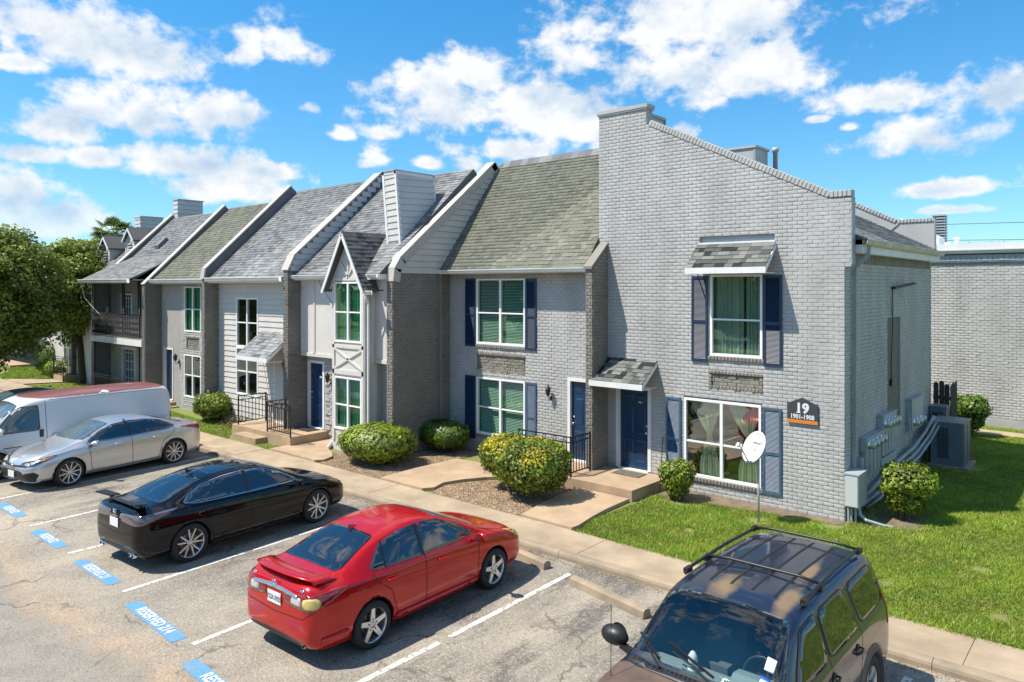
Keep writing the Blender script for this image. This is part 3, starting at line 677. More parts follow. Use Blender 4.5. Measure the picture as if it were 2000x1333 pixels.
# gravel stones in the beds
def scatter_in(poly, n, seed):
    r = np.random.default_rng(seed); P = np.array(poly); lo, hi = P.min(0), P.max(0); out = []
    while len(out) < n:
        q = r.uniform(lo, hi); x, y = q; ins = False; j = len(P)-1
        for i in range(len(P)):
            if (P[i,1] > y) != (P[j,1] > y) and x < (P[j,0]-P[i,0])*(y-P[i,1])/(P[j,1]-P[i,1])+P[i,0]: ins = not ins
            j = i
        if ins: out.append(q)
    return np.array(out)
def stones(poly, n, z, seed, smin=.008, smax=.026):
    P = scatter_in(poly, n, seed); r = np.random.default_rng(seed+1)
    O = np.array([(1,0,0),(0,1,0),(-1,0,0),(0,-1,0),(0,0,1),(0,0,-1)], float); F = np.array([(0,1,4),(1,2,4),(2,3,4),(3,0,4),(1,0,5),(2,1,5),(3,2,5),(0,3,5)])
    s = r.uniform(smin, smax, n)[:,None]*np.c_[r.uniform(.8,1.5,n), r.uniform(.7,1.1,n), r.uniform(.5,.8,n)]; a = r.uniform(0,6.28,n)
    V = O[None]*s[:,None,:]; x = V[:,:,0]*np.cos(a)[:,None]-V[:,:,1]*np.sin(a)[:,None]; y = V[:,:,0]*np.sin(a)[:,None]+V[:,:,1]*np.cos(a)[:,None]
    V = np.stack([x+P[:,0,None], y+P[:,1,None], V[:,:,2]+z], -1).reshape(-1,3); Fq = (F[None]+(np.arange(n)*6)[:,None,None]).reshape(-1,3)
    me = np_mesh('gravel', V, Fq, np.repeat(r.uniform(-1,1,n), 8)); me.materials.append(M['stone']); o = link('gravel', me, None, None); return o
M['stone'] = mat('gravel_stone', (.38,.27,.165), .85, (.22,.155,.10), 5, tone=.6)
tag(stones([(-8.1,-4.15),(-5.35,-4.15),(-5.5,-3.2),(-5.6,-2.6),(-5.6,-1.75),(-6.1,-1.75),(-7.4,-2.15),(-7.8,-2.5),(-8.1,-3.0),(-8.22,-3.5)], 9000, .022, 3), 'brown pea gravel round the wide two lobed shrub', 'gravel', None, 'stuff')
tag(stones([(-30,-5.50),(8,-5.50),(8,-5.33),(-30,-5.33)], 5200, ZP+.004, 9, .004, .014), 'dirt and grit gathered along the kerb', 'grit', None, 'stuff')
tag(stones([(-12.6,-4.15),(-10.0,-4.15),(-10.0,-.35),(-11.45,-.35),(-11.5,-2.5),(-12.4,-2.85),(-13.6,-3.05),(-12.65,-3.6)], 8000, .022, 5), 'brown pea gravel under the two clipped shrubs by the tall wall', 'gravel', None, 'stuff')

# ------------------------------------------------------------------ the end house (number 19)
END = thing('townhouse', 'end townhouse of light grey painted brick with a sloping parapet and the 19 sign', 'townhouse', (-3,0,0), 0, 'townhouses of the row')
PF = Plane('S', 0.); PE = Plane('E', 0.)
poly19 = [(-6.12,-.08),(0,-.08),(0,5.35),(.13,5.35),(.13,6.76),(-.3,6.76),(-4.62,8.90),(-4.71,8.95),(-4.71,9.38),(-6.12,9.38)]
holes19 = [(-5.60,-4.60,.20,2.36),(-3.68,-1.75,.36,2.27),(-3.01,-1.72,3.26,5.30),(-3.27,-1.47,5.90,6.10),(-3.03,-1.74,2.52,2.93)]
front = obj('front_wall', backing(PF, poly19, holes19, .24), M['mortar_light'], END)
pcs = bricks(PF, poly19, holes19, .0070, seed=19)
sidepoly = [(.02,-.08),(7.9,-.08),(7.9,5.4),(.02,5.4)]; sideholes = [(3.3,4.55,1.38,4.15)]
side = obj('side_wall', backing(PE, [(.24,-.08),(7.9,-.08),(7.9,5.6),(.24,5.6)], sideholes, .24), M['mortar_light'], END)
emit(pcs, TB, 'brick', front, M['brick_light'], 300)
emit(bricks(PE, sidepoly, sideholes, .011, seed=20), TB, 'brick', side, M['brick_light'], 300)
emit(soldiers(PE, .30, 7.9, 5.40, 5.60, seed=3), TB, 'soldier_brick', side, M['brick_mid'], 300)
obj('recessed_panel', MB().box((-.06,3.3,1.38),(-.03,4.55,4.15)), mat('panel_stucco', (.20,.185,.165), .9, (.15,.14,.125), 6, bump=.8, bscale=40), END)
# corner end of the parapet
obj('parapet_end', MB().box((.131,.0,5.36),(.145,.22,6.76)), M['metal_blue'], END)
tl = -math.atan((8.90-6.76)/(4.62-.3)); cap = []
n = 54
for i in range(n):
    f = (i+.5)/n; u = -.3 - f*(4.62-.3); z = 6.76 + f*(8.90-6.76)
    cap.append((PF.m(u, z+.075, .078, .26, .155*random.uniform(.95,1.05), tl, -.235), random.uniform(-1,1)))
for i in range(5): cap.append((PF.m(.09-i*.088, 6.84, .078, .26, .15, 0, -.235), random.uniform(-1,1)))
for q in cap: q[0][:3,3] += 0
emit(cap, TB, 'coping_brick', front, M['brick_light'], 300)
ch = obj('chimney', MB().box((-6.12,.24,8.3),(-4.71,.30,9.38)), M['brick_light'], END)
obj('chimney_box', MB().box((-6.10,.30,8.0),(-4.73,.97,9.24)), M['metal_grey'], ch)
obj('chimney_trim', MB().box((-4.729,.31,9.20),(-4.70,.99,9.27)).box((-4.729,.94,8.4),(-4.70,.99,9.20)), M['metal_grey'], ch)
obj('chimney_cap', MB().box((-6.17,-.05,9.38),(-4.66,.34,9.47)).box((-6.15,-.035,9.34),(-4.68,.32,9.38)), M['metal_grey'], ch)
# quoin shadow strip and side return of the tall front wall
# roof: one slope to the right side
s, N_, Ls = None, None, None
A_ = np.array([.30,0,5.90]); B_ = np.array([-5.95,0,9.15]); sv = (B_-A_); Ls = np.linalg.norm(sv); sv = sv/Ls; nn = np.array([sv[2],0,-sv[0]]); nn = nn if nn[2] > 0 else -nn
rf = obj('roof', MB().add([(.30,.26,5.88),(.30,7.9,5.88),(-5.95,7.9,9.13),(-5.95,.26,9.13),(-6.12,7.9,5.88),(-6.12,.26,5.88)], [(0,1,2,3),(3,2,4,5),(0,3,5),(1,4,2)]), M['shingle_dark'], END)
emit(roof_pieces((.30,.26,5.89), (0,1,0), sv, nn, [(0,-.02),(7.64,-.02),(7.64,Ls),(0,Ls)], seed=8), TS, 'shingle', rf, M['shingle_gray'], 300)
gutter(END, .27, 8.0, .27, 5.77, 'gutter_old', 'y', .12, .13)
obj('fascia', MB().box((.02,.30,5.60),(.26,7.98,5.775)), M['white'], END)
downspout(END, [(.34,.52,5.76),(.32,.50,5.55),(.08,.42,5.30),(.065,.42,.1),(.30,.30,.03)], M['metal_blue'])
# back parapet and the boxed chimney in front of it
pp = [(.14,5.7),(.14,6.78),(-.88,6.78),(-6.1,9.45),(-6.1,5.7)]
bp_ = obj('rear_parapet', MB().prism(pp, lambda p,q,w: (p,w,q), 7.91, 8.14), M['metal_grey'], END)
PB = Plane('S', 7.91); cap = []
tl = -math.atan((9.45-6.78)/(6.1-.88)); n = 60
for i in range(n):
    f = (i+.5)/n; cap.append((PB.m(-.88-f*5.22, 6.78+f*2.67+.055, .078, .28, .12*random.uniform(.9,1.1), tl, -.25), random.uniform(-1,1)))
for i in range(11): cap.append((PB.m(.1-i*.09, 6.83, .078, .28, .11*random.uniform(.9,1.1), 0, -.25), random.uniform(-1,1)))
emit(cap, TB, 'coping_brick', bp_, M['brick_light'], 300)
obj('flashing_seam', MB().beam((-1.05,7.90,6.55),(-.80,7.90,6.76),.03,.02).beam((.141,7.89,5.95),(.141,7.89,6.85),.05,.03), M['metal_blue'], bp_)
ck = obj('boxed_chimney', MB().box((-5.6,5.0,7.4),(-3.98,5.95,9.0)), M['metal_grey'], END)
obj('chimney_cap', MB().box((-5.64,4.96,9.0),(-3.94,5.99,9.07)), M['metal_grey'], ck)
obj('corner_trim', MB().box((-4.04,4.985,7.4),(-3.965,4.999,9.0)), M['metal_blue'], ck)
vp = obj('vent_pipe', MB().lathe([(.0,7.5),(.07,7.5),(.07,8.98),(.10,8.99),(.10,9.12),(.0,9.14)], 14, 'z', (-3.80,6.1,0)), M['metal_grey'], END, True)
obj('rear_wall', MB().box((-6.12,8.0,-.1),(0.,8.12,5.72)).box((-6.12,.25,-.1),(-5.98,8.0,9.1)), M['mortar_light'], END)
# openings
door(END, -5.50, -4.66, .28, 2.30, .0, fr=.09, panels=True)
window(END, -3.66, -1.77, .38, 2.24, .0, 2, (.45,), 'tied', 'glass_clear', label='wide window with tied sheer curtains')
sill_bricks(END, PF, -3.72, -1.72, .37, M['brick_mid'], .09, .045)
w2 = window(END, -2.99, -1.74, 3.28, 5.18, .0, 1, (.45,), 'curtain')
sill_bricks(END, PF, -3.05, -1.70, 3.27, M['brick_mid'], .085, .045)
shutter(END, -3.46,-3.05,3.13,5.14,0,M['navy']); shutter(END, -1.71,-1.30,3.13,5.15,0,M['navy'])
shutter(END, -4.14,-3.74,.32,2.21,0,M['blue_faded'],True,'faded blue shutter'); shutter(END, -1.73,-1.31,.30,2.21,0,M['blue_faded'],True,'faded blue shutter')
awning(END, -3.30, -1.46, 5.90, 5.34, .60, 0.)
awning(END, -5.90, -4.42, 3.06, 2.55, .72, 0., seed=9)
obj('recessed_panel', MB().box((-3.27,.06,5.9),(-1.47,.10,6.1)), M['metal_blue'], END)
obj('flashing', MB().box((-3.29,-.03,5.89),(-1.45,.05,5.93)), M['white'], END)
def niche(par, pl, x0, x1, z0, z1, frame=True):
    y = pl.c
    obj('niche_back', backing(pl_off(pl,-.03), [(x0,z0),(x1,z0),(x1,z1),(x0,z1)], [], .05), M['mortar_mid'], par)
    emit(bricks(pl_off(pl,-.03), [(x0+.07,z0+.07),(x1-.07,z0+.07),(x1-.07,z1-.06),(x0+.07,z1-.06)], [], .015, seed=4), TB, 'niche_brick', par, M['brick_tan'], 300)
    pc = soldiers(pl_off(pl,-.02), x0, x1, z0, z0+.07, .04, seed=6) + soldiers(pl_off(pl,-.02), x0, x1, z1-.06, z1, .045, seed=7)
    if frame:
        for k in range(int((z1-z0-.13)/.084)):
            zz = z0+.07+.042+k*.084
            for xx in (x0+.035, x1-.035): pc.append((pl_off(pl,-.02).m(xx, zz, .065, .04, .072), random.uniform(-1,1)))
    emit(pc, TB, 'rowlock_brick', par, M['brick_tan'], 300)
def pl_off(pl, d): return Plane(pl.k, pl.c - d if pl.k == 'S' else pl.c + d)
M['brick_tan'] = mat('painted_brick_tan', (.25,.23,.19), .65, (.20,.185,.155), 1.5, bump=.25, bscale=45, tone=.12)
niche(END, PF, -3.03, -1.74, 2.52, 2.93)

# ------------------------------------------------------------------ dividing walls that stand out in front (built per house)
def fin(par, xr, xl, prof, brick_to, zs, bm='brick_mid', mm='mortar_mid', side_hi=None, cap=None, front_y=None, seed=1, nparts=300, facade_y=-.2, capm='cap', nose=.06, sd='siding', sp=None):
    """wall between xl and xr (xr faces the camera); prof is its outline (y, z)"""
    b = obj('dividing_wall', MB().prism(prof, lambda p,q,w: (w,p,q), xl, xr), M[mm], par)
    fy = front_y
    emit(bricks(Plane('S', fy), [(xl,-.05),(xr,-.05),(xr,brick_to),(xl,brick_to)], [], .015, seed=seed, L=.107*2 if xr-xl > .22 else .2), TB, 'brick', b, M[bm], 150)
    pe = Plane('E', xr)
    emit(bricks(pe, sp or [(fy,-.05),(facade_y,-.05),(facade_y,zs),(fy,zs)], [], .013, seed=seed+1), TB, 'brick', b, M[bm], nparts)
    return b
# wall between the end house and the green roofed house
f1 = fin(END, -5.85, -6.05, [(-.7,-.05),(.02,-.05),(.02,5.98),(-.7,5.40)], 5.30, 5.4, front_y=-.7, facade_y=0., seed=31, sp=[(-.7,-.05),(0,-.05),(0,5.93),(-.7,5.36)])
obj('coping', MB().add([(-6.09,-.76,5.34),(-5.83,-.76,5.34),(-5.83,.0,5.98),(-6.09,.0,5.98),(-6.09,-.76,5.41),(-5.83,-.76,5.41),(-5.83,.0,6.05),(-6.09,.0,6.05)],[(3,2,1,0),(4,5,6,7),(0,1,5,4),(1,2,6,5),(2,3,7,6),(3,0,4,7)]), M['brick_mid'], f1)

# ------------------------------------------------------------------ the house with the green roof
GR = thing('townhouse', 'townhouse with an olive green shingle roof between the tall parapet and the slanting white wall', 'townhouse', (-9,0,0), 0, 'townhouses of the row')
PG = Plane('S', -.2)
pg = [(-11.5,-.08),(-6.05,-.08),(-6.05,5.35),(-11.5,5.35)]; hg = [(-10.34,-8.45,.54,2.24),(-10.34,-8.45,3.18,5.14),(-10.34,-8.45,2.41,2.95),(-7.0,-6.05,.2,2.48)]
gw = obj('front_wall', backing(PG, pg, hg, .22), M['mortar_light'], GR)
emit(bricks(PG, pg, hg, .010, seed=41), TB, 'brick', gw, M['brick_light'], 300)
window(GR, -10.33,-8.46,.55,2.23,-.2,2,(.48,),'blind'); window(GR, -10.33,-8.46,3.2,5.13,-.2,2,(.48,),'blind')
sill_bricks(GR, PG, -10.36,-8.43,.54,M['brick_tan']); sill_bricks(GR, PG, -10.36,-8.43,3.19,M['brick_tan'])
niche(GR, PG, -10.34,-8.45,2.41,2.95,False)
for (a,b,c,d) in ((-10.79,-10.38,3.12,5.13),(-8.42,-8.05,3.12,5.12),(-10.79,-10.38,.38,2.24)): shutter(GR,a,b,c,d,-.2,M['navy'])
shutter(GR,-8.42,-8.05,.38,2.22,-.2,M['blue_faded'],True,'faded blue shutter')
door(GR,-6.90,-6.06,.30,2.38,-.2,knob='l',right_frame=False)
s, N_, Ls = slope_basis(-.62,5.42,2.2,9.0)
rg = obj('roof', MB().add([(-11.5,-.62,5.40),(-6.12,-.62,5.40),(-6.12,2.2,8.98),(-11.5,2.2,8.98),(-11.5,5.5,5.4),(-6.12,5.5,5.4)],[(0,1,2,3),(3,2,5,4),(0,3,4),(1,5,2)]), M['shingle_dark'], GR)
emit(roof_pieces((-11.5,-.62,5.41),(1,0,0),s,N_,[(0,-.03),(5.38,-.03),(5.38,Ls),(0,Ls)],seed=12,dark=.26,wmax=.22,expo=.13), TS, 'shingle', rg, M['shingle_green'], 300)
# ridge cap
rc = MB(); x = -11.3
while x < -6.2: rc.add([(x,2.03,8.80),(x+.26,2.03,8.80),(x+.26,2.2,9.02),(x,2.2,9.03),(x+.26,2.37,8.80),(x,2.37,8.80)],[(0,1,2,3),(3,2,4,5)],random.uniform(-.4,.2)); x += .25
obj('ridge_cap', rc, M['shingle_gray'], GR)
gutter(GR,-11.48,-6.06,-.62,5.27); obj('fascia', MB().box((-11.48,-.61,5.28),(-6.07,-.58,5.40)), M['white'], GR); obj('soffit', MB().box((-11.48,-.58,5.30),(-6.07,-.2,5.33)), M['stucco_gray'], GR)
downspout(GR, [(-11.43,-.66,5.28),(-11.43,-.66,.05)], M['brick_mid'], .09)
obj('back_wall', MB().box((-11.5,5.2,-.1),(-6.12,5.4,5.4)), M['mortar_light'], GR)

# ------------------------------------------------------------------ capped slanting walls
def cap_boards(par, xr, xl, line, m='cap', th=.26, over=.05, xo=None):
    """rake cap following the polyline (y, z) along the top of a dividing wall"""
    mb = MB(); P = [Vector((0,y,z)) for y, z in line]
    for a, b in zip(P, P[1:]):
        d = (b-a).normalized(); nrm = Vector((0,-d.z,d.y)); 
        if nrm.z < 0: nrm = -nrm
        if abs(d.y) < .05: nrm = Vector((0,-1,0))
        a0, b0 = a + nrm*.03, b + nrm*.03; a1, b1 = a0 - nrm*th, b0 - nrm*th
        for (w0, w1) in ((xl-over, xr+over),):
            mb.add([(w0,*a0[1:]),(w1,*a0[1:]),(w1,*b0[1:]),(w0,*b0[1:]),(w0,*a1[1:]),(w1,*a1[1:]),(w1,*b1[1:]),(w0,*b1[1:])],[(0,1,2,3),(7,6,5,4),(0,4,5,1),(1,5,6,2),(2,6,7,3),(3,7,4,0)])
    return obj('rake_cap', mb, M[m], par)
TU = thing('townhouse', 'pale half timbered townhouse with a pointed bay and a tapering board chimney', 'townhouse', (-14,-2.2,0), 0, 'townhouses of the row')
# dividing wall right of it
prof2 = [(-2.45,-.05),(2.3,-.05),(2.3,8.45),(1.85,8.93),(-2.2,5.72),(-2.38,5.45),(-2.45,5.1)]
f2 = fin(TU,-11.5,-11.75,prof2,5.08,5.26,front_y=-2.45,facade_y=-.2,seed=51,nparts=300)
pe = Plane('E',-11.5)
emit(boards(pe,[(-2.43,5.28),(-.62,5.28),(2.2,8.86),(1.84,8.85),(-2.15,5.70),(-2.36,5.45)],[],.185,.034,5.28), TL, 'siding_board', f2, M['siding'], 300)
cap_boards(f2,-11.5,-11.75,[(-2.45,5.05),(-2.40,5.42),(-2.18,5.74),(1.85,8.97)]); cap_boards(f2,-11.5,-11.75,[(1.85,8.97),(2.32,8.50)])
# walls
PT = Plane('S',-2.2); PTU = Plane('S',-2.42)
lw = obj('lower_wall', backing(PT,[(-16.1,-.08),(-11.75,-.08),(-11.75,2.7),(-16.1,2.7)],[(-16.0,-15.15,.2,2.52)],.2), M['mortar_light'], TU)
def stonework(pl, poly, seed):
    r = random.Random(seed); out = []; z = poly[0][1]; 
    while z < poly[2][1]-.03:
        h = r.choice((.05,.065,.08,.10)); u = poly[0][0]
        while u < poly[1][0]-.02:
            w = r.uniform(.12,.38); u1 = min(poly[1][0], u+w); out.append((pl.m((u+u1)/2, z+h/2, u1-u-.008, r.uniform(.02,.065), h-.008, r.uniform(-.03,.03)), r.uniform(-1,1))); u = u1
        z += h
    return out
emit(stonework(PT,[(-15.05,0),(-13.88,0),(-13.88,2.66),(-15.05,2.66)],3), TB, 'stone', lw, M['brick_light'], 300)
emit(bricks(PT,[(-12.33,0),(-11.75,0),(-11.75,2.66),(-12.33,2.66)],[],.015,seed=6), TB, 'brick', lw, M['brick_light'], 100)
uw = obj('upper_wall', backing(PTU,[(-16.1,2.66),(-11.75,2.66),(-11.75,5.3),(-16.1,5.3)],[],.25), M['stucco'], TU)
tb = [((-16.08,2.72),(-11.77,2.72),.11),((-15.35,2.75),(-15.35,5.3),.07),((-16.05,2.75),(-16.05,5.3),.07),((-15.3,5.2),(-14.2,4.1),.07),((-12.3,2.95),(-11.8,3.9),.07),((-16.1,4.85),(-15.35,4.85),.05),((-13.98,2.7),(-13.98,5.2),.10)]
for a, b, w in tb: obj('timber_board', MB().beam((a[0],-2.435,a[1]),(b[0],-2.435,b[1]),w,.03,up=(0,1,0)), M['stucco'], uw)
# bay
bx0, bx1, by = -13.9, -12.33, -2.78
bay = obj('bay', backing(Plane('S',by),[(bx0,0),(bx1,0),(bx1,5.05),((bx0+bx1)/2,6.35),(bx0,5.05)],[(-13.80,-12.45,.62,2.24),(-13.80,-12.45,3.22,5.06)],.06, MB().box((bx1-.05,by+.06,0),(bx1,-1.9,5.05)).box((bx0,by+.06,0),(bx0+.05,-1.9,5.05))), M['stucco'], TU)
for (p,q,w) in (((-13.82,.3),(-13.82,5.0),.10),((-12.41,.3),(-12.41,5.0),.10),((-13.86,3.12),(-12.37,3.12),.10),((-13.86,2.36),(-12.37,2.36),.14),((-13.77,3.05),(-12.46,2.46),.06),((-13.77,2.46),(-12.46,3.05),.06),((-13.115,5.12),(-13.115,6.2),.06),((-13.115,5.2),(-12.75,5.65),.06),((-13.115,5.2),(-13.48,5.65),.06),((-13.88,5.12),(-12.35,5.12),.09)):
    obj('timber_board', MB().beam((p[0],by-.018,p[1]),(q[0],by-.018,q[1]),w,.035,up=(0,1,0)), M['stucco'], bay)
window(TU,-13.78,-12.47,.64,2.22,by,2,(.47,),'vivid',interior=False); window(TU,-13.78,-12.47,3.24,5.04,by,2,(.5,),'vivid',interior=False)
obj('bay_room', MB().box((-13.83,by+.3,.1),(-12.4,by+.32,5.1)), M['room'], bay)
obj('side_boards', MB().box((-12.329,-2.62,.0),(-12.31,-2.58,4.9)).box((-12.329,-2.35,.0),(-12.30,-2.28,4.9)).box((bx1-.02,by-.02,0),(bx1+.02,by+.08,5.)), M['cap'], bay)
downspout(TU, [(-12.28,-2.85,4.78),(-12.26,-2.8,4.55),(-12.27,-2.72,4.4),(-12.27,-2.72,.4),(-12.27,-2.9,.05)], M['white'], .08)
downspout(TU, [(-14.02,-2.5,2.6),(-14.02,-2.5,.35),(-13.9,-2.95,.06)], M['white'], .08)
# bay gable roof
ax, az_ = -13.115, 6.52; ex = .98; ez = 4.78; yb = -3.02
gr_ = obj('gable_roof', MB().add([(ax-ex,yb,ez),(ax,yb,az_),(ax,-1.0,az_),(ax-ex,-2.5,ez),(ax+ex,yb,ez),(ax+ex,-2.5,ez),(ax-ex+.03,yb,ez-.04),(ax,yb,az_-.06),(ax+ex-.03,yb,ez-.04),(ax,-1.0,az_-.06),(ax-ex+.03,-2.5,ez-.04),(ax+ex-.03,-2.5,ez-.04)],[(0,1,2,3),(1,4,5,2),(6,10,9,7),(7,9,11,8),(0,6,7,1),(1,7,8,4)]), M['shingle_dark'], TU)
for sg in (1,-1):
    Pe = np.array([ax+sg*ex, yb, ez+.005]); Pr = np.array([ax, yb, az_+.005]); sv2 = Pr-Pe; L2 = np.linalg.norm(sv2); sv2 /= L2; N2 = np.cross((0,1,0), sv2); N2 = N2 if N2[2] > 0 else -N2
    emit(roof_pieces(Pe,(0,1,0),sv2,N2,[(0,0),(1.45 if 1 else .6,0),(2.05,L2),(0,L2)],seed=21+sg,dark=.5,wmax=.26),TS,'shingle',gr_,M['shingle_dark'],150)
    obj('rake_board', MB().beam((ax+sg*(ex+.0),yb-.015,ez-.07),(ax+sg*.0,yb-.015,az_-.09),.09,.03,up=(0,1,0)), M['white'], gr_)
obj('rake_shadow_board', MB().beam((ax-ex+.1,by-.02,ez+.05),(ax-.03,by-.02,az_-.33),.06,.03,up=(0,1,0)).beam((ax+ex-.1,by-.02,ez+.05),(ax+.03,by-.02,az_-.33),.05,.03,up=(0,1,0)), M['siding'], gr_)
# roof of this house
ET, RTt = (-2.72,5.28), (1.15,8.72)
s, N_, Ls = slope_basis(*ET,*RTt)
rt = obj('roof', MB().add([(-16.1,ET[0],ET[1]-.02),(-11.75,ET[0],ET[1]-.02),(-11.75,RTt[0],RTt[1]-.02),(-16.1,RTt[0],RTt[1]-.02),(-16.1,5,5.2),(-11.75,5,5.2)],[(0,1,2,3),(3,2,5,4),(0,3,4),(1,5,2)]), M['shingle_dark'], TU)
emit(roof_pieces((-16.1,ET[0],ET[1]-.01),(1,0,0),s,N_,[(0,0),(4.35,0),(4.35,Ls),(0,Ls)],[(2.2,3.75,-.1,.55)],seed=14,dark=.4),TS,'shingle',rt,M['shingle_gray'],300)
gutter(TU,-16.08,-14.05,-2.73,5.14); gutter(TU,-12.2,-11.8,-2.73,5.14); gutter(TU,-12.18,-11.9,-2.86,4.66)
obj('fascia', MB().box((-16.08,-2.72,5.1),(-11.77,-2.43,5.26)), M['white'], TU)
# tapering board chimney
def sheared(pcs, x0, z0, k):
    out = []
    Sh = np.eye(4); Sh[0,2] = k; Sh[0,3] = -k*z0
    return [(Sh@a, t) for a, t in pcs]
CK = -.105; cz0, cz1 = 5.7, 8.38
def shv(p): return (p[0]+CK*(p[2]-cz0), p[1], p[2])
cb = MB(); bb = MB().box((-12.62,-1.66,cz0-.3),(-12.02,-.12,cz1)); cb.add([shv(p) for p in bb.v], bb.f)
tch = obj('chimney', cb, M['mortar_dark'], TU)  # backing coloured dark, standing in for shade under the board laps
emit(sheared(boards(Plane('S',-1.66),[(-12.62,cz0-.2),(-12.02,cz0-.2),(-12.02,cz1),(-12.62,cz1)],[],.19,.026),0,cz0,CK),TL,'siding_board',tch,M['siding'],300)
emit(sheared(boards(Plane('E',-12.02),[(-1.66,cz0-.2),(-.12,cz0-.2),(-.12,cz1),(-1.66,cz1)],[],.19,.034),0,cz0,CK),TL,'siding_board',tch,M['siding_lt'],300)
tr = MB(); bb = MB()
for a, b in (((-12.64,-1.69,cz0-.2),(-12.55,-1.64,cz1)),((-12.07,-1.69,cz0-.2),(-12.0,-1.6,cz1)),((-12.05,-.17,cz0-.2),(-11.995,-.10,cz1)),((-12.64,-1.69,cz1-.10),(-11.995,-.10,cz1+.0))): bb.box(a,b)
tr.add([shv(p) for p in bb.v], bb.f); obj('corner_board', tr, M['white'], tch)
obj('chimney_cap', MB().box((-12.94,-1.72,cz1+.0),(-12.26,-.07,cz1+.03)), M['metal_grey'], tch)
door(TU,-15.95,-15.22,.35,2.42,-2.2,knob='l',recess=.05)
obj('back_wall', MB().box((-16.1,4.8,-.1),(-11.75,5,5.2)), M['mortar_light'], TU)
# floodlight under the gutter
fl = thing('floodlight', 'small flat floodlight at the corner under the gutter', 'lamp', (-11.9,-2.9,4.75))
obj('head', MB().beam((-12.3,-2.95,4.83),(-11.98,-2.85,4.72),.16,.05), M['black'], fl); obj('lens', MB().beam((-12.28,-2.955,4.795),(-12.0,-2.86,4.69),.11,.02), M['gutter_old'], fl); obj('bracket', MB().tube([(-11.98,-2.8,4.75),(-11.85,-2.5,4.8)],.02,6), M['black'], fl)

# ------------------------------------------------------------------ board clad house
SD = thing('townhouse', 'white board clad townhouse with a tall paned window and a small shingled awning', 'townhouse', (-19,-2.5,0), 0, 'townhouses of the row')
prof3 = [(-2.9,-.05),(1.2,-.05),(1.2,8.55),(.85,8.92),(-2.68,5.88),(-2.86,5.5),(-2.9,5.2)]
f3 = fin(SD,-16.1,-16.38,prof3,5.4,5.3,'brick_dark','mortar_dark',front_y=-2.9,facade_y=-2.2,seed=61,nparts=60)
emit(boards(Plane('E',-16.1),[(-2.85,5.4),(-2.45,5.4),(.9,8.6),(.86,8.85),(-2.68,5.86)],[],.19,.034,5.4),TL,'siding_board',f3,M['siding_lt'],300)
cap_boards(f3,-16.1,-16.38,[(-2.93,5.42),(-2.68,5.92),(.85,8.96)],'cap',.06); cap_boards(f3,-16.1,-16.38,[(.85,8.96),(1.22,8.58)],'cap',.1)
PS = Plane('S',-2.5); ps = [(-21.3,.1),(-16.38,.1),(-16.38,5.2),(-21.3,5.2)]; hs = [(-20.05,-18.55,1.03,4.52)]
ws = obj('front_wall', backing(PS,[(-21.3,-.05),(-16.38,-.05),(-16.38,5.25),(-21.3,5.25)],hs,.2), M['siding'], SD)
emit(boards(PS,ps,hs,.19,.03), TL, 'siding_board', ws, M['siding'], 300)
window(SD,-20.03,-18.57,2.74,4.5,-2.5,2,(.5,),'dark'); window(SD,-20.03,-18.57,1.05,2.74,-2.5,2,(.5,),'dark')
awning(SD,-18.3,-16.45,3.38,2.62,.95,-2.5,'shingle_gray',13)
door(SD,-17.5,-16.6,.35,2.35,-2.5)
ES, RS = (-2.95,5.2), (.85,8.78)
def simple_roof(par, x0, x1, E_, R_, m, seed, nparts=300, backz=5.2, dark=.4, holes=(), lowm='shingle_dark'):
    s, N_, Ls = slope_basis(*E_,*R_)
    r = obj('roof', MB().add([(x0,E_[0],E_[1]-.02),(x1,E_[0],E_[1]-.02),(x1,R_[0],R_[1]-.02),(x0,R_[0],R_[1]-.02),(x0,R_[0]+3.6,backz),(x1,R_[0]+3.6,backz)],[(0,1,2,3),(3,2,5,4),(0,3,4),(1,5,2)]), M[lowm], par)
    emit(roof_pieces((x0,E_[0],E_[1]-.01),(1,0,0),s,N_,[(0,-.02),(x1-x0,-.02),(x1-x0,Ls),(0,Ls)],holes,seed=seed,dark=dark),TS,'shingle',r,M[m],nparts)
    return r
simple_roof(SD,-21.3,-16.38,ES,RS,'shingle_gray',15)
gutter(SD,-21.28,-16.4,-2.96,5.06,h=.16,w=.15); obj('fascia', MB().box((-21.28,-2.95,5.02),(-16.4,-2.55,5.18)), M['white'], SD)
obj('back_wall', MB().box((-21.3,4.2,-.1),(-16.4,4.4,5.2)), M['mortar_light'], SD)

# ------------------------------------------------------------------ small house with the green roof, far
H5 = thing('townhouse', 'narrow townhouse with a faded green roof, grey stucco and a navy door', 'townhouse', (-24,-2.3,0), 0, 'townhouses of the row')
prof4 = [(-3.05,-.05),(1.,-.05),(1.,8.55),(.55,8.92),(-3.0,5.52),(-3.05,5.2)]
f4 = fin(H5,-21.3,-21.5,prof4,5.2,5.1,'brick_mid','mortar_mid',front_y=-3.05,facade_y=-2.5,seed=71,nparts=40)
obj('side_cladding', MB().prism([(-3.0,5.1),(-2.5,5.1),(.85,8.6),(.55,8.86),(-2.98,5.5)], lambda p,q,w:(w,p,q), -21.3,-21.285), M['cap_dark'], f4)
cap_boards(f4,-21.3,-21.5,[(-3.09,5.18),(-3.03,5.54),(.55,8.96)],'cap',.05,.03)
P5 = Plane('S',-2.3); p5 = [(-24.75,-.05),(-21.5,-.05),(-21.5,5.1),(-24.75,5.1)]; h5 = [(-24.47,-23.03,.48,2.22),(-24.47,-23.03,3.08,4.93),(-24.3,-23.2,2.4,2.92)]
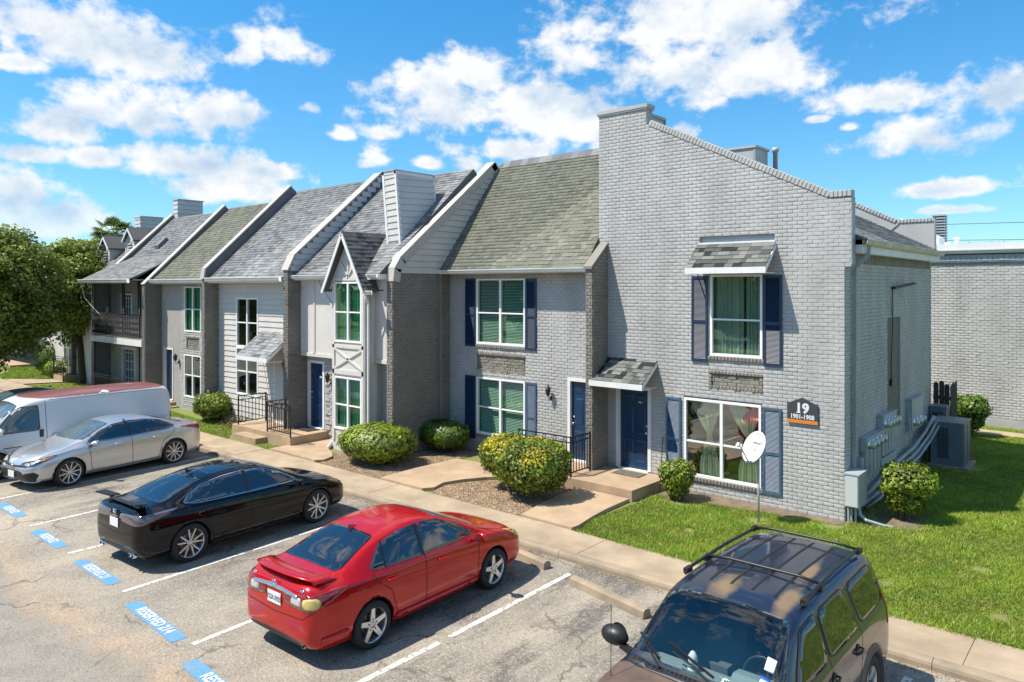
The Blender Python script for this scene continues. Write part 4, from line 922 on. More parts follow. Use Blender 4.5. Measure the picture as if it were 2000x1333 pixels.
w5 = obj('front_wall', backing(P5,[(-26.5,-.05),(-21.5,-.05),(-21.5,5.2),(-26.5,5.2)],h5+[(-26.25,-25.45,.2,2.36)],.2), M['stucco_gray'], H5)
emit(bricks(P5,p5,h5,.014,seed=74), TB, 'brick', w5, M['brick_light'], 120)
niche(H5,P5,-24.3,-23.2,2.4,2.92)
window(H5,-24.45,-23.05,.5,2.2,-2.3,2,(.52,),'dark'); window(H5,-24.45,-23.05,3.1,4.9,-2.3,2,(.5,),'vivid')
door(H5,-26.2,-25.5,.25,2.3,-2.3,m='navy',panels=True,fr=.07)
simple_roof(H5,-26.5,-21.5,(-2.72,5.16),(.75,8.45),'shingle_green',17,200,dark=.3)
gutter(H5,-26.48,-21.55,-2.73,5.03,h=.16,w=.15); obj('fascia', MB().box((-26.48,-2.72,5.0),(-21.55,-2.35,5.14)), M['white'], H5)
obj('back_wall', MB().box((-26.5,4.1,-.1),(-21.5,4.2,5.2)), M['mortar_light'], H5)
# ------------------------------------------------------------------ balcony house
H6 = thing('townhouse', 'townhouse with a black ironwork balcony and a flared grey roof', 'townhouse', (-29,-2.2,0), 0, 'townhouses of the row')
prof5 = [(-2.98,-.05),(1.,-.05),(1.,8.1),(.52,8.5),(-2.98,5.02)]
f5 = fin(H6,-26.5,-26.75,prof5,5.0,5.0,'brick_dark','mortar_dark',front_y=-2.98,facade_y=-2.3,seed=81,nparts=20)
obj('side_cladding', MB().prism([(-2.9,4.98),(-2.35,5.0),(.8,8.1),(.52,8.44)], lambda p,q,w:(w,p,q), -26.5,-26.485), M['cap_dark'], f5)
cap_boards(f5,-26.5,-26.75,[(-3.02,4.98),(.52,8.54)],'cap',.05,.03)
P6 = Plane('S',-2.2); h6 = [(-30.9,-29.7,2.7,4.65),(-30.75,-29.3,.2,2.15)]
w6 = obj('front_wall', backing(P6,[(-32,-.05),(-26.75,-.05),(-26.75,5.2),(-32,5.2)],h6,.2), M['mortar_mid'], H6)
emit(bricks(P6,[(-32,-.05),(-26.75,-.05),(-26.75,2.3),(-32,2.3)],h6,.013,seed=84), TB,'brick',w6,M['brick_cream'],0)
emit(bricks(P6,[(-32,2.7),(-26.75,2.7),(-26.75,5.2),(-32,5.2)],h6,.013,seed=85), TB,'brick',w6,M['brick_light'],0)
prof6 = [(-2.95,-.05),(1.,-.05),(1.,8.1),(.72,8.45),(-1.95,5.85),(-2.95,5.1)]
f6 = fin(H6,-32.0,-32.25,prof6,5.0,5.0,'brick_dark','mortar_dark',front_y=-2.95,facade_y=-2.2,seed=91,nparts=0)
cap_boards(f6,-32.0,-32.25,[(-1.95,5.9),(.72,8.5)],'cap',.06,.04)
door(H6,-30.85,-29.75,2.72,4.5,-2.2,m='navy',fr=.1); door(H6,-30.65,-29.4,.15,2.05,-2.2,m='navy',fr=.12)
for zz in (0,1):
    z0_, z1_ = ((2.8,4.45),(.3,2.0))[zz]; x0_, x1_ = ((-30.8,-29.8),(-30.6,-29.45))[zz]; mb = MB()
    for k in range(4): mb.box((x0_+.12+k*(x1_-x0_-.24)/3-.012,-2.16,z0_),(x0_+.12+k*(x1_-x0_-.24)/3+.012,-2.14,z1_))
    for k in range(5): mb.box((x0_+.1,-2.16,z0_+.1+k*(z1_-z0_-.2)/4-.012),(x1_-.1,-2.14,z0_+.1+k*(z1_-z0_-.2)/4+.012))
    obj('door_grille', mb, M['blind'], H6)
bf = obj('balcony_floor', MB().box((-32.2,-3.02,2.40),(-26.75,-2.2,2.66)), M['white'], H6)
ir = MB()
def scroll_panel(mb, x0, x1, z0, z1, y, horiz=True):
    for x in (x0, x1): mb.box((x-.024,y-.02,z0),(x+.024,y+.02,z1))
    for z in (z0, z1): mb.box((x0,y-.02,z-.024),(x1,y+.02,z+.024))
    n = max(1, round((x1-x0)/.24)) if horiz else 1; m_ = max(1, round((z1-z0)/.24)); cw = (x1-x0)/n; chh = (z1-z0)/m_
    for i in range(n):
        for j in range(m_):
            cx, cz = x0+(i+.5)*cw, z0+(j+.5)*chh; r = min(cw,chh)*.42
            pts = [(cx+r*math.cos(t*.7854), y, cz+r*math.sin(t*.7854)) for t in range(9)]; mb.tube(pts,.019,4,False)
            mb.tube([(cx-r*.7,y,cz-r*.7),(cx,y,cz),(cx+r*.7,y,cz+r*.7)],.015,4,False); mb.tube([(cx+r*.7,y,cz-r*.7),(cx-r*.7,y,cz+r*.7)],.015,4,False)
for (a,b) in ((-32.1,-30.4),(-30.4,-28.7),(-28.7,-27.0)): scroll_panel(ir,a,b,2.75,3.7,-2.98)
for xx in (-32.1,-30.45,-28.75,-27.15): scroll_panel(ir,xx,xx+.22,3.7,5.1,-2.98,False)
obj('balcony_ironwork', ir, M['black_iron'], H6)
obj('porch_post', MB().box((-27.2,-2.96,0),(-27.14,-2.90,2.4)).box((-32.0,-2.96,0),(-31.94,-2.9,2.4)), M['black_iron'], H6)
E6, K6, R6 = (-3.38,5.22), (-1.25,6.32), (.72,8.32)
s, N_, Ls = slope_basis(*E6,*K6)
r6 = obj('roof', MB().add([(-32.3,E6[0],E6[1]-.02),(-27.0,E6[0],E6[1]-.02),(-27.0,K6[0],K6[1]-.02),(-32.3,K6[0],K6[1]-.02),(-32.0,K6[0],K6[1]-.02),(-26.75,K6[0],K6[1]-.02),(-26.75,R6[0],R6[1]-.02),(-32.0,R6[0],R6[1]-.02),(-32,4.3,5.2),(-26.75,4.3,5.2),(-27.0,-2.2,5.2)],[(0,1,2,3),(4,5,6,7),(7,6,9,8),(1,10,2)]), M['shingle_dark'], H6)
emit(roof_pieces((-32.3,E6[0],E6[1]-.01),(1,0,0),s,N_,[(0,0),(5.3,0),(5.3,Ls),(0,Ls)],seed=25,dark=.4),TS,'shingle',r6,M['shingle_gray'],80)
s, N_, Ls = slope_basis(*K6,*R6)
emit(roof_pieces((-32.0,K6[0],K6[1]-.01),(1,0,0),s,N_,[(0,0),(5.25,0),(5.25,Ls),(0,Ls)],seed=26,dark=.4),TS,'shingle',r6,M['shingle_gray'],80)
obj('gable_end', MB().prism([(-3.35,5.12),(-.9,5.12),(-.9,6.6),(-1.26,6.28)], lambda p,q,w:(w,p,q), -27.05,-27.0), M['metal_blue'], H6)
gutter(H6,-32.3,-27.0,-3.39,5.04,h=.18,w=.16); obj('soffit', MB().box((-32.3,-3.38,5.12),(-27.0,-2.2,5.15)), M['stucco_gray'], H6)
obj('roof_vent', MB().add([(-30.2,-.95,6.62),(-29.85,-.95,6.62),(-29.85,-.5,7.12),(-30.2,-.5,7.12),(-30.2,-1.0,6.80),(-29.85,-1.0,6.80),(-29.85,-.6,7.2),(-30.2,-.6,7.2)],[(3,2,1,0),(4,5,6,7),(0,1,5,4),(1,2,6,5),(2,3,7,6),(3,0,4,7)]), M['cap_dark'], H6)
def board_chimney(par, x0, x1, y0, y1, z0, z1):
    c = obj('chimney', MB().box((x0,y0,z0),(x1,y1,z1)), M['mortar_dark'], par)  # dark backing colour shows through the board gaps as painted lap shade
    emit(boards(Plane('S',y0),[(x0,z0),(x1,z0),(x1,z1),(x0,z1)],[],.22,.03),TL,'siding_board',c,M['siding_lt'],300)
    emit(boards(Plane('E',x1),[(y0,z0),(y1,z0),(y1,z1),(y0,z1)],[],.22,.03),TL,'siding_board',c,M['siding_lt'],300)
    obj('chimney_cap', MB().box((x0-.04,y0-.04,z1),(x1+.04,y1+.04,z1+.06)), M['metal_grey'], c); return c
board_chimney(H6,-32.2,-31.75,.83,2.1,7.0,9.2)
obj('back_wall', MB().box((-32,4.1,-.1),(-26.75,4.2,5.2)), M['mortar_light'], H6)
# ------------------------------------------------------------------ dormer houses behind the trees
H7 = thing('townhouse', 'townhouse beyond the balcony with two small white roof dormers', 'townhouse', (-35,-1.9,0), 0, 'townhouses of the row')
P7 = Plane('S',-1.9); h7 = [(-38.4,-37.5,.4,2.5)]
w7 = obj('front_wall', backing(P7,[(-42.0,-.05),(-32.25,-.05),(-32.25,5.2),(-42.0,5.2)],[(-39.0,-37.55,.6,3.35)],.2), M['siding'], H7)
window(H7,-39.0,-37.55,.6,3.35,-1.9,2,(.38,.85),'vivid')
simple_roof(H7,-37.3,-32.25,(-2.0,5.2),(.9,7.75),'shingle_gray',33,0); 
simple_roof(H7,-42.0,-37.3,(-2.0,5.2),(.9,7.3),'shingle_gray',34,0); 
obj('dividing_wall', MB().prism([(-2.1,-.05),(1.6,-.05),(1.6,7.8),(1.2,8.2),(-2.1,5.3)], lambda p,q,w:(w,p,q), -37.45,-37.25), M['mortar_dark'], H7)
board_chimney(H7,-37.9,-37.2,1.3,2.5,6.6,8.7)
for k, x in enumerate((-36.6,-34.35)):
    zo = .35*k; d_ = obj('dormer', MB().prism([(x,5.6+zo),(x+1.05,5.6+zo),(x+1.05,6.95+zo),(x+.525,7.45+zo),(x,6.95+zo)], lambda p,q,w:(p,w,q), -.9+.3*k, 1.2), M['siding'], H7)
    yd = -.9+.3*k
    rr = MB()
    for sg in (1,-1):
        cx = x+.525; rr.add([(cx,yd-.15,7.52+zo),(cx+sg*.68,yd-.15,6.86+zo),(cx+sg*.68,1.2,6.86+zo),(cx,1.2,7.52+zo),(cx,yd-.15,7.46+zo),(cx+sg*.68,yd-.15,6.80+zo),(cx+sg*.68,1.2,6.80+zo),(cx,1.2,7.46+zo)],[(0,1,2,3),(7,6,5,4),(0,4,5,1),(1,5,6,2),(2,6,7,3),(3,7,4,0)])
    obj('dormer_roof', rr, M['shingle_dark'], d_)
    obj('louvre', MB().box((x+.33,yd-.02,5.9+zo),(x+.72,yd-.005,6.75+zo)), M['room'], d_)
    lv = MB(); [lv.box((x+.30,yd-.045,5.95+zo+j*.14),(x+.75,yd-.02,6.0+zo+j*.14)) for j in range(6)]; obj('slat', lv, M['white'], d_)
    obj('trim', MB().beam((x+.525,yd-.16,7.42+zo),(x-.12,yd-.16,6.80+zo),.09,.03,up=(0,1,0)).beam((x+.525,yd-.16,7.42+zo),(x+1.17,yd-.16,6.80+zo),.09,.03,up=(0,1,0)).box((x,yd-.03,5.6+zo),(x+.1,yd-.002,6.95+zo)).box((x+.95,yd-.03,5.6+zo),(x+1.05,yd-.002,6.95+zo)), M['white'], d_)
obj('back_wall', MB().box((-42,4.3,-.1),(-32.3,4.5,5.2)), M['mortar_light'], H7)
H8 = thing('townhouse', 'grey townhouse at the far left with a recessed porch behind the big tree', 'townhouse', (-51,0,0), 0, 'townhouses of the row')
obj('side_wing', MB().box((-52.0,.5,-.05),(-45.9,9.,5.3)), M['stucco_gray'], H8)
obj('front_wall', MB().box((-47.0,-.6,-.05),(-45.9,.5,5.3)).box((-62,-.2,-.05),(-52,6,5.3)), M['siding'], H8)
obj('porch_floor', MB().box((-62,-2.2,-.05),(-47.0,.5,.15)), M['porch'], H8)
door(H8,-48.7,-47.8,.15,2.3,.5,m='navy'); window(H8,-51.6,-49.6,.6,2.3,.5,2,(.5,),'dark',interior=False)
obj('porch_post', MB().box((-52.2,-2.0,.15),(-52.0,-1.8,2.7)).box((-56.2,-2.0,.15),(-56.,-1.8,2.7)), M['white'], H8)
obj('roof', MB().add([(-62,-2.4,2.9),(-46,-2.4,2.9),(-46,.5,3.6),(-62,.5,3.6),(-62,-.9,5.3),(-45.7,-.9,5.3),(-45.7,4,7.6),(-62,4,7.6),(-62,9.3,5.3),(-45.7,9.3,5.3)],[(0,1,2,3),(4,5,6,7),(7,6,9,8),(5,9,6)]), M['shingle_gray'], H8)
# ------------------------------------------------------------------ neighbour on the right
NB = thing('apartment_building', 'long low pale grey brick building with a flat white edged roof at the right', 'building', (5,14.2,0))
PN = Plane('S',14.2)
wn_ = obj('front_wall', backing(PN,[(-4,-.05),(16,-.05),(16,5.95),(-4,5.95)],[],.3), M['mortar_light'], NB)
emit(bricks(PN,[(-2,.32),(16,.32),(16,5.72),(-2,5.72)],[],.012,seed=101,L=.235,Hh=.094), TB, 'brick', wn_, M['brick_light'], 300)
wn2 = obj('frieze', MB().box((-4,14.12,5.76),(16,14.2,6.02)), M['metal_blue'], NB)
emit(soldiers(Plane('S',14.12),-2,16,5.80,6.02,.02,.16,seed=9),TB,'soldier_brick',wn2,M['utility'],120)
obj('base_course', MB().box((-4,14.15,-.05),(16,14.2,.30)), M['mortar_light'], NB)
gutter(NB,-4,16,14.11,6.06,'gutter',h=.14,w=.16); obj('fascia', MB().box((-4,14.0,6.2),(16,14.4,6.42)), M['white'], NB)
obj('roof', MB().box((-4,14.4,6.05),(16,34,6.32)), M['white'], NB)
obj('body', MB().box((-4,14.5,-.05),(16,34,6.04)), M['mortar_light'], NB)
rv = obj('roof_hood', MB().prism([(-2.6,6.3),(-1.25,6.3),(-1.3,6.8),(-2.6,7.6)], lambda p,q,w:(p,w,q), 16.,17.2), M['vinyl'], NB)
sk = obj('roof_stack', MB().box((-1.75,17.4,6.3),(-1.35,17.9,7.78)), M['black'], NB); mb = MB(); [mb.box((-1.78,17.37,6.4+.11*i),(-1.32,17.93,6.45+.11*i)) for i in range(13)]; obj('stack_rib', mb, M['metal_blue'], sk)
obj('roof_pipe', MB().lathe([(.0,6.3),(.09,6.3),(.09,6.72),(.12,6.72),(.12,6.78),(0,6.80)],12,'z',(-.75,16.5,0)).lathe([(.0,6.3),(.12,6.3),(.12,6.6),(0,6.62)],12,'z',(-1.05,16.5,0)), M['vinyl'], NB)
for k, (za, zb) in enumerate(((11.9,13.0),(10.2,10.7))):
    wr = MB().tube([(-60+i*12, 82, za+(zb-za)*i/14 - 1.2*math.sin(i*.9)**2*.4) for i in range(15)], .035, 5); tag(obj('power_line', wr, M['black'], None), ('upper' if k == 0 else 'lower')+' thin power line crossing the sky at the right', 'power line')
# ------------------------------------------------------------------ plants
def leaves(name, P, Nr, size, m, parent, tones, seed=0, aspect=.62, jitter=.55, smooth=False):
    r = np.random.default_rng(seed); n = len(P)
    Nv = Nr + r.normal(0, jitter, (n,3)); Nv /= np.linalg.norm(Nv, axis=1)[:,None]
    a = np.cross(Nv, r.normal(0,1,(n,3))); a /= np.linalg.norm(a,axis=1)[:,None]; b = np.cross(Nv, a)
    s = size*r.uniform(.6,1.3,n)[:,None]
    V = np.stack([P-a*s, P-b*s*aspect+Nv*s*.18, P+a*s, P+b*s*aspect+Nv*s*.18], 1).reshape(-1,3)
    Fq = (np.array([[0,1,2,3]])[None] + (np.arange(n)*4)[:,None,None]).reshape(-1,4)
    me = np_mesh(name, V, Fq, tones); me.materials.append(m); return link(name, me, None, parent)
def lumps(D, r, k, amp):
    c = r.normal(0,1,(k,3)); c /= np.linalg.norm(c,axis=1)[:,None]; h = np.zeros(len(D)); 
    for q in c: h = np.maximum(h, np.exp(-((1-D@q)*14)))
    return (h-.45)*amp
def ico(mb, c, rad, seed=0, sub=2):
    bm = bmesh.new(); bmesh.ops.create_icosphere(bm, subdivisions=sub, radius=1)
    mb.add([(c[0]+v.co.x*rad[0], c[1]+v.co.y*rad[1], c[2]+v.co.z*rad[2]) for v in bm.verts], [tuple(v.index for v in f.verts) for f in bm.faces]); bm.free()
M['core'] = mat('shrub_inside', (.012,.018,.007), 1.)  # near-black solid core; the shade between the leaves is put into its colour
def shrub(label, blobs, m, n, size, seed, base, stems=6, group='clipped shrubs', name='shrub', amp=.10, sq=2.4, mats=None):
    """blobs: centre x, y, z, radii; leaf shells over a solid core coloured dark as inner shade"""
    r = np.random.default_rng(seed); t = thing(name, label, 'shrub', (base[0],base[1],0), 0, group); allP=[]; allN=[]; T=[]; G=[]
    tot = sum(b[3]*b[4]+b[3]*b[5] for b in blobs)
    for bi, (cx,cy,cz,rx,ry,rz) in enumerate(blobs):
        k = int(n*(rx*ry+rx*rz)/tot); D = r.normal(0,1,(k,3)); D /= np.linalg.norm(D,axis=1)[:,None]
        sup = (np.abs(D)**sq).sum(1)**(-1/sq); rad = sup*(1+lumps(D, r, 46, amp*1.5))*np.where(r.random(k)<.10, r.uniform(1.0,1.09,k), r.uniform(.80,1.03,k))
        P = np.c_[cx+D[:,0]*rad*rx, cy+D[:,1]*rad*ry, cz+D[:,2]*rad*rz]
        P += r.normal(0,.012,P.shape); keep = np.ones(k,bool)
        for bj, (x2,y2,z2,a2,b2,c2) in enumerate(blobs):
            if bj != bi: keep &= (((P[:,0]-x2)/a2)**2+((P[:,1]-y2)/b2)**2+((P[:,2]-z2)/c2)**2) > .62
        keep &= P[:,2] > .03
        P = P[keep]; D = D[keep]; Nn_ = D/np.array([rx,ry,rz]); Nn_ /= np.linalg.norm(Nn_,axis=1)[:,None]
        allP.append(P); allN.append(Nn_); T.append(np.clip(r.normal(0,.45,len(P)) + lumps(D, r, 14, 1.1), -1.3, 1.3)); G.append(np.full(len(P), bi))
    P = np.concatenate(allP); Nn_ = np.concatenate(allN); T = np.concatenate(T); G = np.concatenate(G)
    # stray sprigs that break the clipped outline
    ns = max(6, n//420); sb = [blobs[r.integers(len(blobs))] for _ in range(ns)]; SP=[]; SN=[]
    for (cx,cy,cz,rx,ry,rz) in sb:
        d = r.normal(0,1,3); d[2] = abs(d[2])*.9+.1; d /= np.linalg.norm(d); L_ = r.uniform(.05,.15)
        for q in range(7): SP.append(np.array([cx+d[0]*rx*1.0, cy+d[1]*ry*1.0, cz+d[2]*rz*1.0]) + (d+np.array([0,0,.5]))*L_*q/7 + r.normal(0,.012,3)); SN.append(d)
    P = np.concatenate([P, SP]); Nn_ = np.concatenate([Nn_, SN]); T = np.concatenate([T, r.uniform(0,1,len(SP))]); G = np.concatenate([G, np.zeros(len(SP),int)])
    if mats is None: leaves('foliage', P, Nn_, size, m, t, T, seed)
    else:
        z0_, z1_ = P[:,2].min(), P[:,2].max()
        for name_, mm, test in mats:
            sel = test(P, G, r);  
            if sel.sum(): o = leaves('foliage', P[sel], Nn_[sel], size, mm, t, T[sel], seed); 
    cm = MB(); [ico(cm,(b[0],b[1],b[2]),(b[3]*.75,b[4]*.75,b[5]*.75)) for b in blobs]; obj('shade_core', cm, M['core'], t, True)
    for i in range(stems):
        b = blobs[i % len(blobs)]; a = 6.28*i/stems; e = (b[0]+.55*b[3]*math.cos(a), b[1]+.55*b[4]*math.sin(a), b[2]-.25*b[5])
        sx_, sy_ = base[0]+.16*math.cos(a)+(b[0]-base[0])*.3, base[1]+.16*math.sin(a)
        obj('stem', MB().tube([(sx_,sy_,-.02),((sx_*.6+e[0]*.4),(sy_*.6+e[1]*.4),e[2]*.45),e],[.022,.016,.010],6), M['twig'], t)
    return t
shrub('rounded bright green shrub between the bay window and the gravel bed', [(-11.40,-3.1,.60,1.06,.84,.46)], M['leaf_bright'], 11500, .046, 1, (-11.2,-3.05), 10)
shrub('dark green shrub in the shade at the foot of the tall side wall', [(-10.95,-.95,.56,.78,.55,.36)], M['leaf_green'], 8000, .042, 2, (-10.95,-.95), 8)
yb = lambda P,G,r: ((G==1) & (P[:,2] > .82+.2*r.random(len(P)))) | ((G==0) & (np.sin(P[:,0]*5.1+1.)*np.sin(P[:,1]*4.3+.5)+np.sin(P[:,0]*9.+P[:,2]*8)*.4 > .25) & (P[:,2] > .95) & (r.random(len(P)) < .8)) | ((P[:,2] < .75) & (P[:,0] < -5.9) & (np.sin(P[:,0]*7+P[:,2]*9) > .1) & (r.random(len(P)) < .7))
_sel = {}
def _y(P,G,r): _sel['y'] = yb(P,G,np.random.default_rng(5)); return _sel['y']
def _g(P,G,r): return ~_sel['y']
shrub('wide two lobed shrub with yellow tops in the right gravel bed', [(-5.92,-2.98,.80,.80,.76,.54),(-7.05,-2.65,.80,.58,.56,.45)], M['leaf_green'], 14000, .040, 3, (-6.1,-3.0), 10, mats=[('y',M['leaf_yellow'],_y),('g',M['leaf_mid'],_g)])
shrub('small upright bright shrub beside the porch of the end house', [(-3.42,-.85,.60,.38,.36,.30),(-3.42,-.85,.36,.27,.26,.28)], M['leaf_bright'], 3600, .036, 4, (-3.42,-.85), 6, amp=.22, sq=2.)
shrub('leafy shrub at the shaded side of the end house by the utility box', [(.95,.95,.80,.50,.46,.36),(.9,1.0,.5,.36,.36,.3)], M['leaf_bright'], 4600, .042, 5, (.9,1.0), 7, amp=.25, sq=2.)
shrub('shrub behind the air conditioner against the neighbour wall', [(.30,11.9,.95,.58,.45,.36),(.3,11.9,.55,.42,.36,.36)], M['leaf_green'], 5000, .055, 6, (.25,11.9), 5, amp=.2)
shrub('squared brown tinged shrub before the board clad house', [(-20.9,-2.95,.60,.66,.50,.38)], M['leaf_bright'], 6500, .042, 7, (-20.9,-2.95), 6, sq=3.6, mats=[('r',M['leaf_red'],lambda P,G,r:(P[:,2]<.5)&(np.random.default_rng(3).random(len(P))<.5)),('g',M['leaf_bright'],lambda P,G,r:~((P[:,2]<.5)&(np.random.default_rng(3).random(len(P))<.5)))])
shrub('tall square hedge block on the far lawn', [(-41.3,-1.5,.95,.95,.8,.78)], M['leaf_green'], 7000, .07, 8, (-41.3,-1.5), 2, sq=5.)
shrub('low round shrub in front of the tall square hedge', [(-39.6,-1.9,.48,.85,.6,.40)], M['leaf_bright'], 4000, .06, 9, (-39.6,-1.9), 2)
def small_plant(x, y, label, seed, n=240, r_=.3, h=.3):
    r = np.random.default_rng(seed); t = thing('border_plant', label, 'plant', (x,y,0)); P = np.c_[x+r.normal(0,r_*.5,n), y+r.normal(0,r_*.4,n), np.abs(r.normal(.1,h*.4,n))]
    leaves('foliage', P, np.tile([0,0,1.],(n,1)), .05, M['leaf_red'], t, r.normal(0,.5,n), seed, .4, 1.); return t
small_plant(-19.3,-2.9,'dark reddish border plant left of the black railing',3,420,.6,.35)
def tree(label, base, crown, m, nclump, nleaf, size, seed, trunk_r=.22, limbs=7, group=None, name='tree'):
    r = np.random.default_rng(seed); t = thing(name, label, 'tree', (base[0],base[1],0), 0, group); cx,cy,cz,rx,ry,rz = crown
    tr = MB(); top = (cx, cy, cz-.2*rz); fork = cz-.75*rz
    tr.tube([(base[0],base[1],-.1),(base[0]+.05,base[1],.25),(base[0]*.8+cx*.2,base[1],fork*.6),(base[0]*.55+cx*.45,(base[1]+cy)/2,fork),top],[trunk_r*1.5,trunk_r*1.05,trunk_r*.9,trunk_r*.75,trunk_r*.3],12)
    C = []
    while len(C) < nclump:
        d = r.normal(0,1,3); d /= np.linalg.norm(d); q = r.uniform(.35,1.)**.5; p = np.array([cx+d[0]*rx*q, cy+d[1]*ry*q, cz+d[2]*rz*q])
        C.append((p, d, r.uniform(.13,.24)*(rx+rz)/2))
    for i in range(limbs):
        p = C[i*3][0]; tr.tube([(base[0]*.55+cx*.45,(base[1]+cy)/2,fork),tuple((np.array([cx,cy,fork])+p)/2+np.array([0,0,.3])),tuple(p)],[trunk_r*.5,trunk_r*.3,trunk_r*.08],7)
    obj('trunk', tr, M['bark'], t, True)
    PP=[];NN=[];TT=[]; k = nleaf//nclump
    for p, d, cr in C:
        q = r.normal(0,1,(k,3)); q /= np.linalg.norm(q,axis=1)[:,None]; rad = cr*r.uniform(.35,1.1,k)**.6
        PP.append(p+q*rad[:,None]*np.array([1.15,1.15,.8])); NN.append(q+np.array([0,0,.5])); TT.append(np.clip(r.normal(r.normal(0,.45),.35,k),-1,1.3))
    leaves('crown', np.concatenate(PP), np.concatenate(NN), size, m, t, np.concatenate(TT), seed, .6, .6); return t
tree('broad bright green shade tree at the left edge of the picture', (-32.6,-7.6), (-32.6,-7.6,4.55,3.85,3.3,3.05), M['leaf_tree'], 330, 80000, .085, 21, .26)
tree('darker slim shade tree with a visible trunk beside the balcony house', (-36.2,-1.9), (-37.4,-2.2,4.75,2.5,2.0,2.6), M['leaf_tree'], 170, 36000, .09, 22, .25)
tree('small bright tree behind the dormer house', (-52,4.5), (-52,4.5,6.2,2.6,2.4,2.6), M['leaf_bright'], 60, 9000, .13, 23, .2)
tree('distant tree far left beyond the roofs', (-66,1), (-66,1,5.5,4,4,3.2), M['leaf_green'], 60, 9000, .17, 24, .3)
# bare twiggy tree top above the neighbour roof
tp = thing('bare_tree', 'thin bare treetop just above the roof at the right', 'tree', (-6,60,0)); r_ = random.Random(4); mb = MB(); mb.tube([(-6,60,0),(-6,60,7.2)],[.2,.1],6)
for i in range(46):
    a = r_.uniform(0,6.28); q = r_.uniform(.5,2.2); mb.tube([(-6,60,6.6+r_.uniform(0,.6)),(-6+q*math.cos(a)*.6,60+q*math.sin(a)*.6,7.6),(-6+q*math.cos(a),60+q*math.sin(a),8.0+r_.uniform(0,.9))],[.04,.03,.015],4)
obj('branches', mb, M['twig'], tp)
# palm
pt = thing('palm_tree', 'fan palm with a round crown rising behind the dormer roofs', 'palm tree', (-74.8,14.3,0))
obj('trunk', MB().tube([(-74.8,14.3,0),(-74.9,14.3,5),(-74.8,14.3,9.6)],[.35,.25,.28],10), M['bark'], pt, True)
r_ = random.Random(9)
for i in range(46):
    a = r_.uniform(0,6.28); e = math.asin(r_.uniform(-.35,1.)); L = r_.uniform(1.0,1.4); c0 = Vector((-74.8,14.3,10.2)); d = Vector((math.cos(a)*math.cos(e), math.sin(a)*math.cos(e), math.sin(e)))
    hub = c0 + d*L; side_ = d.cross(Vector((0,0,1))); side_ = side_.normalized() if side_.length > .1 else Vector((1,0,0)); up = side_.cross(d); mb = MB(); mb.tube([c0,hub],.03,4)
    for k in range(13):
        th = R(-85+170*k/12); dd = d*math.cos(th)+side_*math.sin(th); tip = hub+dd*1.1-Vector((0,0,.22*(1+abs(math.sin(th))))); w_ = (dd.cross(up)).normalized()*.085
        mid = hub+dd*.5; mb.add([hub,mid-w_,tip,mid+w_],[(0,1,2,3)], r_.uniform(-.6,.6))
    obj('frond', mb, M['leaf_palm'], pt)
# grass
def grass(label, poly, dens, z, seed, w=.014, h=(.03,.075), bald=()):
    P = np.array(poly); area = abs(sum(P[i,0]*P[(i+1)%len(P),1]-P[(i+1)%len(P),0]*P[i,1] for i in range(len(P))))/2; n = int(area*dens)
    Q = []; r = np.random.default_rng(seed); lo, hi = P.min(0), P.max(0); tot = 0
    while tot < n:
        q = r.uniform(lo, hi, (n,2)); ins = np.zeros(n,bool); j = len(P)-1
        for i in range(len(P)):
            c = ((P[i,1] > q[:,1]) != (P[j,1] > q[:,1])); 
            with np.errstate(divide='ignore', invalid='ignore'): xx = (P[j,0]-P[i,0])*(q[:,1]-P[i,1])/(P[j,1]-P[i,1])+P[i,0]
            ins ^= c & (q[:,0] < xx); j = i
        for (bx,by,br) in bald: ins &= (((q[:,0]-bx)**2+(q[:,1]-by)**2)**.5 > br*r.uniform(.4,1.2,n))
        q = q[ins]; Q.append(q); tot += len(q)
    q = np.concatenate(Q)[:n]; n = len(q)
    patch = np.sin(q[:,0]*1.7+1.3*np.sin(q[:,1]*1.1))*np.sin(q[:,1]*1.9+1.1*np.sin(q[:,0]*.8)) ; patch2 = np.sin(q[:,0]*6.1+q[:,1]*3.3)*np.sin(q[:,1]*7.3-q[:,0]*2.1)
    a = r.uniform(0,6.28,n); hh = r.uniform(*h,n)*(1+.25*patch); lean = r.normal(0,.5,(n,2))*hh[:,None]
    dx, dy = np.cos(a)*w*.5*r.uniform(.7,1.4,n), np.sin(a)*w*.5*r.uniform(.7,1.4,n); Z = np.full(n, z)
    V = np.stack([np.c_[q[:,0]-dx,q[:,1]-dy,Z], np.c_[q[:,0]+dx,q[:,1]+dy,Z], np.c_[q[:,0]+lean[:,0],q[:,1]+lean[:,1],Z+hh]],1).reshape(-1,3)
    me = np_mesh('grass', V, np.arange(3*n).reshape(-1,3), np.clip(r.normal(0,.35,n)+.35*patch+.2*patch2,-1,1.3)); me.materials.append(M['grass_blade']); o = link('grass', me, None, None); return tag(o, label, 'grass', None, 'stuff')
bald = [(-2.2,-2.6,.16),(1.5,-2.9,.2),(2.6,-1.2,.22),(.4,-3.3,.14),(3.1,-3.2,.2),(-1.4,-1.15,.35),(-3.3,-.9,.55),(-1.0,-.45,.3),(-.1,-.5,.35),(.8,.7,.8),(1.1,7.0,.7)]
grass('lush green lawn before the end house', [(-4.05,-4.17),(6.5,-4.17),(6.5,-.3),(.1,-.3),(-3.9,-.8),(-4.02,-2.6)], 3600, 0., 1, bald=bald)
grass('lawn along the shaded side of the end house', [(.1,-.3),(6.5,-.3),(5.5,12.5),(.1,12.5)], 2300, 0., 2, .017, bald=bald)
grass('wider lawn reaching beyond the right edge of the picture', [(6.5,-4.17),(16,-4.17),(16,12.5),(5.5,12.5)], 900, 0., 21, .028)
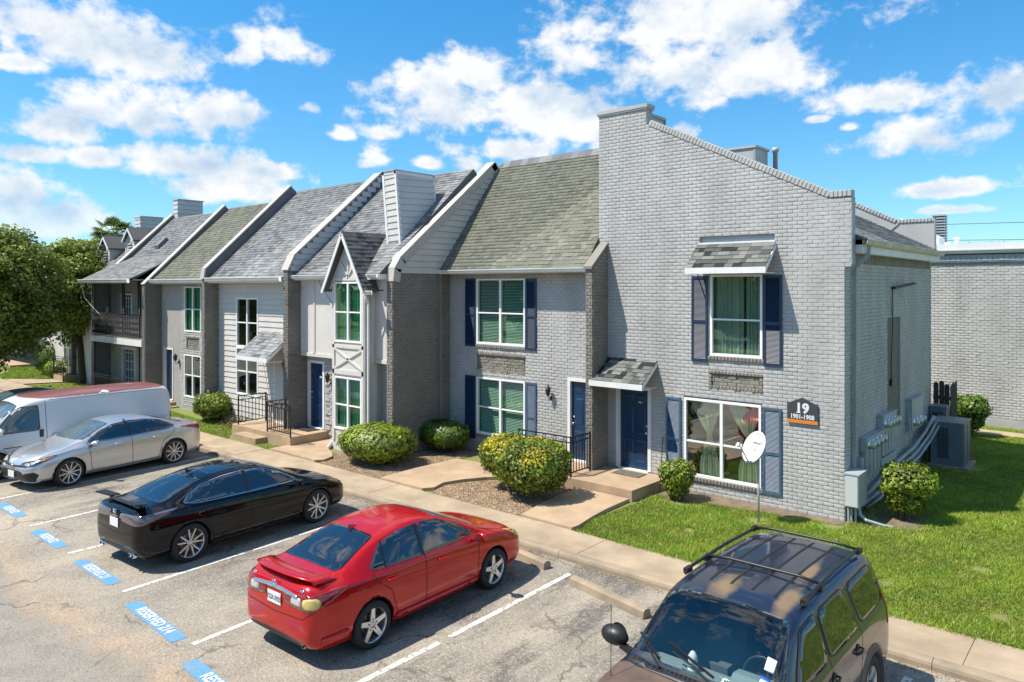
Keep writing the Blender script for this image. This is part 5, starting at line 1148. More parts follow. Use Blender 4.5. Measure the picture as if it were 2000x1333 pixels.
grass('thin grass strip along the wall of the neighbour building', [(-1.,13.45),(9,13.45),(9,14.15),(-1,14.15)], 1500, 0., 3, .02)
grass('patchy lawn in front of the board clad house', [(-24.9,-4.17),(-17.5,-4.17),(-18.35,-3.6),(-18.35,-2.7),(-21.2,-2.75),(-21.4,-3.1),(-24.8,-2.9)], 1100, 0., 4, .02)
grass('sunny far lawn before the hedge', [(-56,-1.7),(-46.5,-2.9),(-42.8,-4.1),(-40.7,-4.17),(-38.5,-2.6),(-38.5,-.2),(-56,-.3)], 420, .0, 5, .035, (.05,.11))
grass('weeds between porch and sidewalk', [(-16.1,-4.17),(-15.05,-4.17),(-15.05,-3.66),(-16.1,-3.66)], 900, 0., 6, .018, (.02,.06))
grass('tufts of grass at the kerb of the shaded yard', [(-37.0,-4.17),(-27.8,-4.17),(-27.0,-2.5),(-36.5,-2.0)], 250, 0., 7, .03)

grass('ragged grass edge creeping over the sidewalk before the end house', [(-4.0,-4.27),(6.5,-4.27),(6.5,-4.15),(-4.0,-4.15)], 2600, .01, 11, .016, (.03,.07))
grass('sparse weeds in the joint between sidewalk and gravel beds', [(-16,-4.24),(-4.0,-4.24),(-4.0,-4.17),(-16,-4.17)], 420, .01, 12, .014, (.02,.05))
# trees across the lot (they show in the panes and in the car paint)
def far_wood():
    r = np.random.default_rng(77); PP=[];NN=[];TT=[]
    for i in range(34):
        cx, cy, hh = -70+i*3.9+r.normal(0,.8), -46+r.normal(0,2.5), r.uniform(6.5,10.)
        k = 420; q = r.normal(0,1,(k,3)); q /= np.linalg.norm(q,axis=1)[:,None]
        PP.append(np.array([cx,cy,hh*.55])+q*np.array([2.9,2.6,hh*.5])*r.uniform(.75,1.05,(k,1))); NN.append(q); TT.append(r.normal(0,.5,k))
    o = leaves('far_wood', np.concatenate(PP), np.concatenate(NN), .62, M['leaf_green'], None, np.clip(np.concatenate(TT),-1,1), 3); tag(o,'belt of trees across the lot, seen only in reflections','trees',None,'stuff')
far_wood()
struct('verge', MB().box((-120,-60,-.4),(90,-34.01,-.06)), M['far_grass'])

# ------------------------------------------------------------------ railings, dish, sign, utility things
def railing(label, pts, z0, z1, ends, seed=0, ring=True, step=.125):
    """pts: polyline of (x, y); z0 foot level at the posts, rails between"""
    t = thing('iron_railing', label, 'railing', (pts[0][0],pts[0][1],z0))
    for i, (x,y) in enumerate(pts):
        if ends[i]: obj('post', MB().box((x-.018,y-.018,z0-ends[i]),(x+.018,y+.018,z1+.02)), M['black_iron'], t)
    for a, b in zip(pts, pts[1:]):
        L = math.hypot(b[0]-a[0],b[1]-a[1])
        for z in (z0+.09, z1-.13 if ring else z1-.10, z1): obj('rail', MB().beam((a[0],a[1],z),(b[0],b[1],z),.026,.026), M['black_iron'], t)
        n = max(2, round(L/step))
        for i in range(1, n):
            f = i/n; x, y = a[0]+(b[0]-a[0])*f, a[1]+(b[1]-a[1])*f; obj('baluster', MB().box((x-.008,y-.008,z0+.09),(x+.008,y+.008,z1-.12)), M['black_iron'], t)
        if ring:
            k = max(1, round(L/.30)); u = Vector((b[0]-a[0],b[1]-a[1],0))/L
            for i in range(k):
                f = (i+.5)/k; c = Vector((a[0]+(b[0]-a[0])*f, a[1]+(b[1]-a[1])*f, z1-.065))
                obj('ring', MB().tube([c+u*.05*math.cos(q*.5236)+Vector((0,0,.052*math.sin(q*.5236))) for q in range(13)], .010, 5, False), M['black_iron'], t)
    return t
railing('black iron railing with rings round the porch behind the yellow topped shrub', [(-7.5,-1.62),(-5.87,-1.60),(-5.87,-.78)], .27, 1.22, [.3,.3,.05])
railing('black iron railing along the left side of the raised porch', [(-18.0,-3.56),(-18.0,-2.56)], .34, 1.28, [.3,.05], step=.13)
railing('black iron railing on the front corner of the raised porch', [(-16.2,-2.95),(-16.2,-3.58),(-14.88,-3.6)], .34, 1.28, [.05,.3,.35], step=.12)
railing('black iron railing at the lower porch of the balcony house', [(-31.6,-3.05),(-27.2,-3.05)], .1, .95, [.1,.1], ring=False)
railing('black iron railing behind the slim tree at the far steps', [(-38.4,-2.6),(-37.0,-2.6),(-36.9,-1.7)], .3, 1.3, [.35,.35,.1], ring=False, step=.2)
wall_lamp(-7.55,-.2,1.98,'black wall lantern between the paned window and the blue door')
wall_lamp(-16.75,-2.5,2.22,'black wall lantern under the grey shingled awning')
wall_lamp(-14.75,-2.22,1.95,'black wall lantern on the rough stone wall')
wall_lamp(-24.95,-2.3,1.95,'small black wall lantern beside the navy door')
def mat_obj(x, y, z, w, d, label):
    mb = MB().box((x-w/2,y-d/2,z),(x+w/2,y+d/2,z+.018)); o = obj('doormat', mb, mat('doormat_%d'%int(abs(x*10)), (.13,.125,.10) if x > -10 else (.02,.02,.02), 1., (.09,.085,.07) if x > -10 else (.03,.03,.03), 20, bump=1.), None); tag(o, label, 'doormat'); return o
mat_obj(-4.95,-.42,.262,.75,.42,'grey doormat before the dark blue door of the end house'); mat_obj(-15.6,-2.55,.332,.8,.45,'black doormat before the blue door beside the stone wall')
# cane leaning at the wall
st = MB().tube([(-4.02,-.55,.03),(-4.22,-.04,1.22)],.012,6); tag(obj('metal_rod', st, M['black'], None), 'thin dark rod leaning against the wall beside the porch', 'rod')
# dish
D = thing('satellite_dish', 'pale grey satellite dish on a pole in front of the big window', 'satellite dish', (-1.36,-1.17,0))
pc_ = Vector((-1.36,-1.17,1.40)); obj('pole', MB().tube([(-1.36,-1.17,-.1),(-1.36,-1.17,1.38)],.022,10), M['metal_grey'], D, True)
face = Vector((-.40,-.80,.45)).normalized(); sx_ = face.cross(Vector((0,0,1))).normalized(); sy_ = sx_.cross(face); cen = pc_ + face*.10 + Vector((.02,0,.10))
vs = []; fs = []; nr, na = 10, 40
for i in range(nr+1):
    rr_ = i/nr
    for k in range(na): a = 2*math.pi*k/na; vs.append(cen + sx_*rr_*.30*math.cos(a) + sy_*rr_*.35*math.sin(a) + face*(.075*rr_*rr_))
fs = [(i*na+k, i*na+(k+1)%na, (i+1)*na+(k+1)%na, (i+1)*na+k) for i in range(nr) for k in range(na)]
dm = MB().add(vs, fs); vs2 = [v - face*.012 for v in vs]; dm.add(vs2, [f[::-1] for f in fs]); n0 = nr*na
dm.f += [(n0+k, n0+(k+1)%na, len(vs)+n0+(k+1)%na, len(vs)+n0+k) for k in range(na)]; dm.t += [0]*na
dish = obj('reflector', dm, mat('dish_grey', (.55,.56,.55), .5, (.50,.50,.49), 4), D, True)
arm0 = cen - sy_*.33 + face*.05; arm1 = cen + face*.42 - sy_*.10
obj('arm', MB().tube([cen-sy_*.34, arm0, arm1],.013,8), M['metal_grey'], D); obj('feed_horn', MB().beam(arm1-face*.02, arm1+face*.06,.07,.07).beam(arm1+sx_*.02-sy_*.02, arm1+sx_*.09-sy_*.02,.05,.05).beam(arm1-sx_*.02, arm1-sx_*.08+sy_*.01,.045,.05), M['gutter'], D)
obj('back_bracket', MB().beam(cen-face*.02, pc_+Vector((0,0,-.06)),.10,.10), M['metal_grey'], D)
lg = bpy.data.objects.new('logo', textmesh('dish', .17, .001, .004)); COL.objects.link(lg); lg.parent = dish; lg.data.materials.append(mat('dish_logo', (.80,.80,.80), .5))
Mx = Matrix((( -sx_.x, sy_.x, face.x, 0),(-sx_.y, sy_.y, face.y, 0),(-sx_.z, sy_.z, face.z, 0),(0,0,0,1))); 
Mx.translation = cen + sy_*.17 + face*.045 - Vector(wpos(dish)); lg.matrix_basis = Mx; lg.rotation_euler.rotate_axis('X', R(-16))
# number sign
SG = thing('building_sign', 'charcoal sign with an arched top reading 19 and 1901-1908 over an orange band', 'sign', (-.87,-.02,2.2))
sx0, sx1, sz0, sz1 = -1.18, -.53, 1.95, 2.38
pts = [(sx0,sz0),(sx1,sz0),(sx1,sz1),(sx1-.06,sz1+.005),(sx1-.16,sz1+.055),((sx0+sx1)/2,sz1+.125),(sx0+.16,sz1+.055),(sx0+.06,sz1+.005),(sx0,sz1)]
obj('board', MB().prism(pts, lambda p,q,w:(p,w,q), -.05,-.022), mat('sign_charcoal', (.045,.050,.060), .5), SG)
obj('band', MB().box((sx0,-.054,sz0),(sx1,-.05,sz0+.075)), mat('sign_orange', (.62,.20,.035), .5), SG)
def sign_text(s_, size, x, z, par, bold, sx=1., sz=1.):
    t = bpy.data.objects.new('lettering', textmesh(s_, size, .001, bold)); COL.objects.link(t); t.parent = par; t.data.materials.append(M['white']); t.rotation_euler = (R(90),0,0); t.scale = (sx,sz,1); t.location = Vector((x,-.053,z)) - wpos(par); return t
# slab serif digits: default face made heavy, with serifs as bars
t19 = sign_text('19', .29, (sx0+sx1)/2, 2.27, SG, .012, 1.0, 1.0); sign_text('1901-1908', .118, (sx0+sx1)/2, 2.09, SG, .0035, 1.0, 1.15)
obj('serif', MB().box(((sx0+sx1)/2-.125,-.056,2.175),((sx0+sx1)/2-.035,-.0525,2.192)), M['white'], SG)
for xx in (sx0+.03, sx1-.03): obj('screw', MB().lathe([(0,-.056),(.009,-.056),(.009,-.05)],10,'y',(xx,0,2.2)), M['chrome'], SG)
# door numbers (tiny plates)
for (x,y,z) in ((-4.92,.064,1.98),(-6.25,-.136,2.02),(-15.4,-2.155,1.98)): tag(obj('number_plate', MB().box((x-.05,y,z-.018),(x+.05,y+.004,z+.018)), M['white'], None), {-4:'small white number plate on the dark blue door of the end house',-6:'small white number plate on the blue door by the wall lantern',-15:'small white number plate on the blue door beside the stone wall'}[int(x)], 'number plate')
# utilities on the side wall
UB = thing('utility_cabinet', 'tall pale grey utility box at the corner of the end house', 'utility box', (.2,.0,.3))
obj('cabinet', MB().box((.03,-.12,.36),(.30,.50,1.02)), M['utility'], UB); obj('lid', MB().box((.02,-.14,1.02),(.32,.52,1.05)), M['utility'], UB); obj('door_face', MB().box((.045,-.132,.38),(.285,-.121,1.0)), mat('box_face', (.50,.52,.52), .45), UB)
for x_ in (.06,.12,.2): obj('conduit', MB().tube([(x_,.05,.36),(x_,.05,-.05)],.022,8), M['utility'], UB)
obj('conduit', MB().tube([(.26,.1,.36),(.28,.08,.2),(.42,.0,.12),(.75,.12,.04)],.03,8), M['utility'], UB); obj('conduit', MB().tube([(.2,.3,.1),(.4,.15,.03),(.85,.2,.03)],.022,8), M['utility'], UB)
def meter_bank(label, y0, y1, z0, z1, n, d=.16, zm=None, low=None, two=False):
    t = thing('meter_bank', label, 'electric meters', (.1,y0,z0)); obj('housing', MB().box((.02,y0,z0),(d,y1,z1)), M['utility'], t)
    obj('rim', MB().box((.015,y0-.02,z1),(d+.015,y1+.02,z1+.02)), M['utility'], t)
    for i in range(n):
        yy = y0+(y1-y0)*(i+.6)/(n+.25); zc = zm or (z0+z1)/2
        mt = obj('meter', MB().lathe([(.09,d),(.095,d+.02),(.088,d+.05),(.088,d+.12),(.075,d+.135),(0,d+.14)],20,'x',(0,yy,zc)), M['meter_glass'], t, True); obj('meter_ring', MB().lathe([(.10,d),(.10,d+.035),(.09,d+.035)],20,'x',(0,yy,zc)), M['chrome'], mt, True)
    if low: obj('breaker_box', MB().box((.02,y0+.05,low),(.12,y1-.05,z0-.01)), M['utility'], t); [obj('seam', MB().box((.121,y0+.05+(y1-y0-.1)*q/4,low+.02),(.124,y0+.06+(y1-y0-.1)*q/4,z0-.03)), M['black'], t) for q in (1,2,3)]
    return t
M['meter_glass'] = mat('meter_glass', (.40,.45,.40), .12, coat=1., metal=.3)
meter_bank('upper left bank of four round electric meters on the side wall', 1.0,2.35,1.30,1.58,4,low=.75)
meter_bank('higher bank of four round electric meters under the recessed strip', 2.35,3.55,1.52,1.90,4,low=.95)
meter_bank('bank of three electric meters nearest the air conditioner', 5.1,6.3,1.15,1.95,3,zm=1.35)
bx = thing('junction_box', 'flat grey trunking box below the higher meter bank', 'utility box', (.1,2.4,.8)); obj('box', MB().box((.02,2.2,.72),(.14,3.6,.92)), M['utility'], bx); obj('lid', MB().box((.14,2.22,.74),(.15,3.58,.9)), M['utility'], bx)
bx = thing('junction_box', 'small grey box beside the lower meter bank', 'utility box', (.1,.7,.8)); obj('box', MB().box((.02,.72,.85),(.13,.92,1.2)), M['utility'], bx); obj('conduit', MB().tube([(.08,.82,.85),(.08,.82,.1)],.02,8), M['utility'], bx)
cp = thing('conduit_run', 'bundle of grey conduits running along the foot of the side wall', 'pipes', (.1,3,.4))
for k, (r0, off, zz) in enumerate(((.045,.08,.62),(.035,.16,.52),(.03,.22,.42),(.028,.12,.32))):
    obj('pipe', MB().tube([(.06+off*.3,.5+.3*k,zz-.35),(.06+off,1.6,zz-.22),(.08+off,3.4,zz),(.1+off,5.2,zz+.1),(.14+off,6.35,zz+.35),(.3+off,6.6,zz+.75)],r0,8), M['utility'], cp, True)
obj('pipe', MB().tube([(.1,5.0,1.5),(.16,4.85,1.3),(.16,4.85,.9),(.12,5.0,.5)],.018,6), M['utility'], cp, True)
# air conditioner units
def condenser(label, x0,x1,y0,y1,z0,z1):
    t = thing('air_conditioner', label, 'air conditioner', ((x0+x1)/2,(y0+y1)/2,z0)); obj('body', MB().box((x0,y0,z0),(x1,y1,z1)), mat('condenser_%d'%int(y0*10), (.13,.155,.175), .5, (.10,.12,.14), 3), t); obj('top', MB().box((x0-.015,y0-.015,z1),(x1+.015,y1+.015,z1+.03)), mat('condenser_top_%d'%int(y0*10), (.24,.26,.27), .5, (.16,.16,.17), 5), t)
    for k in range(6): xx = x0+.22*(x1-x0)+k*.045; obj('louvre', MB().box((xx,y0-.012,z0+.18),(xx+.02,y0-.001,z1-.14)), M['black'], t)
    for k in range(3): obj('corner_seam', MB().box((x1,y0+.1+k*(y1-y0-.2)/2,z0+.03),(x1+.006,y0+.115+k*(y1-y0-.2)/2,z1-.02)), M['black'], t)
    obj('pad', MB().box((x0-.08,y0-.1,-.05),(x1+.12,y1+.1,z0)), M['curb'], t); return t
condenser('large dark grey air conditioner on a concrete pad by the side wall', .30,1.08,6.55,7.6,.08,1.22); condenser('lower grey air conditioner behind the large one', .04,.46,7.72,8.2,.08,1.46)
# light bracket, wires on the wall
lb = thing('wall_light', 'long dark arm light fixed high on the side wall', 'lamp', (.05,3.6,4.9)); obj('arm', MB().beam((.06,3.62,4.86),(.22,5.05,4.98),.11,.05), M['black'], lb); obj('cable', MB().tube([(.03,3.7,4.86),(.03,3.68,4.45),(.03,3.72,4.0),(.0,3.7,3.0),(.0,3.72,2.6)],.012,6), M['black'], lb); obj('box', MB().box((.02,3.64,4.3),(.07,3.76,4.52)), M['metal_blue'], lb); obj('dangling_end', MB().box((-.02,3.64,2.45),(.03,3.76,2.62)), M['black'], lb)
# wooden fence
fc = thing('wooden_fence', 'dark weathered fence of round topped boards behind the end house', 'fence', (.4,8.6,0))
for k in range(3):
    x = .02+k*.14; h_ = 2.05+.05*math.sin(k*2.1); prof = [(x,0),(x+.13,0),(x+.13,h_),(x+.105,h_+.04),(x+.065,h_+.055),(x+.025,h_+.04),(x,h_)]
    obj('board', MB().prism(prof, lambda p,q,w:(p,w,q), 8.35+.02*(k%2), 8.375+.02*(k%2)), M['wood'], fc)
for k in range(6): obj('board', MB().box((.44,8.4+k*.15,0),(.465,8.53+k*.15,2.0+.04*(k%3))), M['wood'], fc)
obj('rail', MB().box((.0,8.4,.5),(.43,8.46,.6)).box((.0,8.4,1.6),(.43,8.46,1.7)), M['wood'], fc)
# bench on the far porch
bn = thing('porch_bench', 'dark red brown chair on the far left porch', 'chair', (-52.5,-1.6,.15)); obj('seat', MB().box((-53.1,-1.9,.55),(-52.1,-1.3,.62)), M['bark'], bn); obj('backrest', MB().box((-53.1,-1.34,.62),(-52.1,-1.28,1.15)), M['bark'], bn)
for (x,y) in ((-53.08,-1.88),(-52.14,-1.88),(-53.08,-1.34),(-52.14,-1.34)): obj('leg', MB().box((x,y,.15),(x+.05,y+.05,.75)), M['bark'], bn)
# hanging loose cable at the balcony
tag(obj('hanging_cable', MB().tube([(-32.2,-3.4,5.1),(-32.0,-3.35,4.4),(-31.0,-3.3,3.9),(-30.3,-3.2,3.55)],.012,5), M['metal_grey'], None), 'loose pale cable hanging from the balcony gutter', 'cable')
# ------------------------------------------------------------------ vehicles
def carpaint(name, col, metal=.0, rough=.28, coat=1., col2=None, scale=2., contrast=(.45,.6), flake=False):
    m = mat(name, col, rough, col2, scale, 6, metal=metal, coat=coat, contrast=contrast, objco=True); return m
def bspline(P, n):
    """clamped uniform cubic B-spline through control rows P (k, ...) sampled at n parameters"""
    P = np.asarray(P, float); P = np.concatenate([P[:1], P[:1], P, P[-1:], P[-1:]]); k = len(P)-3
    t = np.linspace(0, k-1e-9, n); i = t.astype(int); f = t-i; f = f.reshape((-1,)+(1,)*(P.ndim-1))
    return ((1-f)**3*P[i] + (3*f**3-6*f**2+4)*P[i+1] + (-3*f**3+3*f**2+3*f+1)*P[i+2] + f**3*P[i+3])/6
def car_body(par, st, m, arches, name='body', tumble=.5):
    """st rows: x, bottom, half width, belt z, belt half width, roof half width, top z, drop at the roof edge"""
    rows = []
    for (x, zb, w, zl, wb, wr, zt, dr) in st:
        zs = zt-dr; h = zl-zb
        rows.append([(x,0,zb),(x,.6*w,zb),(x,.92*w,zb+.01),(x,.985*w,zb+.08),(x,w*1.0,zb+.38*h),(x,w*1.0,zb+.66*h),(x,.985*w,zb+.88*h),(x,wb,zl),(x,wb*.985,zl+.012),
                     (x,wb+(wr-wb)*.5,zl+(zs-zl)*.52),(x,wr+.02,zs-.015),(x,wr-.05,zs+(zt-zs)*.45),(x,wr*.55,zt-.15*dr),(x,0,zt)])
    A = bspline(rows, 90); B = bspline(np.swapaxes(A,0,1), 44); G = np.swapaxes(B,0,1)      # (90, 44, 3)
    n, k = G.shape[:2]; L = G; Rr = G[:, ::-1].copy(); Rr[:,:,1] *= -1
    ring = np.concatenate([L, Rr[:,1:-1]], 1); q = ring.shape[1]; V = ring.reshape(-1,3)
    F = [(i*q+j, i*q+(j+1)%q, (i+1)*q+(j+1)%q, (i+1)*q+j) for i in range(n-1) for j in range(q)]
    for base, rev in ((0, False), ((n-1)*q, True)):
        for j in range(k-1):
            a, b = base+j, base+j+1; c, d = base+(q-(j+1))%q, base+(q-j)%q
            f = (a, d, c, b) if j else (a, c, b)
            if j == k-2: f = (a, d, b)
            f = tuple(dict.fromkeys(f)); F.append(f[::-1] if rev else f)
    me = bpy.data.meshes.new(name); me.from_pydata(V.tolist(), [], F); me.validate(); me.update(); me.polygons.foreach_set('use_smooth', [True]*len(me.polygons))
    bm = bmesh.new(); bm.from_mesh(me); bmesh.ops.recalc_face_normals(bm, faces=bm.faces); bm.to_mesh(me); 
    bvh = BVHTree.FromBMesh(bm); bm.free(); me.materials.append(m)
    o = bpy.data.objects.new(name, me); COL.objects.link(o); o.parent = par
    # wheel housings
    cb = MB()
    for (ax_, rr_, w_) in arches:
        for sg in (1,-1):
            prof = [(0,sg*(w_-.30)),(rr_,sg*(w_-.30)),(rr_,sg*(w_+.30)),(0,sg*(w_+.30))]
            cb.lathe(prof, 40, 'y', (ax_,0,.33))
    cme = cb.mesh('cut'); bmc = bmesh.new(); bmc.from_mesh(cme); bmesh.ops.remove_doubles(bmc, verts=bmc.verts, dist=1e-5); bmesh.ops.recalc_face_normals(bmc, faces=bmc.faces); bmc.to_mesh(cme); bmc.free()
    cme.materials.append(M['well']); co = bpy.data.objects.new('cut', cme); COL.objects.link(co); co.parent = par
    md = o.modifiers.new('b','BOOLEAN'); md.operation = 'DIFFERENCE'; md.solver = 'EXACT'; md.object = co
    try: md.material_mode = 'TRANSFER'
    except Exception: pass
    dg = bpy.context.evaluated_depsgraph_get(); new = bpy.data.meshes.new_from_object(o.evaluated_get(dg)); 
    if len(new.polygons) > 500: o.modifiers.clear(); o.data = new
    else: o.modifiers.clear()
    bpy.data.objects.remove(co); return o, bvh
def cdt(poly, step):
    xs_ = [p[0] for p in poly]; zs_ = [p[1] for p in poly]; P = []; n = len(poly)
    for i in range(n):
        a, b = Vector(poly[i]), Vector(poly[(i+1)%n]); k = max(1, int((b-a).length/step)); P += [a.lerp(b, j/k) for j in range(k)]
    nb = len(P); E = [(i,(i+1)%nb) for i in range(nb)]
    def inside(x, z):
        c = False; j = n-1
        for i in range(n):
            if (poly[i][1] > z) != (poly[j][1] > z) and x < (poly[j][0]-poly[i][0])*(z-poly[i][1])/(poly[j][1]-poly[i][1])+poly[i][0]: c = not c
            j = i
        return c
    x = min(xs_)+step*.5
    while x < max(xs_):
        z = min(zs_)+step*.5
        while z < max(zs_):
            if inside(x,z) and min(abs(Vector((x,z))-p) if False else (Vector((x,z))-p).length for p in P[:nb]) > step*.45: P.append(Vector((x,z)))
            z += step
        x += step
    v, e, f, *_ = delaunay_2d_cdt(P, E, [list(range(nb))], 1, 1e-6); return v, f, nb
def smoothpoly(pts, r=.25, k=3):
    """round the corners of a polygon"""
    out = []; n = len(pts)
    for i in range(n):
        p0, p, p1 = Vector(pts[i-1]), Vector(pts[i]), Vector(pts[(i+1)%n]); a = p.lerp(p0, r); b = p.lerp(p1, r)
        for j in range(k+1): t = j/k; out.append(tuple((1-t)**2*a + 2*t*(1-t)*p + t*t*b))
    return out
def panel(par, bvh, name, poly, m, view, off=.006, step=.05, skirt=True, mirror=False, smooth=True):
    """project a 2D outline on to the body. view: 'L','R' (x, z from the sides), 'T' (x, y from above), 'F'/'B' (y, z from front / back), or (origin dir vector, u axis)"""
    D, Ua, Wa, O = {'L': ((0,-1,0),(1,0,0),(0,0,1),(0,2,0)), 'R': ((0,1,0),(1,0,0),(0,0,1),(0,-2,0)), 'T': ((0,0,-1),(1,0,0),(0,1,0),(0,0,4)), 'F': ((-1,0,0),(0,1,0),(0,0,1),(6,0,0)), 'B': ((1,0,0),(0,1,0),(0,0,1),(-6,0,0))}[view] if isinstance(view,str) else view
    D, Ua, Wa, O = map(Vector, (D,Ua,Wa,O)); v, f, nb = cdt(poly, step); V = []; N = []; ok = []
    for p in v:
        o = O + Ua*p[0] + Wa*p[1]; h = bvh.ray_cast(o, D)
        if h[0] is None: V.append(None); N.append(None)
        else:
            nn_ = h[1] if h[1].dot(D) < 0 else -h[1]; V.append(h[0]); N.append(nn_)
    bad = [i for i, q in enumerate(V) if q is None]; good = [i for i, q in enumerate(V) if q is not None]
    if not good: return None
    for i in bad:
        j = min(good, key=lambda g: (v[g]-v[i]).length); V[i] = V[j]; N[i] = N[j]
    mb = MB(); vs = [V[i]+N[i]*off for i in range(len(V))]; mb.add(vs, [tuple(q) for q in f])
    # orient and give the rim depth
    edges = {}
    for q in f:
        for a, b in zip(q, list(q[1:])+[q[0]]): edges[(a,b)] = edges.get((a,b),0)+1
    rim = [(a,b) for (a,b) in edges if (b,a) not in edges]; base = len(mb.v)
    mp = {}
    for a, b in rim:
        for c in (a,b):
            if c not in mp: mp[c] = len(mb.v); mb.v.append(tuple(V[c]-N[c]*.012))
        mb.f.append((b,a,mp[a],mp[b])); mb.t.append(0)
    me = mb.mesh(name, False)
    if smooth: me.polygons.foreach_set('use_smooth', [i < len(f) for i in range(len(me.polygons))])
    return loc_obj(name, me, m, par)
def ribbon(par, bvh, name, pts, m, view, w=.008, off=.002, closed=False, step=.04, both=True):
    """thin strip (shut line, trim) following a 2D polyline projected on to the body"""
    D, Ua, Wa, O = {'L': ((0,-1,0),(1,0,0),(0,0,1),(0,2,0)), 'R': ((0,1,0),(1,0,0),(0,0,1),(0,-2,0)), 'T': ((0,0,-1),(1,0,0),(0,1,0),(0,0,4)), 'F': ((-1,0,0),(0,1,0),(0,0,1),(6,0,0)), 'B': ((1,0,0),(0,1,0),(0,0,1),(-6,0,0))}[view]
    D, Ua, Wa, O = map(Vector, (D,Ua,Wa,O)); P = [Vector(p) for p in pts]; 
    if closed: P.append(P[0])
    Q = []
    for a, b in zip(P, P[1:]):
        k = max(1, int((b-a).length/step)); Q += [a.lerp(b, j/k) for j in range(k)]
    Q.append(P[-1]); H = []
    for p in Q:
        h = bvh.ray_cast(O+Ua*p[0]+Wa*p[1], D)
        if h[0] is not None: H.append((h[0], h[1] if h[1].dot(D) < 0 else -h[1]))
    mb = MB(); vs = []
    for i, (p, nn_) in enumerate(H):
        t = (H[min(i+1,len(H)-1)][0]-H[max(i-1,0)][0]); 
        if t.length < 1e-6: t = Vector((1,0,0))
        s_ = t.normalized().cross(nn_).normalized()*w/2; vs += [p+nn_*off-s_, p+nn_*off+s_]
    mb.add(vs, [(2*i,2*i+1,2*i+3,2*i+2) for i in range(len(H)-1)]); return loc_obj(name, mb, m, par)
M['seam'] = mat('shut_line', (.01,.01,.01), .7)
M['lamp_clear'] = mat('lamp_clear', (.62,.62,.60), .08, metal=.4, coat=1.)
M['lamp_dark'] = mat('lamp_dark', (.05,.055,.06), .06, coat=1., metal=.3)
M['lamp_red'] = mat('lamp_red', (.20,.006,.008), .1, coat=1.)
M['lamp_smoke'] = mat('lamp_smoked', (.12,.10,.11), .08, coat=1., metal=.3)
M['lamp_amber'] = mat('lamp_amber', (.50,.16,.02), .15, coat=1.)
M['lamp_yellowed'] = mat('lamp_yellowed', (.55,.42,.13), .2, coat=.6)
M['plate'] = mat('licence_plate', (.70,.71,.71), .4)
M['ink'] = mat('plate_ink', (.03,.04,.08), .5)
M['rim_dark'] = mat('rim_dark', (.015,.015,.016), .4)
M['satin'] = mat('brushed_alloy', (.66,.665,.67), .3, metal=.85)
M['hub'] = mat('brake_disc', (.18,.18,.18), .4, metal=.8)
def wheel(par, x, y, r, w, side_, style='y7', rim_r=None, phase=0.):
    """side_ = +1 outer face towards +y"""
    rim_r = rim_r or r*.70; e = bpy.data.objects.new('wheel', None); COL.objects.link(e); e.parent = par; e.location = (x, y, r)
    T = MB().lathe([(rim_r*.98,-w*.5),(r*.93,-w*.5),(r*.985,-w*.42),(r,-w*.30),(r,w*.30),(r*.985,w*.42),(r*.93,w*.5),(rim_r*1.04,w*.47),(rim_r,w*.40),(rim_r*.98,-w*.5)], 56)
    loc_obj('tyre', T, M['rubber'], e, True)
    s = side_; o_ = s*w*.43; rimm = M['satin']
    B = MB().lathe([(rim_r*1.0,s*w*.46),(rim_r*.965,s*w*.45),(rim_r*.93,s*w*.30),(rim_r*.90,-s*w*.3)], 56)
    rim = loc_obj('rim', B, rimm if style != 'y7' else rimm, e, True)
    loc_obj('barrel_inside', MB().lathe([(rim_r*.93,s*w*.05),(0,s*w*.05)], 40), M['rim_dark'], rim); loc_obj('brake_disc', MB().lathe([(rim_r*.62,s*w*.09),(0,s*w*.09)],32), M['hub'], rim)
    sp = MB(); n = {'y7':5,'star5':5,'star10':10,'van':8,'suv5':5}[style]
    def bar(a0, r0, a1, r1, w0, w1, d0, d1, th=.03):
        p = Vector((math.cos(a0)*r0, 0, math.sin(a0)*r0)); q = Vector((math.cos(a1)*r1, 0, math.sin(a1)*r1)); d = (q-p).normalized(); t = Vector((-d.z,0,d.x))
        vs = [p-t*w0/2, p+t*w0/2, q+t*w1/2, q-t*w1/2]; top = [v+Vector((0,s*(d0 if i < 2 else d1),0)) for i, v in enumerate(vs)]; bot = [v-Vector((0,s*th,0)) for v in top]
        sp.add(top+bot, [(0,1,2,3),(7,6,5,4),(0,4,5,1),(1,5,6,2),(2,6,7,3),(3,7,4,0)])
    D0, D1 = w*.36, w*.44
    for i in range(n):
        a = 2*math.pi*i/n + phase
        if style == 'y7':
            for q in (-1,1): bar(a+q*.10, rim_r*.16, a+q*.27, rim_r*.97, .030, .022, D0, D1)
        elif style == 'star10': bar(a, rim_r*.15, a, rim_r*.97, .028, .020, D0, D1)
        elif style == 'star5': bar(a, rim_r*.13, a, rim_r*.97, .085, .058, D0, D1)
        elif style == 'suv5': bar(a, rim_r*.15, a, rim_r*.97, .075, .11, D0*.9, D1)
        else: bar(a, rim_r*.3, a, rim_r*.95, .05, .05, D0*.5, D1*.6)
    loc_obj('spokes', sp, rimm, rim)
    loc_obj('hub_cap', MB().lathe([(rim_r*.20,s*(D0-.02)),(rim_r*.20,s*(D0+.004)),(rim_r*.13,s*(D0+.012)),(0,s*(D0+.014))],20), rimm, rim, True)
    nt = MB(); [nt.lathe([(.011,s*(D0+.002)),(.011,s*(D0+.010)),(0,s*(D0+.010))],8,'y',(math.cos(2*math.pi*k/5+.3)*rim_r*.30,0,math.sin(2*math.pi*k/5+.3)*rim_r*.30)) for k in range(5)]; loc_obj('wheel_nuts', nt, M['rim_dark'], rim)
    return e
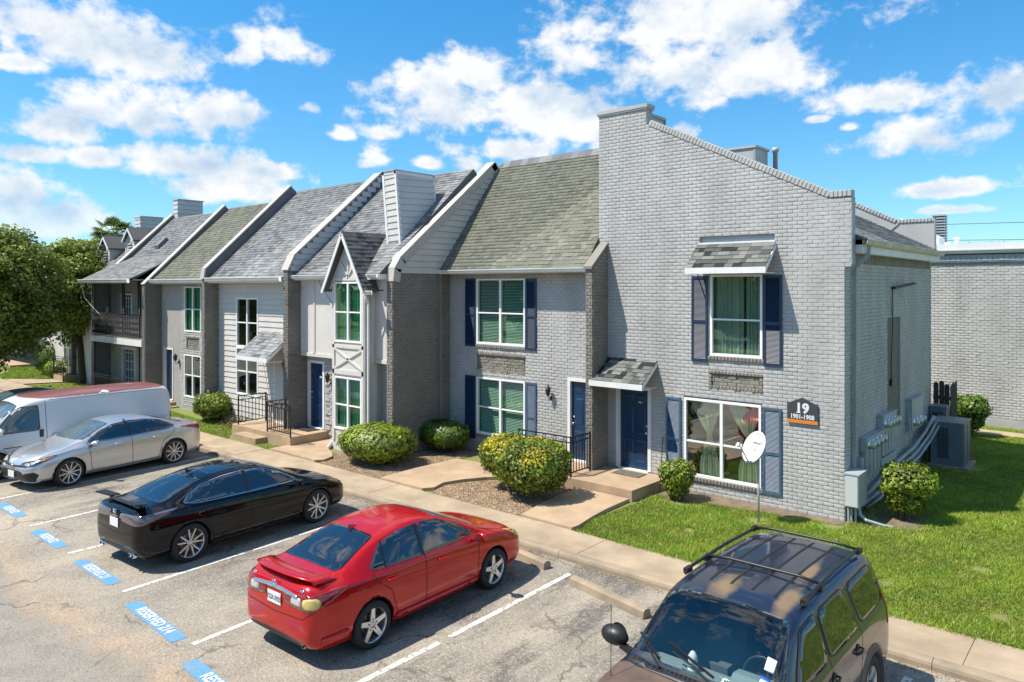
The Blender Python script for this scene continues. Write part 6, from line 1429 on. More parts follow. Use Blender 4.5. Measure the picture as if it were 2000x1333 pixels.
def mirror_(par, x, y, z, m, s=1, sc=1., base=None):
    bm = bmesh.new(); bmesh.ops.create_icosphere(bm, subdivisions=3, radius=1); mb = MB()
    mb.add([(x+v.co.x*.085*sc*(1 if v.co.x > 0 else .55), y+v.co.y*.115*sc, z+v.co.z*.075*sc) for v in bm.verts], [tuple(v.index for v in f.verts) for f in bm.faces]); bm.free()
    o = loc_obj('door_mirror', mb, m, par, True); loc_obj('mirror_arm', MB().beam((x+.03,y-s*.07*sc,z-.05*sc),(x+.06,y-s*.19*sc,z-.07*sc),.05*sc,.035*sc), base or M['black'], o)
    loc_obj('mirror_glass', MB().lathe([(.072*sc,0),(0,.0)],20,'x',(x-.052*sc,y,z)), M['chrome'], o); return o
def handle(par, x, y, z, m, s=1):
    mb = MB(); mb.tube([(x-.10,y,z),(x-.08,y+s*.030,z+.002),(x,y+s*.040,z+.004),(x+.08,y+s*.030,z+.002),(x+.10,y,z)],[.010,.014,.016,.014,.010],8); return loc_obj('door_handle', mb, m, par, True)
def yat(bvh, x, z, s=1):
    h = bvh.ray_cast(Vector((x, s*3, z)), Vector((0,-s,0))); return h[0].y if h[0] else s*.9
def plate(par, x, z, text, s=-1, tilt=0., y=0.):
    o = loc_obj('licence_plate', MB().box((-.004,-.15,-.078),(.004,.15,.078)), M['plate'], par, loc=(x,y,z)); o.rotation_euler = (0,tilt,0)
    if text:
        t = bpy.data.objects.new('lettering', textmesh(text, .082, .0008, .0015)); COL.objects.link(t); t.parent = o; t.data.materials.append(M['ink'])
        t.rotation_euler = (R(90),0,R(-90) if s < 0 else R(90)); t.location = (s*.0055,0,-.008); t.scale = (.92,1.1,1)
    return o
def emblem(par, x, y, z, s=-1, sc=1., tilt=0.):
    mb = MB()
    def ov(ry, rz, cz=0, th=.007): mb.tube([(0, ry*math.cos(a*.3927), cz+rz*math.sin(a*.3927)) for a in range(17)], th*sc, 6, False)
    ov(.058*sc,.040*sc); ov(.020*sc,.038*sc,0,.005); ov(.040*sc,.014*sc,.018*sc,.005); o = loc_obj('emblem', mb, M['chrome'], par, True, loc=(x,y,z)); o.rotation_euler = (0,tilt,0); return o

def sedan(label, loc, rz, paint, kind, name='parked_car'):
    t = thing(name, label, 'car', loc, rz, 'cars parked in the stalls')
    cor = kind == 'compact'
    if cor:
        Lh, W_, H_, wb_, tr_ = 2.27, .88, 1.47, (1.32,-1.28), .775; rw = .322
        st = [(-2.26,.40,.62,.74,.60,.50,.86,.03),(-2.24,.29,.73,.92,.70,.60,1.03,.03),(-2.12,.21,.82,.965,.78,.66,1.105,.035),(-1.86,.20,.865,.98,.82,.66,1.12,.035),(-1.62,.20,.88,.98,.84,.65,1.15,.045),
              (-1.25,.20,.885,.96,.85,.60,1.33,.055),(-.80,.19,.885,.955,.855,.57,1.455,.07),(-.30,.19,.885,.945,.855,.57,1.49,.07),(.10,.19,.885,.935,.855,.575,1.475,.07),(.50,.19,.885,.925,.85,.62,1.36,.06),
              (.95,.20,.885,.915,.845,.68,1.14,.045),(1.25,.21,.88,.90,.84,.70,1.02,.04),(1.60,.22,.87,.86,.81,.66,.96,.04),(1.95,.22,.84,.79,.76,.60,.87,.04),(2.15,.23,.76,.70,.68,.52,.76,.04),(2.25,.27,.64,.60,.56,.42,.64,.03),(2.27,.33,.52,.54,.45,.34,.56,.02)]
    else:
        Lh, W_, H_, wb_, tr_ = 2.345, .92, 1.44, (1.42,-1.405), .80; rw = .345
        st = [(-2.43,.44,.64,.76,.60,.50,.84,.03),(-2.40,.33,.78,.95,.74,.62,1.03,.03),(-2.26,.22,.86,1.0,.81,.66,1.105,.035),(-2.0,.20,.90,1.0,.85,.66,1.11,.035),(-1.75,.20,.915,.99,.865,.65,1.13,.04),
              (-1.30,.19,.92,.97,.87,.60,1.29,.05),(-.80,.18,.92,.955,.88,.56,1.42,.07),(-.30,.18,.92,.945,.88,.56,1.455,.07),(.10,.18,.92,.93,.88,.565,1.44,.07),(.52,.18,.92,.92,.875,.61,1.33,.06),
              (1.00,.19,.92,.905,.87,.68,1.11,.045),(1.32,.20,.915,.89,.86,.72,.985,.035),(1.70,.21,.90,.85,.83,.68,.92,.035),(2.05,.21,.87,.78,.79,.62,.84,.035),(2.28,.22,.79,.69,.70,.54,.74,.035),(2.40,.26,.68,.60,.58,.44,.63,.03),(2.44,.33,.54,.54,.46,.34,.56,.02)]
    if not cor: st = [((x_ if abs(x_) < 1.7 else math.copysign(1.7+(abs(x_)-1.7)*.87, x_)),)+r_ for x_, *r0 in st for r_ in (tuple(r0),)]
    body, bvh = car_body(t, st, paint, [(wb_[0],rw+.045,W_),(wb_[1],rw+.045,W_)])
    G = M['car_glass']; 
    # side glass
    if cor: sw_ = [(-1.30,1.03),(-1.0,1.30),(-.62,1.385),(-.15,1.41),(.22,1.375),(.60,1.21),(.93,1.015),(.2,1.0),(-.6,1.01)]; bp_x = (-.30,-.22)
    else: sw_ = [(-1.48,1.06),(-1.38,1.14),(-1.08,1.27),(-.65,1.345),(-.2,1.37),(.22,1.34),(.62,1.20),(1.0,.985),(.2,.985),(-.6,1.0),(-1.25,1.015)]; bp_x = (-.22,-.12)
    sm = smoothpoly(sw_, .22, 3)
    for v in ('L','R'):
        gl = panel(t, bvh, 'side_window', sm, G, v, .004, .07)
        if not cor: ribbon(t, bvh, 'window_trim', sm, M['chrome'] if kind != 'plain' else M['seam'], v, .016, .007, True)
        s_ = 1 if v == 'L' else -1
        ribbon(t, bvh, 'pillar', [(bp_x[0]+.02,1.0),(bp_x[1]-.02,1.40)], M['black'], v, .06, .008)
        if cor: ribbon(t, bvh, 'pillar', [(-1.0,1.02),(-.93,1.34)], M['black'], v, .025, .008)
        wx0, wx1 = wb_[1], wb_[0]; ar = rw+.05
        ribbon(t, bvh, 'door_seam', [(bp_x[0]+.05,1.0),(bp_x[0]+.04,.45),(bp_x[0]+.03,.26)], M['seam'], v, .013, .0018)
        ribbon(t, bvh, 'door_seam', [(.96,1.0),(.93,.75),(.90,.40),(.86,.27)], M['seam'], v, .013, .0018)
        ribbon(t, bvh, 'door_seam', [(sw_[0][0]+.05,1.02),(sw_[0][0]+.10,.90),(wx0+ar*.75+.06,.70),(wx0+ar+.05,.42),(wx0+ar+.10,.27)], M['seam'], v, .013, .0018)
        ribbon(t, bvh, 'sill_seam', [(wx0+ar+.08,.275),(wx1-ar-.06,.27)], M['seam'], v, .012, .0015)
        for hx in (bp_x[0]-.58, bp_x[1]+.36): handle(t, hx-.05, yat(bvh,hx,.84,s_)-s_*.006, .86, paint, s_)
        mirror_(t, .86, s_*(W_+.10), .985, paint, s_)
    # windscreen and back glass
    if cor: ws = [(.98,.60),(.98,-.60),(.90,-.64),(.32,-.52),(.27,-.50),(.27,.50),(.32,.52),(.90,.64)]; bgp = [(-1.72,.56),(-1.74,.3),(-1.74,-.3),(-1.72,-.56),(-1.62,-.60),(-1.02,-.49),(-.95,-.46),(-.95,.46),(-1.02,.49),(-1.62,.60)]
    else: ws = [(1.12,.0),(1.10,.45),(1.02,.66),(.92,.66),(.34,.53),(.28,.50),(.28,-.50),(.34,-.53),(.92,-.66),(1.02,-.66),(1.10,-.45)]; bgp = [(-1.86,.3),(-1.83,.56),(-1.72,.60),(-1.05,.49),(-.98,.46),(-.98,-.46),(-1.05,-.49),(-1.72,-.60),(-1.83,-.56),(-1.86,-.3)]
    panel(t, bvh, 'windscreen', smoothpoly(ws,.12,2), M['windscreen'], 'T', .004, .07); panel(t, bvh, 'rear_window', smoothpoly(bgp,.12,2), G, 'T', .004, .07)
    if kind == 'silver': pass
    if kind == 'black': panel(t, bvh, 'roof_glass', smoothpoly([(-.78,.44),(-.78,-.44),(.12,-.46),(.12,.46)],.1,2), G, 'T', .003, .08); 
    # shut lines
    ribbon(t, bvh, 'bonnet_seam', [(1.10,.70),(1.6,.73),(2.02,.62)], M['seam'], 'T', .011, .0018); ribbon(t, bvh, 'bonnet_seam', [(1.10,-.70),(1.6,-.73),(2.02,-.62)], M['seam'], 'T', .011, .0018)
    bx_ = sw_[0][0]-.48; ribbon(t, bvh, 'boot_seam', [(bx_,.58),(bx_-.12,.66),(-Lh+.16,.66)], M['seam'], 'T', .011, .0018); ribbon(t, bvh, 'boot_seam', [(bx_,-.58),(bx_-.12,-.66),(-Lh+.16,-.66)], M['seam'], 'T', .011, .0018)
    ribbon(t, bvh, 'bumper_seam', [(-.80,.80),(-.62,.66),(0,.62),(.62,.66),(.80,.80)], M['seam'], 'B', .011, .0018)
    # wipers, aerial fin
    for y_ in (-.18,.38): loc_obj('wiper', MB().tube([(1.04,y_,1.05 if cor else 1.03),(.82,y_+.30,1.17 if cor else 1.145)],.008,5), M['black'], t)
    loc_obj('shark_fin', MB().add([(-1.0,-.02,1.40),(-1.0,.02,1.40),(-.84,0,1.425),(-1.02,0,1.47)],[(0,1,2),(0,2,3),(1,3,2),(0,3,1)]), paint, t)
    # lamps at corners: seen along a diagonal
    q = math.sqrt(.5)
    def diag(sx_, sy_): return ((-sx_*q,-sy_*q,0),(-sx_*-q*-1 if False else sy_*-q*-1*0+(-sy_*q*sx_*0)+ (q if sx_*sy_ < 0 else q), (q if sx_*sy_ < 0 else -q),0),(0,0,1),(sx_*4,sy_*4,0))
    def corner(name_, sx_, sy_, pts_, m_, off=.006):
        # u grows towards the side of the car
        D = Vector((-sx_*q,-sy_*q,0)); U_ = Vector((-sx_*q, sy_*q, 0)); O_ = Vector((sx_*Lh, sy_*W_, 0)) - D*3
        return panel(t, bvh, name_, pts_, m_, (D,U_,(0,0,1),O_), off, .045)
    for s_ in (1,-1):
        if kind == 'compact':
            corner('tail_light', -1, s_, smoothpoly([(-.48,.80),(-.46,.93),(-.1,.98),(.22,1.0),(.40,.985),(.16,.84),(-.06,.76)],.2,2), M['lamp_red']); corner('reversing_light', -1, s_, smoothpoly([(-.36,.82),(-.34,.91),(-.20,.92),(-.20,.81)],.25,2), M['lamp_clear'], .011)
            if s_ == -1: corner('indicator_light', -1, s_, smoothpoly([(-.18,.79),(-.18,.92),(.01,.94),(.07,.88),(.02,.80)],.3,2), M['lamp_yellowed'], .011)
            corner('headlight', 1, s_, smoothpoly([(-.28,.56),(-.22,.70),(.10,.80),(.34,.87),(.16,.70),(-.05,.60)],.2,2), M['lamp_yellowed'])
        else:
            tm = M['lamp_red'] if kind == 'silver' else M['lamp_smoke']
            corner('tail_light', -1, s_, smoothpoly([(-.52,.86),(-.50,.98),(-.1,1.0),(.28,1.02),(.48,1.02),(.22,.92),(-.05,.83)],.2,2), tm)
            corner('headlight', 1, s_, smoothpoly([(-.40,.60),(-.36,.68),(0,.76),(.30,.83),(.42,.84),(.20,.71),(-.05,.62)],.2,2), M['lamp_dark']); corner('headlight_inner', 1, s_, smoothpoly([(-.30,.63),(-.25,.67),(.0,.73),(.02,.68),(-.1,.63)],.2,2), M['lamp_clear'], .010)
            corner('side_marker', 1, s_, smoothpoly([(.10,.745),(.32,.815),(.36,.81),(.16,.715)],.2,2), M['lamp_amber'], .011)
    if kind == 'compact':
        panel(t, bvh, 'chrome_bar', smoothpoly([(-.50,.905),(-.50,.945),(0,.985),(.50,.945),(.50,.905),(0,.935)],.15,2), M['chrome'], 'B', .022, .05); emblem(t, -2.268, 0, 1.005, sc=.95, tilt=R(-10)); plate(t, -2.272, .805, 'TGX-5925')
        for (y_, w_) in ((.56,.05),(-.55,.035)): panel(t, bvh, 'badge', [(y_-w_,.99),(y_+w_,.99),(y_+w_,1.02),(y_-w_,1.02)], M['chrome'], 'B', .008, .03)
        panel(t, bvh, 'rear_valance', smoothpoly([(-.66,.22),(-.62,.33),(-.2,.36),(.2,.36),(.62,.33),(.66,.22)],.15,2), M['black'], 'B', .010, .06)
        loc_obj('exhaust_tip', MB().lathe([(.032,0),(.036,.0),(.036,.14),(.030,.14),(.030,.01)],16,'x',(-2.20,-.55,.28)), M['chrome'], t, True)
        for v_ in ('L','R'):
            panel(t, bvh, 'side_skirt', smoothpoly([(-.86,.20),(-.90,.33),(-.80,.345),(.78,.325),(.90,.31),(.88,.20)],.1,2), paint, v_, .022, .08); panel(t, bvh, 'bumper_skirt', smoothpoly([(-2.10,.30),(-2.10,.42),(-1.70,.44),(-1.68,.30)],.1,2), paint, v_, .016, .06)
            ribbon(t, bvh, 'waist_line', [(-1.7,.86),(-.6,.80),(.9,.72)], paint, v_, .03, .006)
        # spoiler on the boot lid
        spb = []; 
        for i in range(17):
            y_ = -.70+1.40*i/16; b = -2.14+.16*(abs(y_)/.70)**3; h_ = 1.150-.05*(abs(y_)/.70)**4; spb.append([(b-.08,y_,h_+.010),(b-.11,y_,h_),(b-.08,y_,h_-.018),(b+.12,y_,h_-.060),(b+.24,y_,h_-.040),(b+.10,y_,h_+.002)])
        mb = MB(); k_ = 6; vs = [p for r_ in spb for p in r_]; mb.add(vs, [(i*k_+j,i*k_+(j+1)%k_,(i+1)*k_+(j+1)%k_,(i+1)*k_+j) for i in range(16) for j in range(k_)]+[tuple(range(k_))[::-1],tuple(16*k_+j for j in range(k_))])
        spo = loc_obj('spoiler', mb, paint, t, True); 
        for y_ in (-.62,.62): loc_obj('spoiler_foot', MB().box((-2.10,y_-.03,1.05),(-1.96,y_+.03,1.12)), paint, spo)
        panel(t, bvh, 'grille', smoothpoly([(-.35,.42),(-.4,.55),(.4,.55),(.35,.42)],.2,2), M['black'], 'F', .006, .06)
    elif kind in ('black','plain'):
        if kind == 'black':
            mb = MB()
            for s_ in (1,-1): 
                pr_ = [(-2.22,s_*.40,1.17),(-2.34,s_*.74,1.22),(-2.14,s_*.78,1.20),(-2.02,s_*.46,1.15)]
                mb.add(pr_+[(p[0],p[1],p[2]-.022) for p in pr_], [(0,1,2,3),(7,6,5,4),(0,4,5,1),(1,5,6,2),(2,6,7,3),(3,7,4,0)]); mb.beam((-2.12,s_*.55,1.07),(-2.16,s_*.55,1.17),.10,.02)
            mb.beam((-2.20,-.42,1.135),(-2.20,.42,1.135),.08,.02); loc_obj('spoiler', mb, M['black'], t)
        emblem(t, -2.338, 0, .985, tilt=R(-10)); plate(t, -2.348, .80, '')
        if kind == 'black': tt = bpy.data.objects.new('badge', textmesh('CAMRY', .055, .002, .001)); COL.objects.link(tt); tt.parent = t; tt.data.materials.append(M['chrome']); tt.rotation_euler = (R(90),0,R(-90)); tt.location = (-2.352,0,.915); tt.scale = (1.6,1,1)
        panel(t, bvh, 'rear_valance', smoothpoly([(-.72,.22),(-.66,.36),(-.2,.40),(.2,.40),(.66,.36),(.72,.22)],.15,2), M['black'], 'B', .010, .06)
        for y_ in (-.60,-.48,.48,.60): loc_obj('exhaust_tip', MB().lathe([(.030,0),(.036,.0),(.036,.16),(.028,.16),(.028,.01)],16,'x',(-2.31,y_,.29)), M['chrome'], t, True)
        panel(t, bvh, 'grille', smoothpoly([(-.6,.30),(-.5,.56),(.5,.56),(.6,.30)],.2,2), M['black'], 'F', .006, .06)
        if kind == 'black':
            for s_ in ('L','R'): panel(t, bvh, 'side_skirt', [(-.98,.19),(-.98,.27),(.98,.25),(.98,.19)], M['black'], s_, .02, .08); ribbon(t, bvh, 'quarter_vent', [(-1.60,1.06),(-1.22,1.24)], M['seam'], s_, .03, .006)
    elif kind == 'silver':
        panel(t, bvh, 'grille', smoothpoly([(-.62,.26),(-.66,.34),(-.44,.50),(.44,.50),(.66,.34),(.62,.26)],.12,2), M['black'], 'F', .008, .05); panel(t, bvh, 'upper_grille', smoothpoly([(-.60,.60),(-.50,.645),(-.12,.61),(.12,.61),(.50,.645),(.60,.60),(.12,.575),(-.12,.575)],.12,2), M['black'], 'F', .010, .05)
        for s_ in (1,-1):
            corner('air_intake', 1, s_, smoothpoly([(-.20,.26),(-.26,.46),(-.02,.50),(.10,.42),(.02,.27)],.15,2), M['black'], .008); corner('bumper_blade', 1, s_, smoothpoly([(-.42,.215),(-.40,.245),(.02,.27),(.12,.30),(.14,.27),(.04,.235)],.15,2), paint, .03)
        emblem(t, 2.358, 0, .60, s=1, sc=1.1); plate(t, 2.372, .40, '', s=1)
        ribbon(t, bvh, 'waist_line', [(-1.9,.90),(-.6,.80),(.9,.72)], M['seam'], 'R', .003, .0005)
    sty = {'compact':'star5','black':'y7','silver':'star10','plain':'y7'}[kind]
    for x_ in wb_:
        for s_ in (1,-1): wheel(t, x_, s_*(tr_), rw, .225, s_, sty, rw*(.765 if not cor else .745), phase=.35+x_)
    loc_obj('underbody', MB().box((-Lh+.25,-.62,.17),(Lh-.3,.62,.26)), M['black'], t)
    return t
def windscreen_mat(): 
    m = mat('windscreen_glass', (.045,.075,.085), .03, (.11,.15,.16), 1.1, spec=1., objco=True); m.node_tree.nodes['Principled BSDF'].inputs['IOR'].default_value = 1.65; return m
M['windscreen'] = windscreen_mat()
PR = carpaint('paint_red', (.46,.0015,.003), .25, .2, coat=.55); PK = carpaint('paint_black', (.003,.0035,.005), .0, .12, coat=.5); PK.node_tree.nodes['Principled BSDF'].inputs['Specular IOR Level'].default_value = .15; PSv = carpaint('paint_silver', (.56,.565,.57), .75, .30); PN_ = carpaint('paint_navy', (.008,.012,.03), .2, .2)
def heading(rear, front): return math.atan2(front[1]-rear[1], front[0]-rear[0])
sedan('glossy red compact sedan with a boot spoiler, nose to the sidewalk', (-4.26,-8.42,ZP), R(92.0), PR, 'compact')
sedan('glossy black sedan with winged spoiler and smoked tail lights', (-9.38,-8.45,ZP), R(93.5), PK, 'black')
sedan('metallic silver sedan parked nose out beside the white van', (-16.75,-8.08,ZP), R(-82.), PSv, 'silver')
sedan('dark navy sedan mostly hidden behind the white van', (-24.9,-7.9,ZP), R(-90), PN_, 'plain')

def suv():
    t = thing('suv', 'weathered dark blue sport utility vehicle with a faded brown bonnet and roof rails', 'car', (1.42,-8.45,ZP), R(-90), 'cars parked in the stalls')
    m = bpy.data.materials.new('paint_faded_blue'); m.use_nodes = True; n = m.node_tree.nodes; l = m.node_tree.links; b = n['Principled BSDF']
    b.inputs['Coat Weight'].default_value = .6; b.inputs['Coat Roughness'].default_value = .06; b.inputs['Roughness'].default_value = .35
    tcx = n.new('ShaderNodeTexCoord'); nz = n.new('ShaderNodeTexNoise'); nz.inputs['Scale'].default_value = 3.5; nz.inputs['Detail'].default_value = 8; l.new(tcx.outputs['Object'], nz.inputs['Vector'])
    sp_ = n.new('ShaderNodeSeparateXYZ'); l.new(tcx.outputs['Object'], sp_.inputs[0])
    def mm(op,a,c):
        x = n.new('ShaderNodeMath'); x.operation = op; x.use_clamp = op == 'MULTIPLY_ADD'
        for i,q_ in enumerate((a,c)):
            if isinstance(q_,(int,float)): x.inputs[i].default_value = q_
            else: l.new(q_, x.inputs[i])
        return x.outputs[0]
    def rg(x,a,c,lo=0.,hi=1.):
        r = n.new('ShaderNodeMapRange'); l.new(x,r.inputs[0]); r.inputs[1].default_value=a; r.inputs[2].default_value=c; r.inputs[3].default_value=lo; r.inputs[4].default_value=hi; return r.outputs[0]
    def spot(x0,y0,rx,ry):
        a = mm('DIVIDE', mm('SUBTRACT', sp_.outputs['X'], x0), rx); c = mm('DIVIDE', mm('SUBTRACT', sp_.outputs['Y'], y0), ry)
        d = mm('ADD', mm('MULTIPLY',a,a), mm('MULTIPLY',c,c)); return rg(mm('ADD', d, mm('MULTIPLY', nz.outputs['Fac'], 3.2)), 1.7, 3.0, .62, 0.)
    top = rg(sp_.outputs['Z'], 1.60, 1.66)
    worn = mm('MULTIPLY', mm('MAXIMUM', mm('MAXIMUM', spot(.08,-.16,.40,.13), spot(-.02,.50,.34,.09)), spot(-.85,.42,.40,.07)), top)
    hood = mm('MULTIPLY', rg(sp_.outputs['X'], 1.06, 1.10), rg(mm('ADD', sp_.outputs['Z'], mm('MULTIPLY', nz.outputs['Fac'], .05)), .98, 1.03))
    mx1 = n.new('ShaderNodeMix'); mx1.data_type='RGBA'; l.new(worn, mx1.inputs[0]); mx1.inputs[6].default_value = (.007,.012,.030,1); mx1.inputs[7].default_value = (.30,.20,.09,1)
    mx2 = n.new('ShaderNodeMix'); mx2.data_type='RGBA'; l.new(hood, mx2.inputs[0]); l.new(mx1.outputs[2], mx2.inputs[6])
    mx3 = n.new('ShaderNodeMix'); mx3.data_type='RGBA'; l.new(rg(nz.outputs['Fac'],.35,.65), mx3.inputs[0]); mx3.inputs[6].default_value = (.075,.05,.04,1); mx3.inputs[7].default_value = (.13,.085,.06,1); l.new(mx3.outputs[2], mx2.inputs[7]); l.new(mx2.outputs[2], b.inputs['Base Color'])
    dull = mm('MAXIMUM', worn, hood); l.new(rg(dull,0,1,.33,.6), b.inputs['Roughness']); l.new(rg(dull,0,1,.9,.04), b.inputs['Coat Weight'])
    st = [(-2.42,.45,.74,.84,.72,.62,1.10,.05),(-2.40,.36,.86,1.05,.82,.66,1.40,.06),(-2.33,.32,.91,1.10,.88,.68,1.60,.07),(-2.18,.30,.93,1.11,.90,.70,1.71,.08),(-1.8,.30,.93,1.11,.905,.71,1.75,.08),(-1.0,.28,.93,1.10,.905,.71,1.765,.08),
          (-.3,.28,.93,1.09,.905,.71,1.765,.08),(.20,.28,.93,1.08,.905,.70,1.735,.08),(.50,.28,.93,1.07,.90,.70,1.62,.07),(.80,.28,.93,1.06,.895,.73,1.38,.06),(1.05,.29,.93,1.045,.89,.78,1.14,.05),(1.30,.30,.93,1.03,.88,.76,1.09,.05),(1.75,.31,.92,.99,.86,.74,1.07,.05),(2.10,.32,.90,.93,.83,.70,1.00,.06),(2.32,.34,.86,.80,.78,.64,.88,.06),(2.43,.38,.78,.66,.68,.56,.72,.05)]
    body, bvh = car_body(t, st, m, [(1.40,.44,.93),(-1.47,.44,.93)]); G = M['car_glass']
    for v, s_ in (('L',1),('R',-1)):
        for poly_ in ([(.70,1.16),(.30,1.58),(.02,1.62),(-.10,1.62),(-.12,1.16)],[(-.20,1.16),(-.18,1.62),(-.90,1.63),(-1.00,1.55),(-1.12,1.16)],[(-1.24,1.17),(-1.12,1.61),(-1.95,1.60),(-2.10,1.50),(-2.16,1.22),(-2.10,1.175)]):
            sm = smoothpoly(poly_,.14,2); panel(t, bvh, 'side_window', sm, G, v, .004, .08); ribbon(t, bvh, 'window_rubber', sm, M['black'], v, .016, .006, True)
        ribbon(t, bvh, 'door_seam', [(.92,1.08),(.90,.7),(.84,.36)], M['seam'], v, .010, .0015); ribbon(t, bvh, 'door_seam', [(-.15,1.66),(-.16,1.1),(-.14,.36)], M['seam'], v, .010, .0015); ribbon(t, bvh, 'door_seam', [(-1.05,1.66),(-1.18,1.1),(-1.10,.80),(-.98,.5),(-.94,.36)], M['seam'], v, .010, .0015)
        panel(t, bvh, 'side_cladding', smoothpoly([(-.98,.31),(-1.0,.52),(.90,.52),(.90,.31)],.1,2), M['cladding'], v, .022, .1)
        for wx in (1.40,-1.47):
            mb = MB(); nseg = 20
            for i in range(nseg+1):
                a = math.pi*(1.06-1.12*i/nseg); cx, cz = wx+.435*math.cos(a), .33+.435*math.sin(a); cx2, cz2 = wx+.52*math.cos(a), .33+.52*math.sin(a)
                y1 = yat(bvh, cx2, max(cz2,.34), s_); yy_ = s_*(abs(y1)+.03) if y1 else s_*.95
                mb.v += [(cx, s_*.955, cz),(cx2, s_*(.93), cz2),(cx, s_*.84, cz)]
            mb.f += [(3*i,3*i+1,3*i+4,3*i+3) for i in range(nseg)] + [(3*i,3*i+3,3*i+5,3*i+2) for i in range(nseg)]; mb.t += [0]*(2*nseg); loc_obj('arch_flare', mb, M['cladding'], t, True)
        for hx in (-.05-.18, -1.05+.02):
            loc_obj('handle_recess', MB().lathe([(.075,0),(0,.0)],20,'y',(hx+.05,yat(bvh,hx,.97,s_)+s_*.004,.97)), M['black'], t); handle(t, hx+.05, yat(bvh,hx,.97,s_)+s_*.002, .97, M['black'], s_)
        mo = mirror_(t, .80, s_*1.10, 1.17, M['black'], s_, 1.45)
        # roof rails
        loc_obj('roof_rail', MB().tube([(.02,s_*.66,1.72),(-.10,s_*.66,1.765),(-1.0,s_*.655,1.785),(-1.95,s_*.64,1.765),(-2.05,s_*.64,1.72)],[.016,.019,.019,.019,.016],8), M['black'], t, True)
        for x_ in (-.05,-.55,-1.95): loc_obj('rail_foot', MB().box((x_-.07,s_*.66-.03,1.72),(x_+.06,s_*.66+.022,1.775)), M['black'], t)
    for x_ in (-.55,-1.92): loc_obj('roof_crossbar', MB().tube([(x_,-.66,1.772),(x_,-.4,1.800),(x_,.4,1.800),(x_,.66,1.772)],.018,8), M['black'], t, True)
    for y_ in (-.36,-.12,.12,.36): ribbon(t, bvh, 'roof_rib', [(.0,y_),(-1.95,y_)], M['seam'], 'T', .028, .0045)
    WS = smoothpoly([(1.06,0),(1.03,.5),(.96,.76),(.86,.775),(.36,.655),(.30,.60),(.30,-.60),(.36,-.655),(.86,-.775),(.96,-.76),(1.03,-.5)],.12,2)
    def inpoly(x, y, P):
        c = False; j = len(P)-1
        for i in range(len(P)):
            if (P[i][1] > y) != (P[j][1] > y) and x < (P[j][0]-P[i][0])*(y-P[i][1])/(P[j][1]-P[i][1])+P[i][0]: c = not c
            j = i
        return c
    me_ = body.data; me_.materials.append(M['black']); bi = len(me_.materials)-1; bmw = bmesh.new(); bmw.from_mesh(me_); kill = []
    for fc_ in bmw.faces:
        c_ = fc_.calc_center_median()
        if c_.z > 1.08 and abs(c_.y) < .8 and inpoly(c_.x, c_.y, WS):
            if all(inpoly(v_.co.x, v_.co.y, WS) for v_ in fc_.verts) and abs(c_.y) < .70: kill.append(fc_)
            else: fc_.material_index = bi
    bmesh.ops.delete(bmw, geom=kill, context='FACES'); bmw.to_mesh(me_); bmw.free()
    panel(t, bvh, 'windscreen', WS, M['glass_screen'], 'T', .004, .07, skirt=False)
    # cabin: dashboard, wheel, seats
    cab = MB().add([(-2.1,-.78,.55),(1.0,-.78,.55),(1.0,.78,.55),(-2.1,.78,.55),(-2.1,-.66,1.60),(.2,-.62,1.60),(1.02,-.74,1.02),(-2.1,.66,1.60),(.2,.62,1.60),(1.02,.74,1.02)],[(0,1,2,3),(0,4,5,6,1),(3,2,9,8,7),(4,7,8,5),(0,3,7,4)]); loc_obj('cabin_lining', cab, M['room'], t)
    db = [(1.08,1.03),(.98,1.075),(.82,1.09),(.66,1.08),(.55,1.02),(.50,.86),(.52,.60),(1.05,.60)]
    loc_obj('dashboard', MB().prism(db, lambda p_,q_,w_:(p_,w_,q_), -.74, .74), M['dash'], t)
    loc_obj('instrument_hood', MB().prism([(.80,1.085),(.66,1.14),(.52,1.12),(.50,1.0)], lambda p_,q_,w_:(p_,w_,q_), .20, .58), M['dash'], t)
    loc_obj('steering_wheel', MB().tube([(.42-.07*math.sin(a_*.3927),.38+.18*math.cos(a_*.3927),1.06+.17*math.sin(a_*.3927)) for a_ in range(17)], .016, 6, False).beam((.42,.22,1.06),(.42,.54,1.06),.04,.03), M['black'], t, True)
    for y_ in (-.38,.38):
        st_ = loc_obj('seat', MB().prism([(.05,.62),(.05,.82),(-.42,.80),(-.56,1.32),(-.68,1.32),(-.55,.62)], lambda p_,q_,w_:(p_,w_,q_), y_-.24, y_+.24), M['seat'], t); loc_obj('headrest', MB().box((-.70,y_-.12,1.34),(-.60,y_+.12,1.50)), M['seat'], st_)
    loc_obj('rear_view_mirror', MB().box((.50,-.12,1.42),(.53,.12,1.48)), M['black'], t)
    panel(t, bvh, 'cowl', smoothpoly([(1.18,0),(1.14,.6),(1.08,.80),(1.0,.78),(1.07,.5),(1.075,0),(1.07,-.5),(1.0,-.78),(1.08,-.80),(1.14,-.6)],.1,2), M['black'], 'T', .006, .05)
    gv = MB(); [gv.box((1.10,-.10+k*.022,1.115),(1.15,-.092+k*.022,1.135)) for k in range(11)]; loc_obj('cowl_grille', gv, M['gutter_old'], t)
    for y_, y2 in ((.22,-.42),(-.38,-.86+.1)):
        loc_obj('wiper', MB().tube([(1.10,y_,1.165),(.98,(y_+y2)/2,1.235),(.92,y2+.08,1.275)],[.014,.010,.007],6), M['black'], t); loc_obj('wiper_blade', MB().beam((1.02,y_-.06,1.215),(.86,y2+.02,1.325),.016,.02), M['black'], t)
    panel(t, bvh, 'rear_window', smoothpoly([(-.60,1.18),(-.54,1.56),(.54,1.56),(.60,1.18)],.1,2), G, 'B', .006, .08)
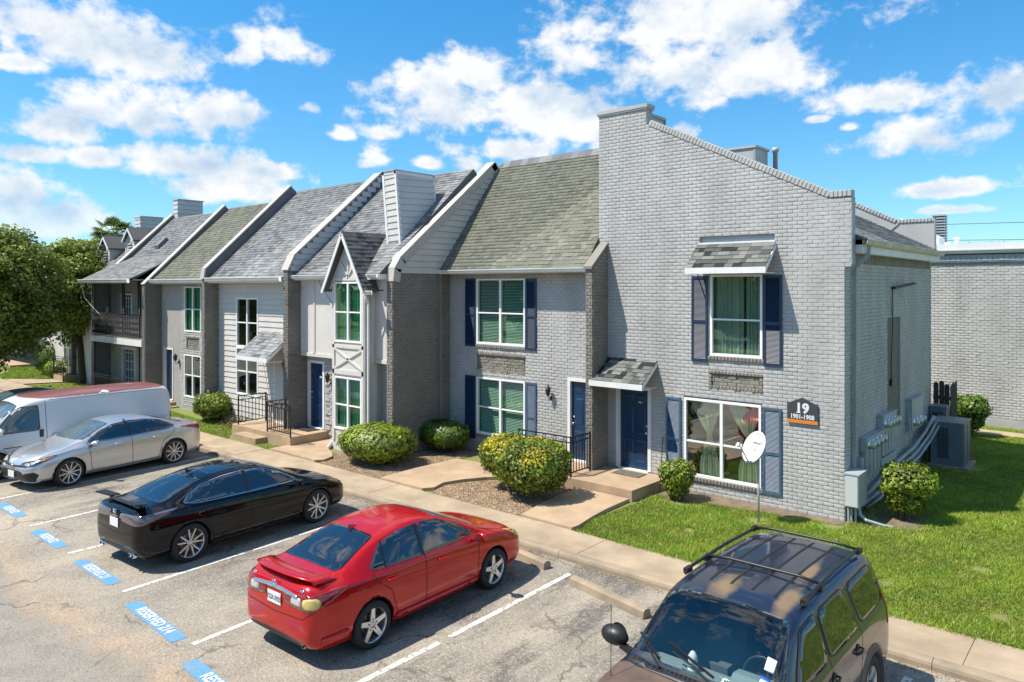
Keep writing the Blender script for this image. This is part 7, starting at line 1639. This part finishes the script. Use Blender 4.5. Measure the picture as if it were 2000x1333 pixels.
    for y0_, z_, c_ in ((.55,0,'plate'),(.54,1,'sticker_blue')):
        x_ = .75 if z_ == 0 else .90; panel(t, bvh, 'windscreen_sticker', [(x_-.05,y0_+.02),(x_+.05,y0_+.02),(x_+.05,y0_+.11),(x_-.05,y0_+.11)], M[c_], 'T', .007, .05)
    panel(t, bvh, 'sticker_face', [(.875,.565),(.925,.565),(.925,.645),(.875,.645)], M['plate'], 'T', .009, .04)
    # air freshener bottle hanging behind the glass line: ornament on the screen
    loc_obj('screen_ornament', MB().lathe([(0,0),(.05,.0),(.055,.02),(.02,.03),(.03,.06),(.05,.10),(.045,.15),(.02,.19),(0,.20)],16,'z',(.80,-.17,1.09)), M['plate'], t, True)
    loc_obj('aerial', MB().tube([(1.35,-.80,1.02),(1.33,-.81,1.75)],.004,5), M['black'], t)
    for s_ in (1,-1):
        q = math.sqrt(.5); D = Vector((-q,-s_*q,0)); U_ = Vector((-q,s_*q,0)); O_ = Vector((2.43,s_*.93,0))-D*3; panel(t, bvh, 'headlight', smoothpoly([(-.30,.70),(-.28,.86),(.12,.90),(.12,.74)],.15,2), M['lamp_clear'], (D,U_,(0,0,1),O_), .006, .05)
        D = Vector((q,-s_*q,0)); U_ = Vector((q,s_*q,0)); O_ = Vector((-2.42,s_*.93,0))-D*3; panel(t, bvh, 'tail_light', smoothpoly([(-.02,.85),(-.02,1.35),(.14,1.35),(.16,.85)],.12,2), M['lamp_red'], (D,U_,(0,0,1),O_), .006, .06)
    panel(t, bvh, 'grille', smoothpoly([(-.55,.66),(-.55,.84),(.55,.84),(.55,.66)],.1,2), M['black'], 'F', .006, .06)
    for x_ in (1.40,-1.47):
        for s_ in (1,-1): wheel(t, x_, s_*.81, .365, .245, s_, 'suv5', .235, phase=x_)
    loc_obj('underbody', MB().box((-2.1,-.62,.26),(2.1,.62,.36)), M['black'], t); return t
M['cladding'] = mat('grey_cladding', (.055,.055,.06), .55, (.085,.085,.09), 5, objco=True)
M['dash'] = mat('dashboard_grey', (.20,.235,.235), .7, (.16,.19,.19), 4, objco=True); M['seat'] = mat('seat_cloth', (.10,.105,.11), .9); M['glass_screen'] = glassmat('screen_glass', (.80,.90,.89), 2.0)
M['sticker_blue'] = mat('sticker_blue', (.02,.09,.40), .4)
M['suv_screen'] = mat('suv_screen', (.05,.085,.09), .04, (.12,.17,.17), 2.2, spec=1., objco=True, contrast=(.4,.6)); M['suv_screen'].node_tree.nodes['Principled BSDF'].inputs['IOR'].default_value = 1.6
suv()
def van():
    t = thing('cargo_van', 'long white cargo van with a peeling rust red roof', 'van', (-18.62,-8.72,ZP), R(-90), None)
    m = bpy.data.materials.new('paint_van'); m.use_nodes = True; n = m.node_tree.nodes; l = m.node_tree.links; b = n['Principled BSDF']; b.inputs['Roughness'].default_value = .35; b.inputs['Coat Weight'].default_value = .4
    tcx = n.new('ShaderNodeTexCoord'); nz = n.new('ShaderNodeTexNoise'); nz.inputs['Scale'].default_value = 2.2; nz.inputs['Detail'].default_value = 8; l.new(tcx.outputs['Object'], nz.inputs['Vector']); sp_ = n.new('ShaderNodeSeparateXYZ'); l.new(tcx.outputs['Object'], sp_.inputs[0])
    ad = n.new('ShaderNodeMath'); ad.operation = 'MULTIPLY_ADD'; l.new(nz.outputs['Fac'], ad.inputs[0]); ad.inputs[1].default_value = .05; l.new(sp_.outputs['Z'], ad.inputs[2])
    mr = n.new('ShaderNodeMapRange'); l.new(ad.outputs[0], mr.inputs[0]); mr.inputs[1].default_value = 1.985; mr.inputs[2].default_value = 2.0
    pk = n.new('ShaderNodeMapRange'); l.new(nz.outputs['Fac'], pk.inputs[0]); pk.inputs[1].default_value = .66; pk.inputs[2].default_value = .68; pk.inputs[3].default_value = 1.; pk.inputs[4].default_value = 0.
    mu = n.new('ShaderNodeMath'); mu.operation = 'MULTIPLY'; l.new(mr.outputs[0], mu.inputs[0]); l.new(pk.outputs[0], mu.inputs[1])
    mx = n.new('ShaderNodeMix'); mx.data_type='RGBA'; l.new(mu.outputs[0], mx.inputs[0]); mx.inputs[6].default_value=(.56,.59,.62,1); mx.inputs[7].default_value=(.22,.075,.05,1); l.new(mx.outputs[2], b.inputs['Base Color'])
    st = [(-2.84,.45,.84,1.0,.86,.76,1.62,.06),(-2.80,.38,.95,1.15,.93,.78,1.92,.07),(-2.70,.36,.98,1.18,.97,.80,2.02,.08),(-2.3,.35,.99,1.18,.98,.82,2.06,.09),(-1.2,.33,.99,1.16,.98,.82,2.07,.09),(0,.33,.99,1.14,.98,.82,2.06,.09),(.7,.33,.99,1.12,.97,.80,2.03,.09),(1.1,.33,.99,1.11,.96,.77,1.93,.08),(1.45,.33,.985,1.10,.95,.78,1.68,.07),(1.80,.34,.98,1.09,.93,.80,1.38,.06),(2.10,.35,.97,1.06,.92,.80,1.20,.05),(2.45,.36,.95,.98,.89,.76,1.10,.05),(2.72,.37,.90,.86,.84,.70,.98,.05),(2.82,.40,.84,.72,.76,.62,.80,.05)]
    body, bvh = car_body(t, st, m, [(1.75,.42,.99),(-1.68,.42,.99)]); G = M['car_glass']
    for v, s_ in (('L',1),('R',-1)):
        sm = smoothpoly([(1.78,1.16),(1.30,1.72),(1.12,1.80),(.72,1.82),(.70,1.16)],.12,2); panel(t, bvh, 'side_window', sm, M['van_glass'], v, .004, .08); ribbon(t, bvh, 'window_rubber', sm, M['black'], v, .014, .005, True)
        for x_ in (.55,): ribbon(t, bvh, 'door_seam', [(x_,1.95),(x_,1.2),(x_-.02,.45)], M['seam'], v, .012, .0015)
        ribbon(t, bvh, 'door_seam', [(1.95,1.10),(1.90,.85),(1.55,.75),(1.30,.50)], M['seam'], v, .010, .0015); ribbon(t, bvh, 'side_crease', [(-2.6,1.92),(.45,1.93)], M['seam'], v, .010, .001)
        ribbon(t, bvh, 'side_crease', [(-2.7,.72),(-2.15,.72)], M['seam'], v, .02, .001); ribbon(t, bvh, 'badge', [(1.55,.80),(1.15,.80)], M['seam'], v, .02, .006)
        mirror_(t, 1.66, s_*1.14, 1.26, M['gutter'], s_, 1.3); hx = .63; loc_obj('door_handle', MB().box((hx,yat(bvh,hx,1.08,s_)-.01,.98),(hx+.09,yat(bvh,hx,1.08,s_)+.012*s_+.01,1.18)), M['black'], t)
        panel(t, bvh, 'tail_light', [(-2.83,.78),(-2.83,1.22),(-2.76,1.22),(-2.76,.78)], M['lamp_red'], v, .006, .06)
    panel(t, bvh, 'windscreen', smoothpoly([(1.98,0),(1.95,.5),(1.84,.80),(1.22,.74),(1.16,.68),(1.16,-.68),(1.22,-.74),(1.84,-.80),(1.95,-.5)],.1,2), M['windscreen'], 'T', .004, .08)
    for y_ in (-.42,.42): panel(t, bvh, 'rear_window', smoothpoly([(y_-.32,1.28),(y_-.28,1.75),(y_+.28,1.75),(y_+.32,1.28)],.12,2), G, 'B', .006, .08)
    for x_ in (1.75,-1.68):
        for s_ in (1,-1): wheel(t, x_, s_*.86, .36, .24, s_, 'van', .215)
    loc_obj('underbody', MB().box((-2.4,-.7,.28),(2.4,.7,.40)), M['black'], t); return t
M['van_glass'] = mat('van_glass', (.03,.05,.055), .03, spec=1.); M['van_glass'].node_tree.nodes['Principled BSDF'].inputs['IOR'].default_value = 1.6
van()
bpy.context.view_layer.update()
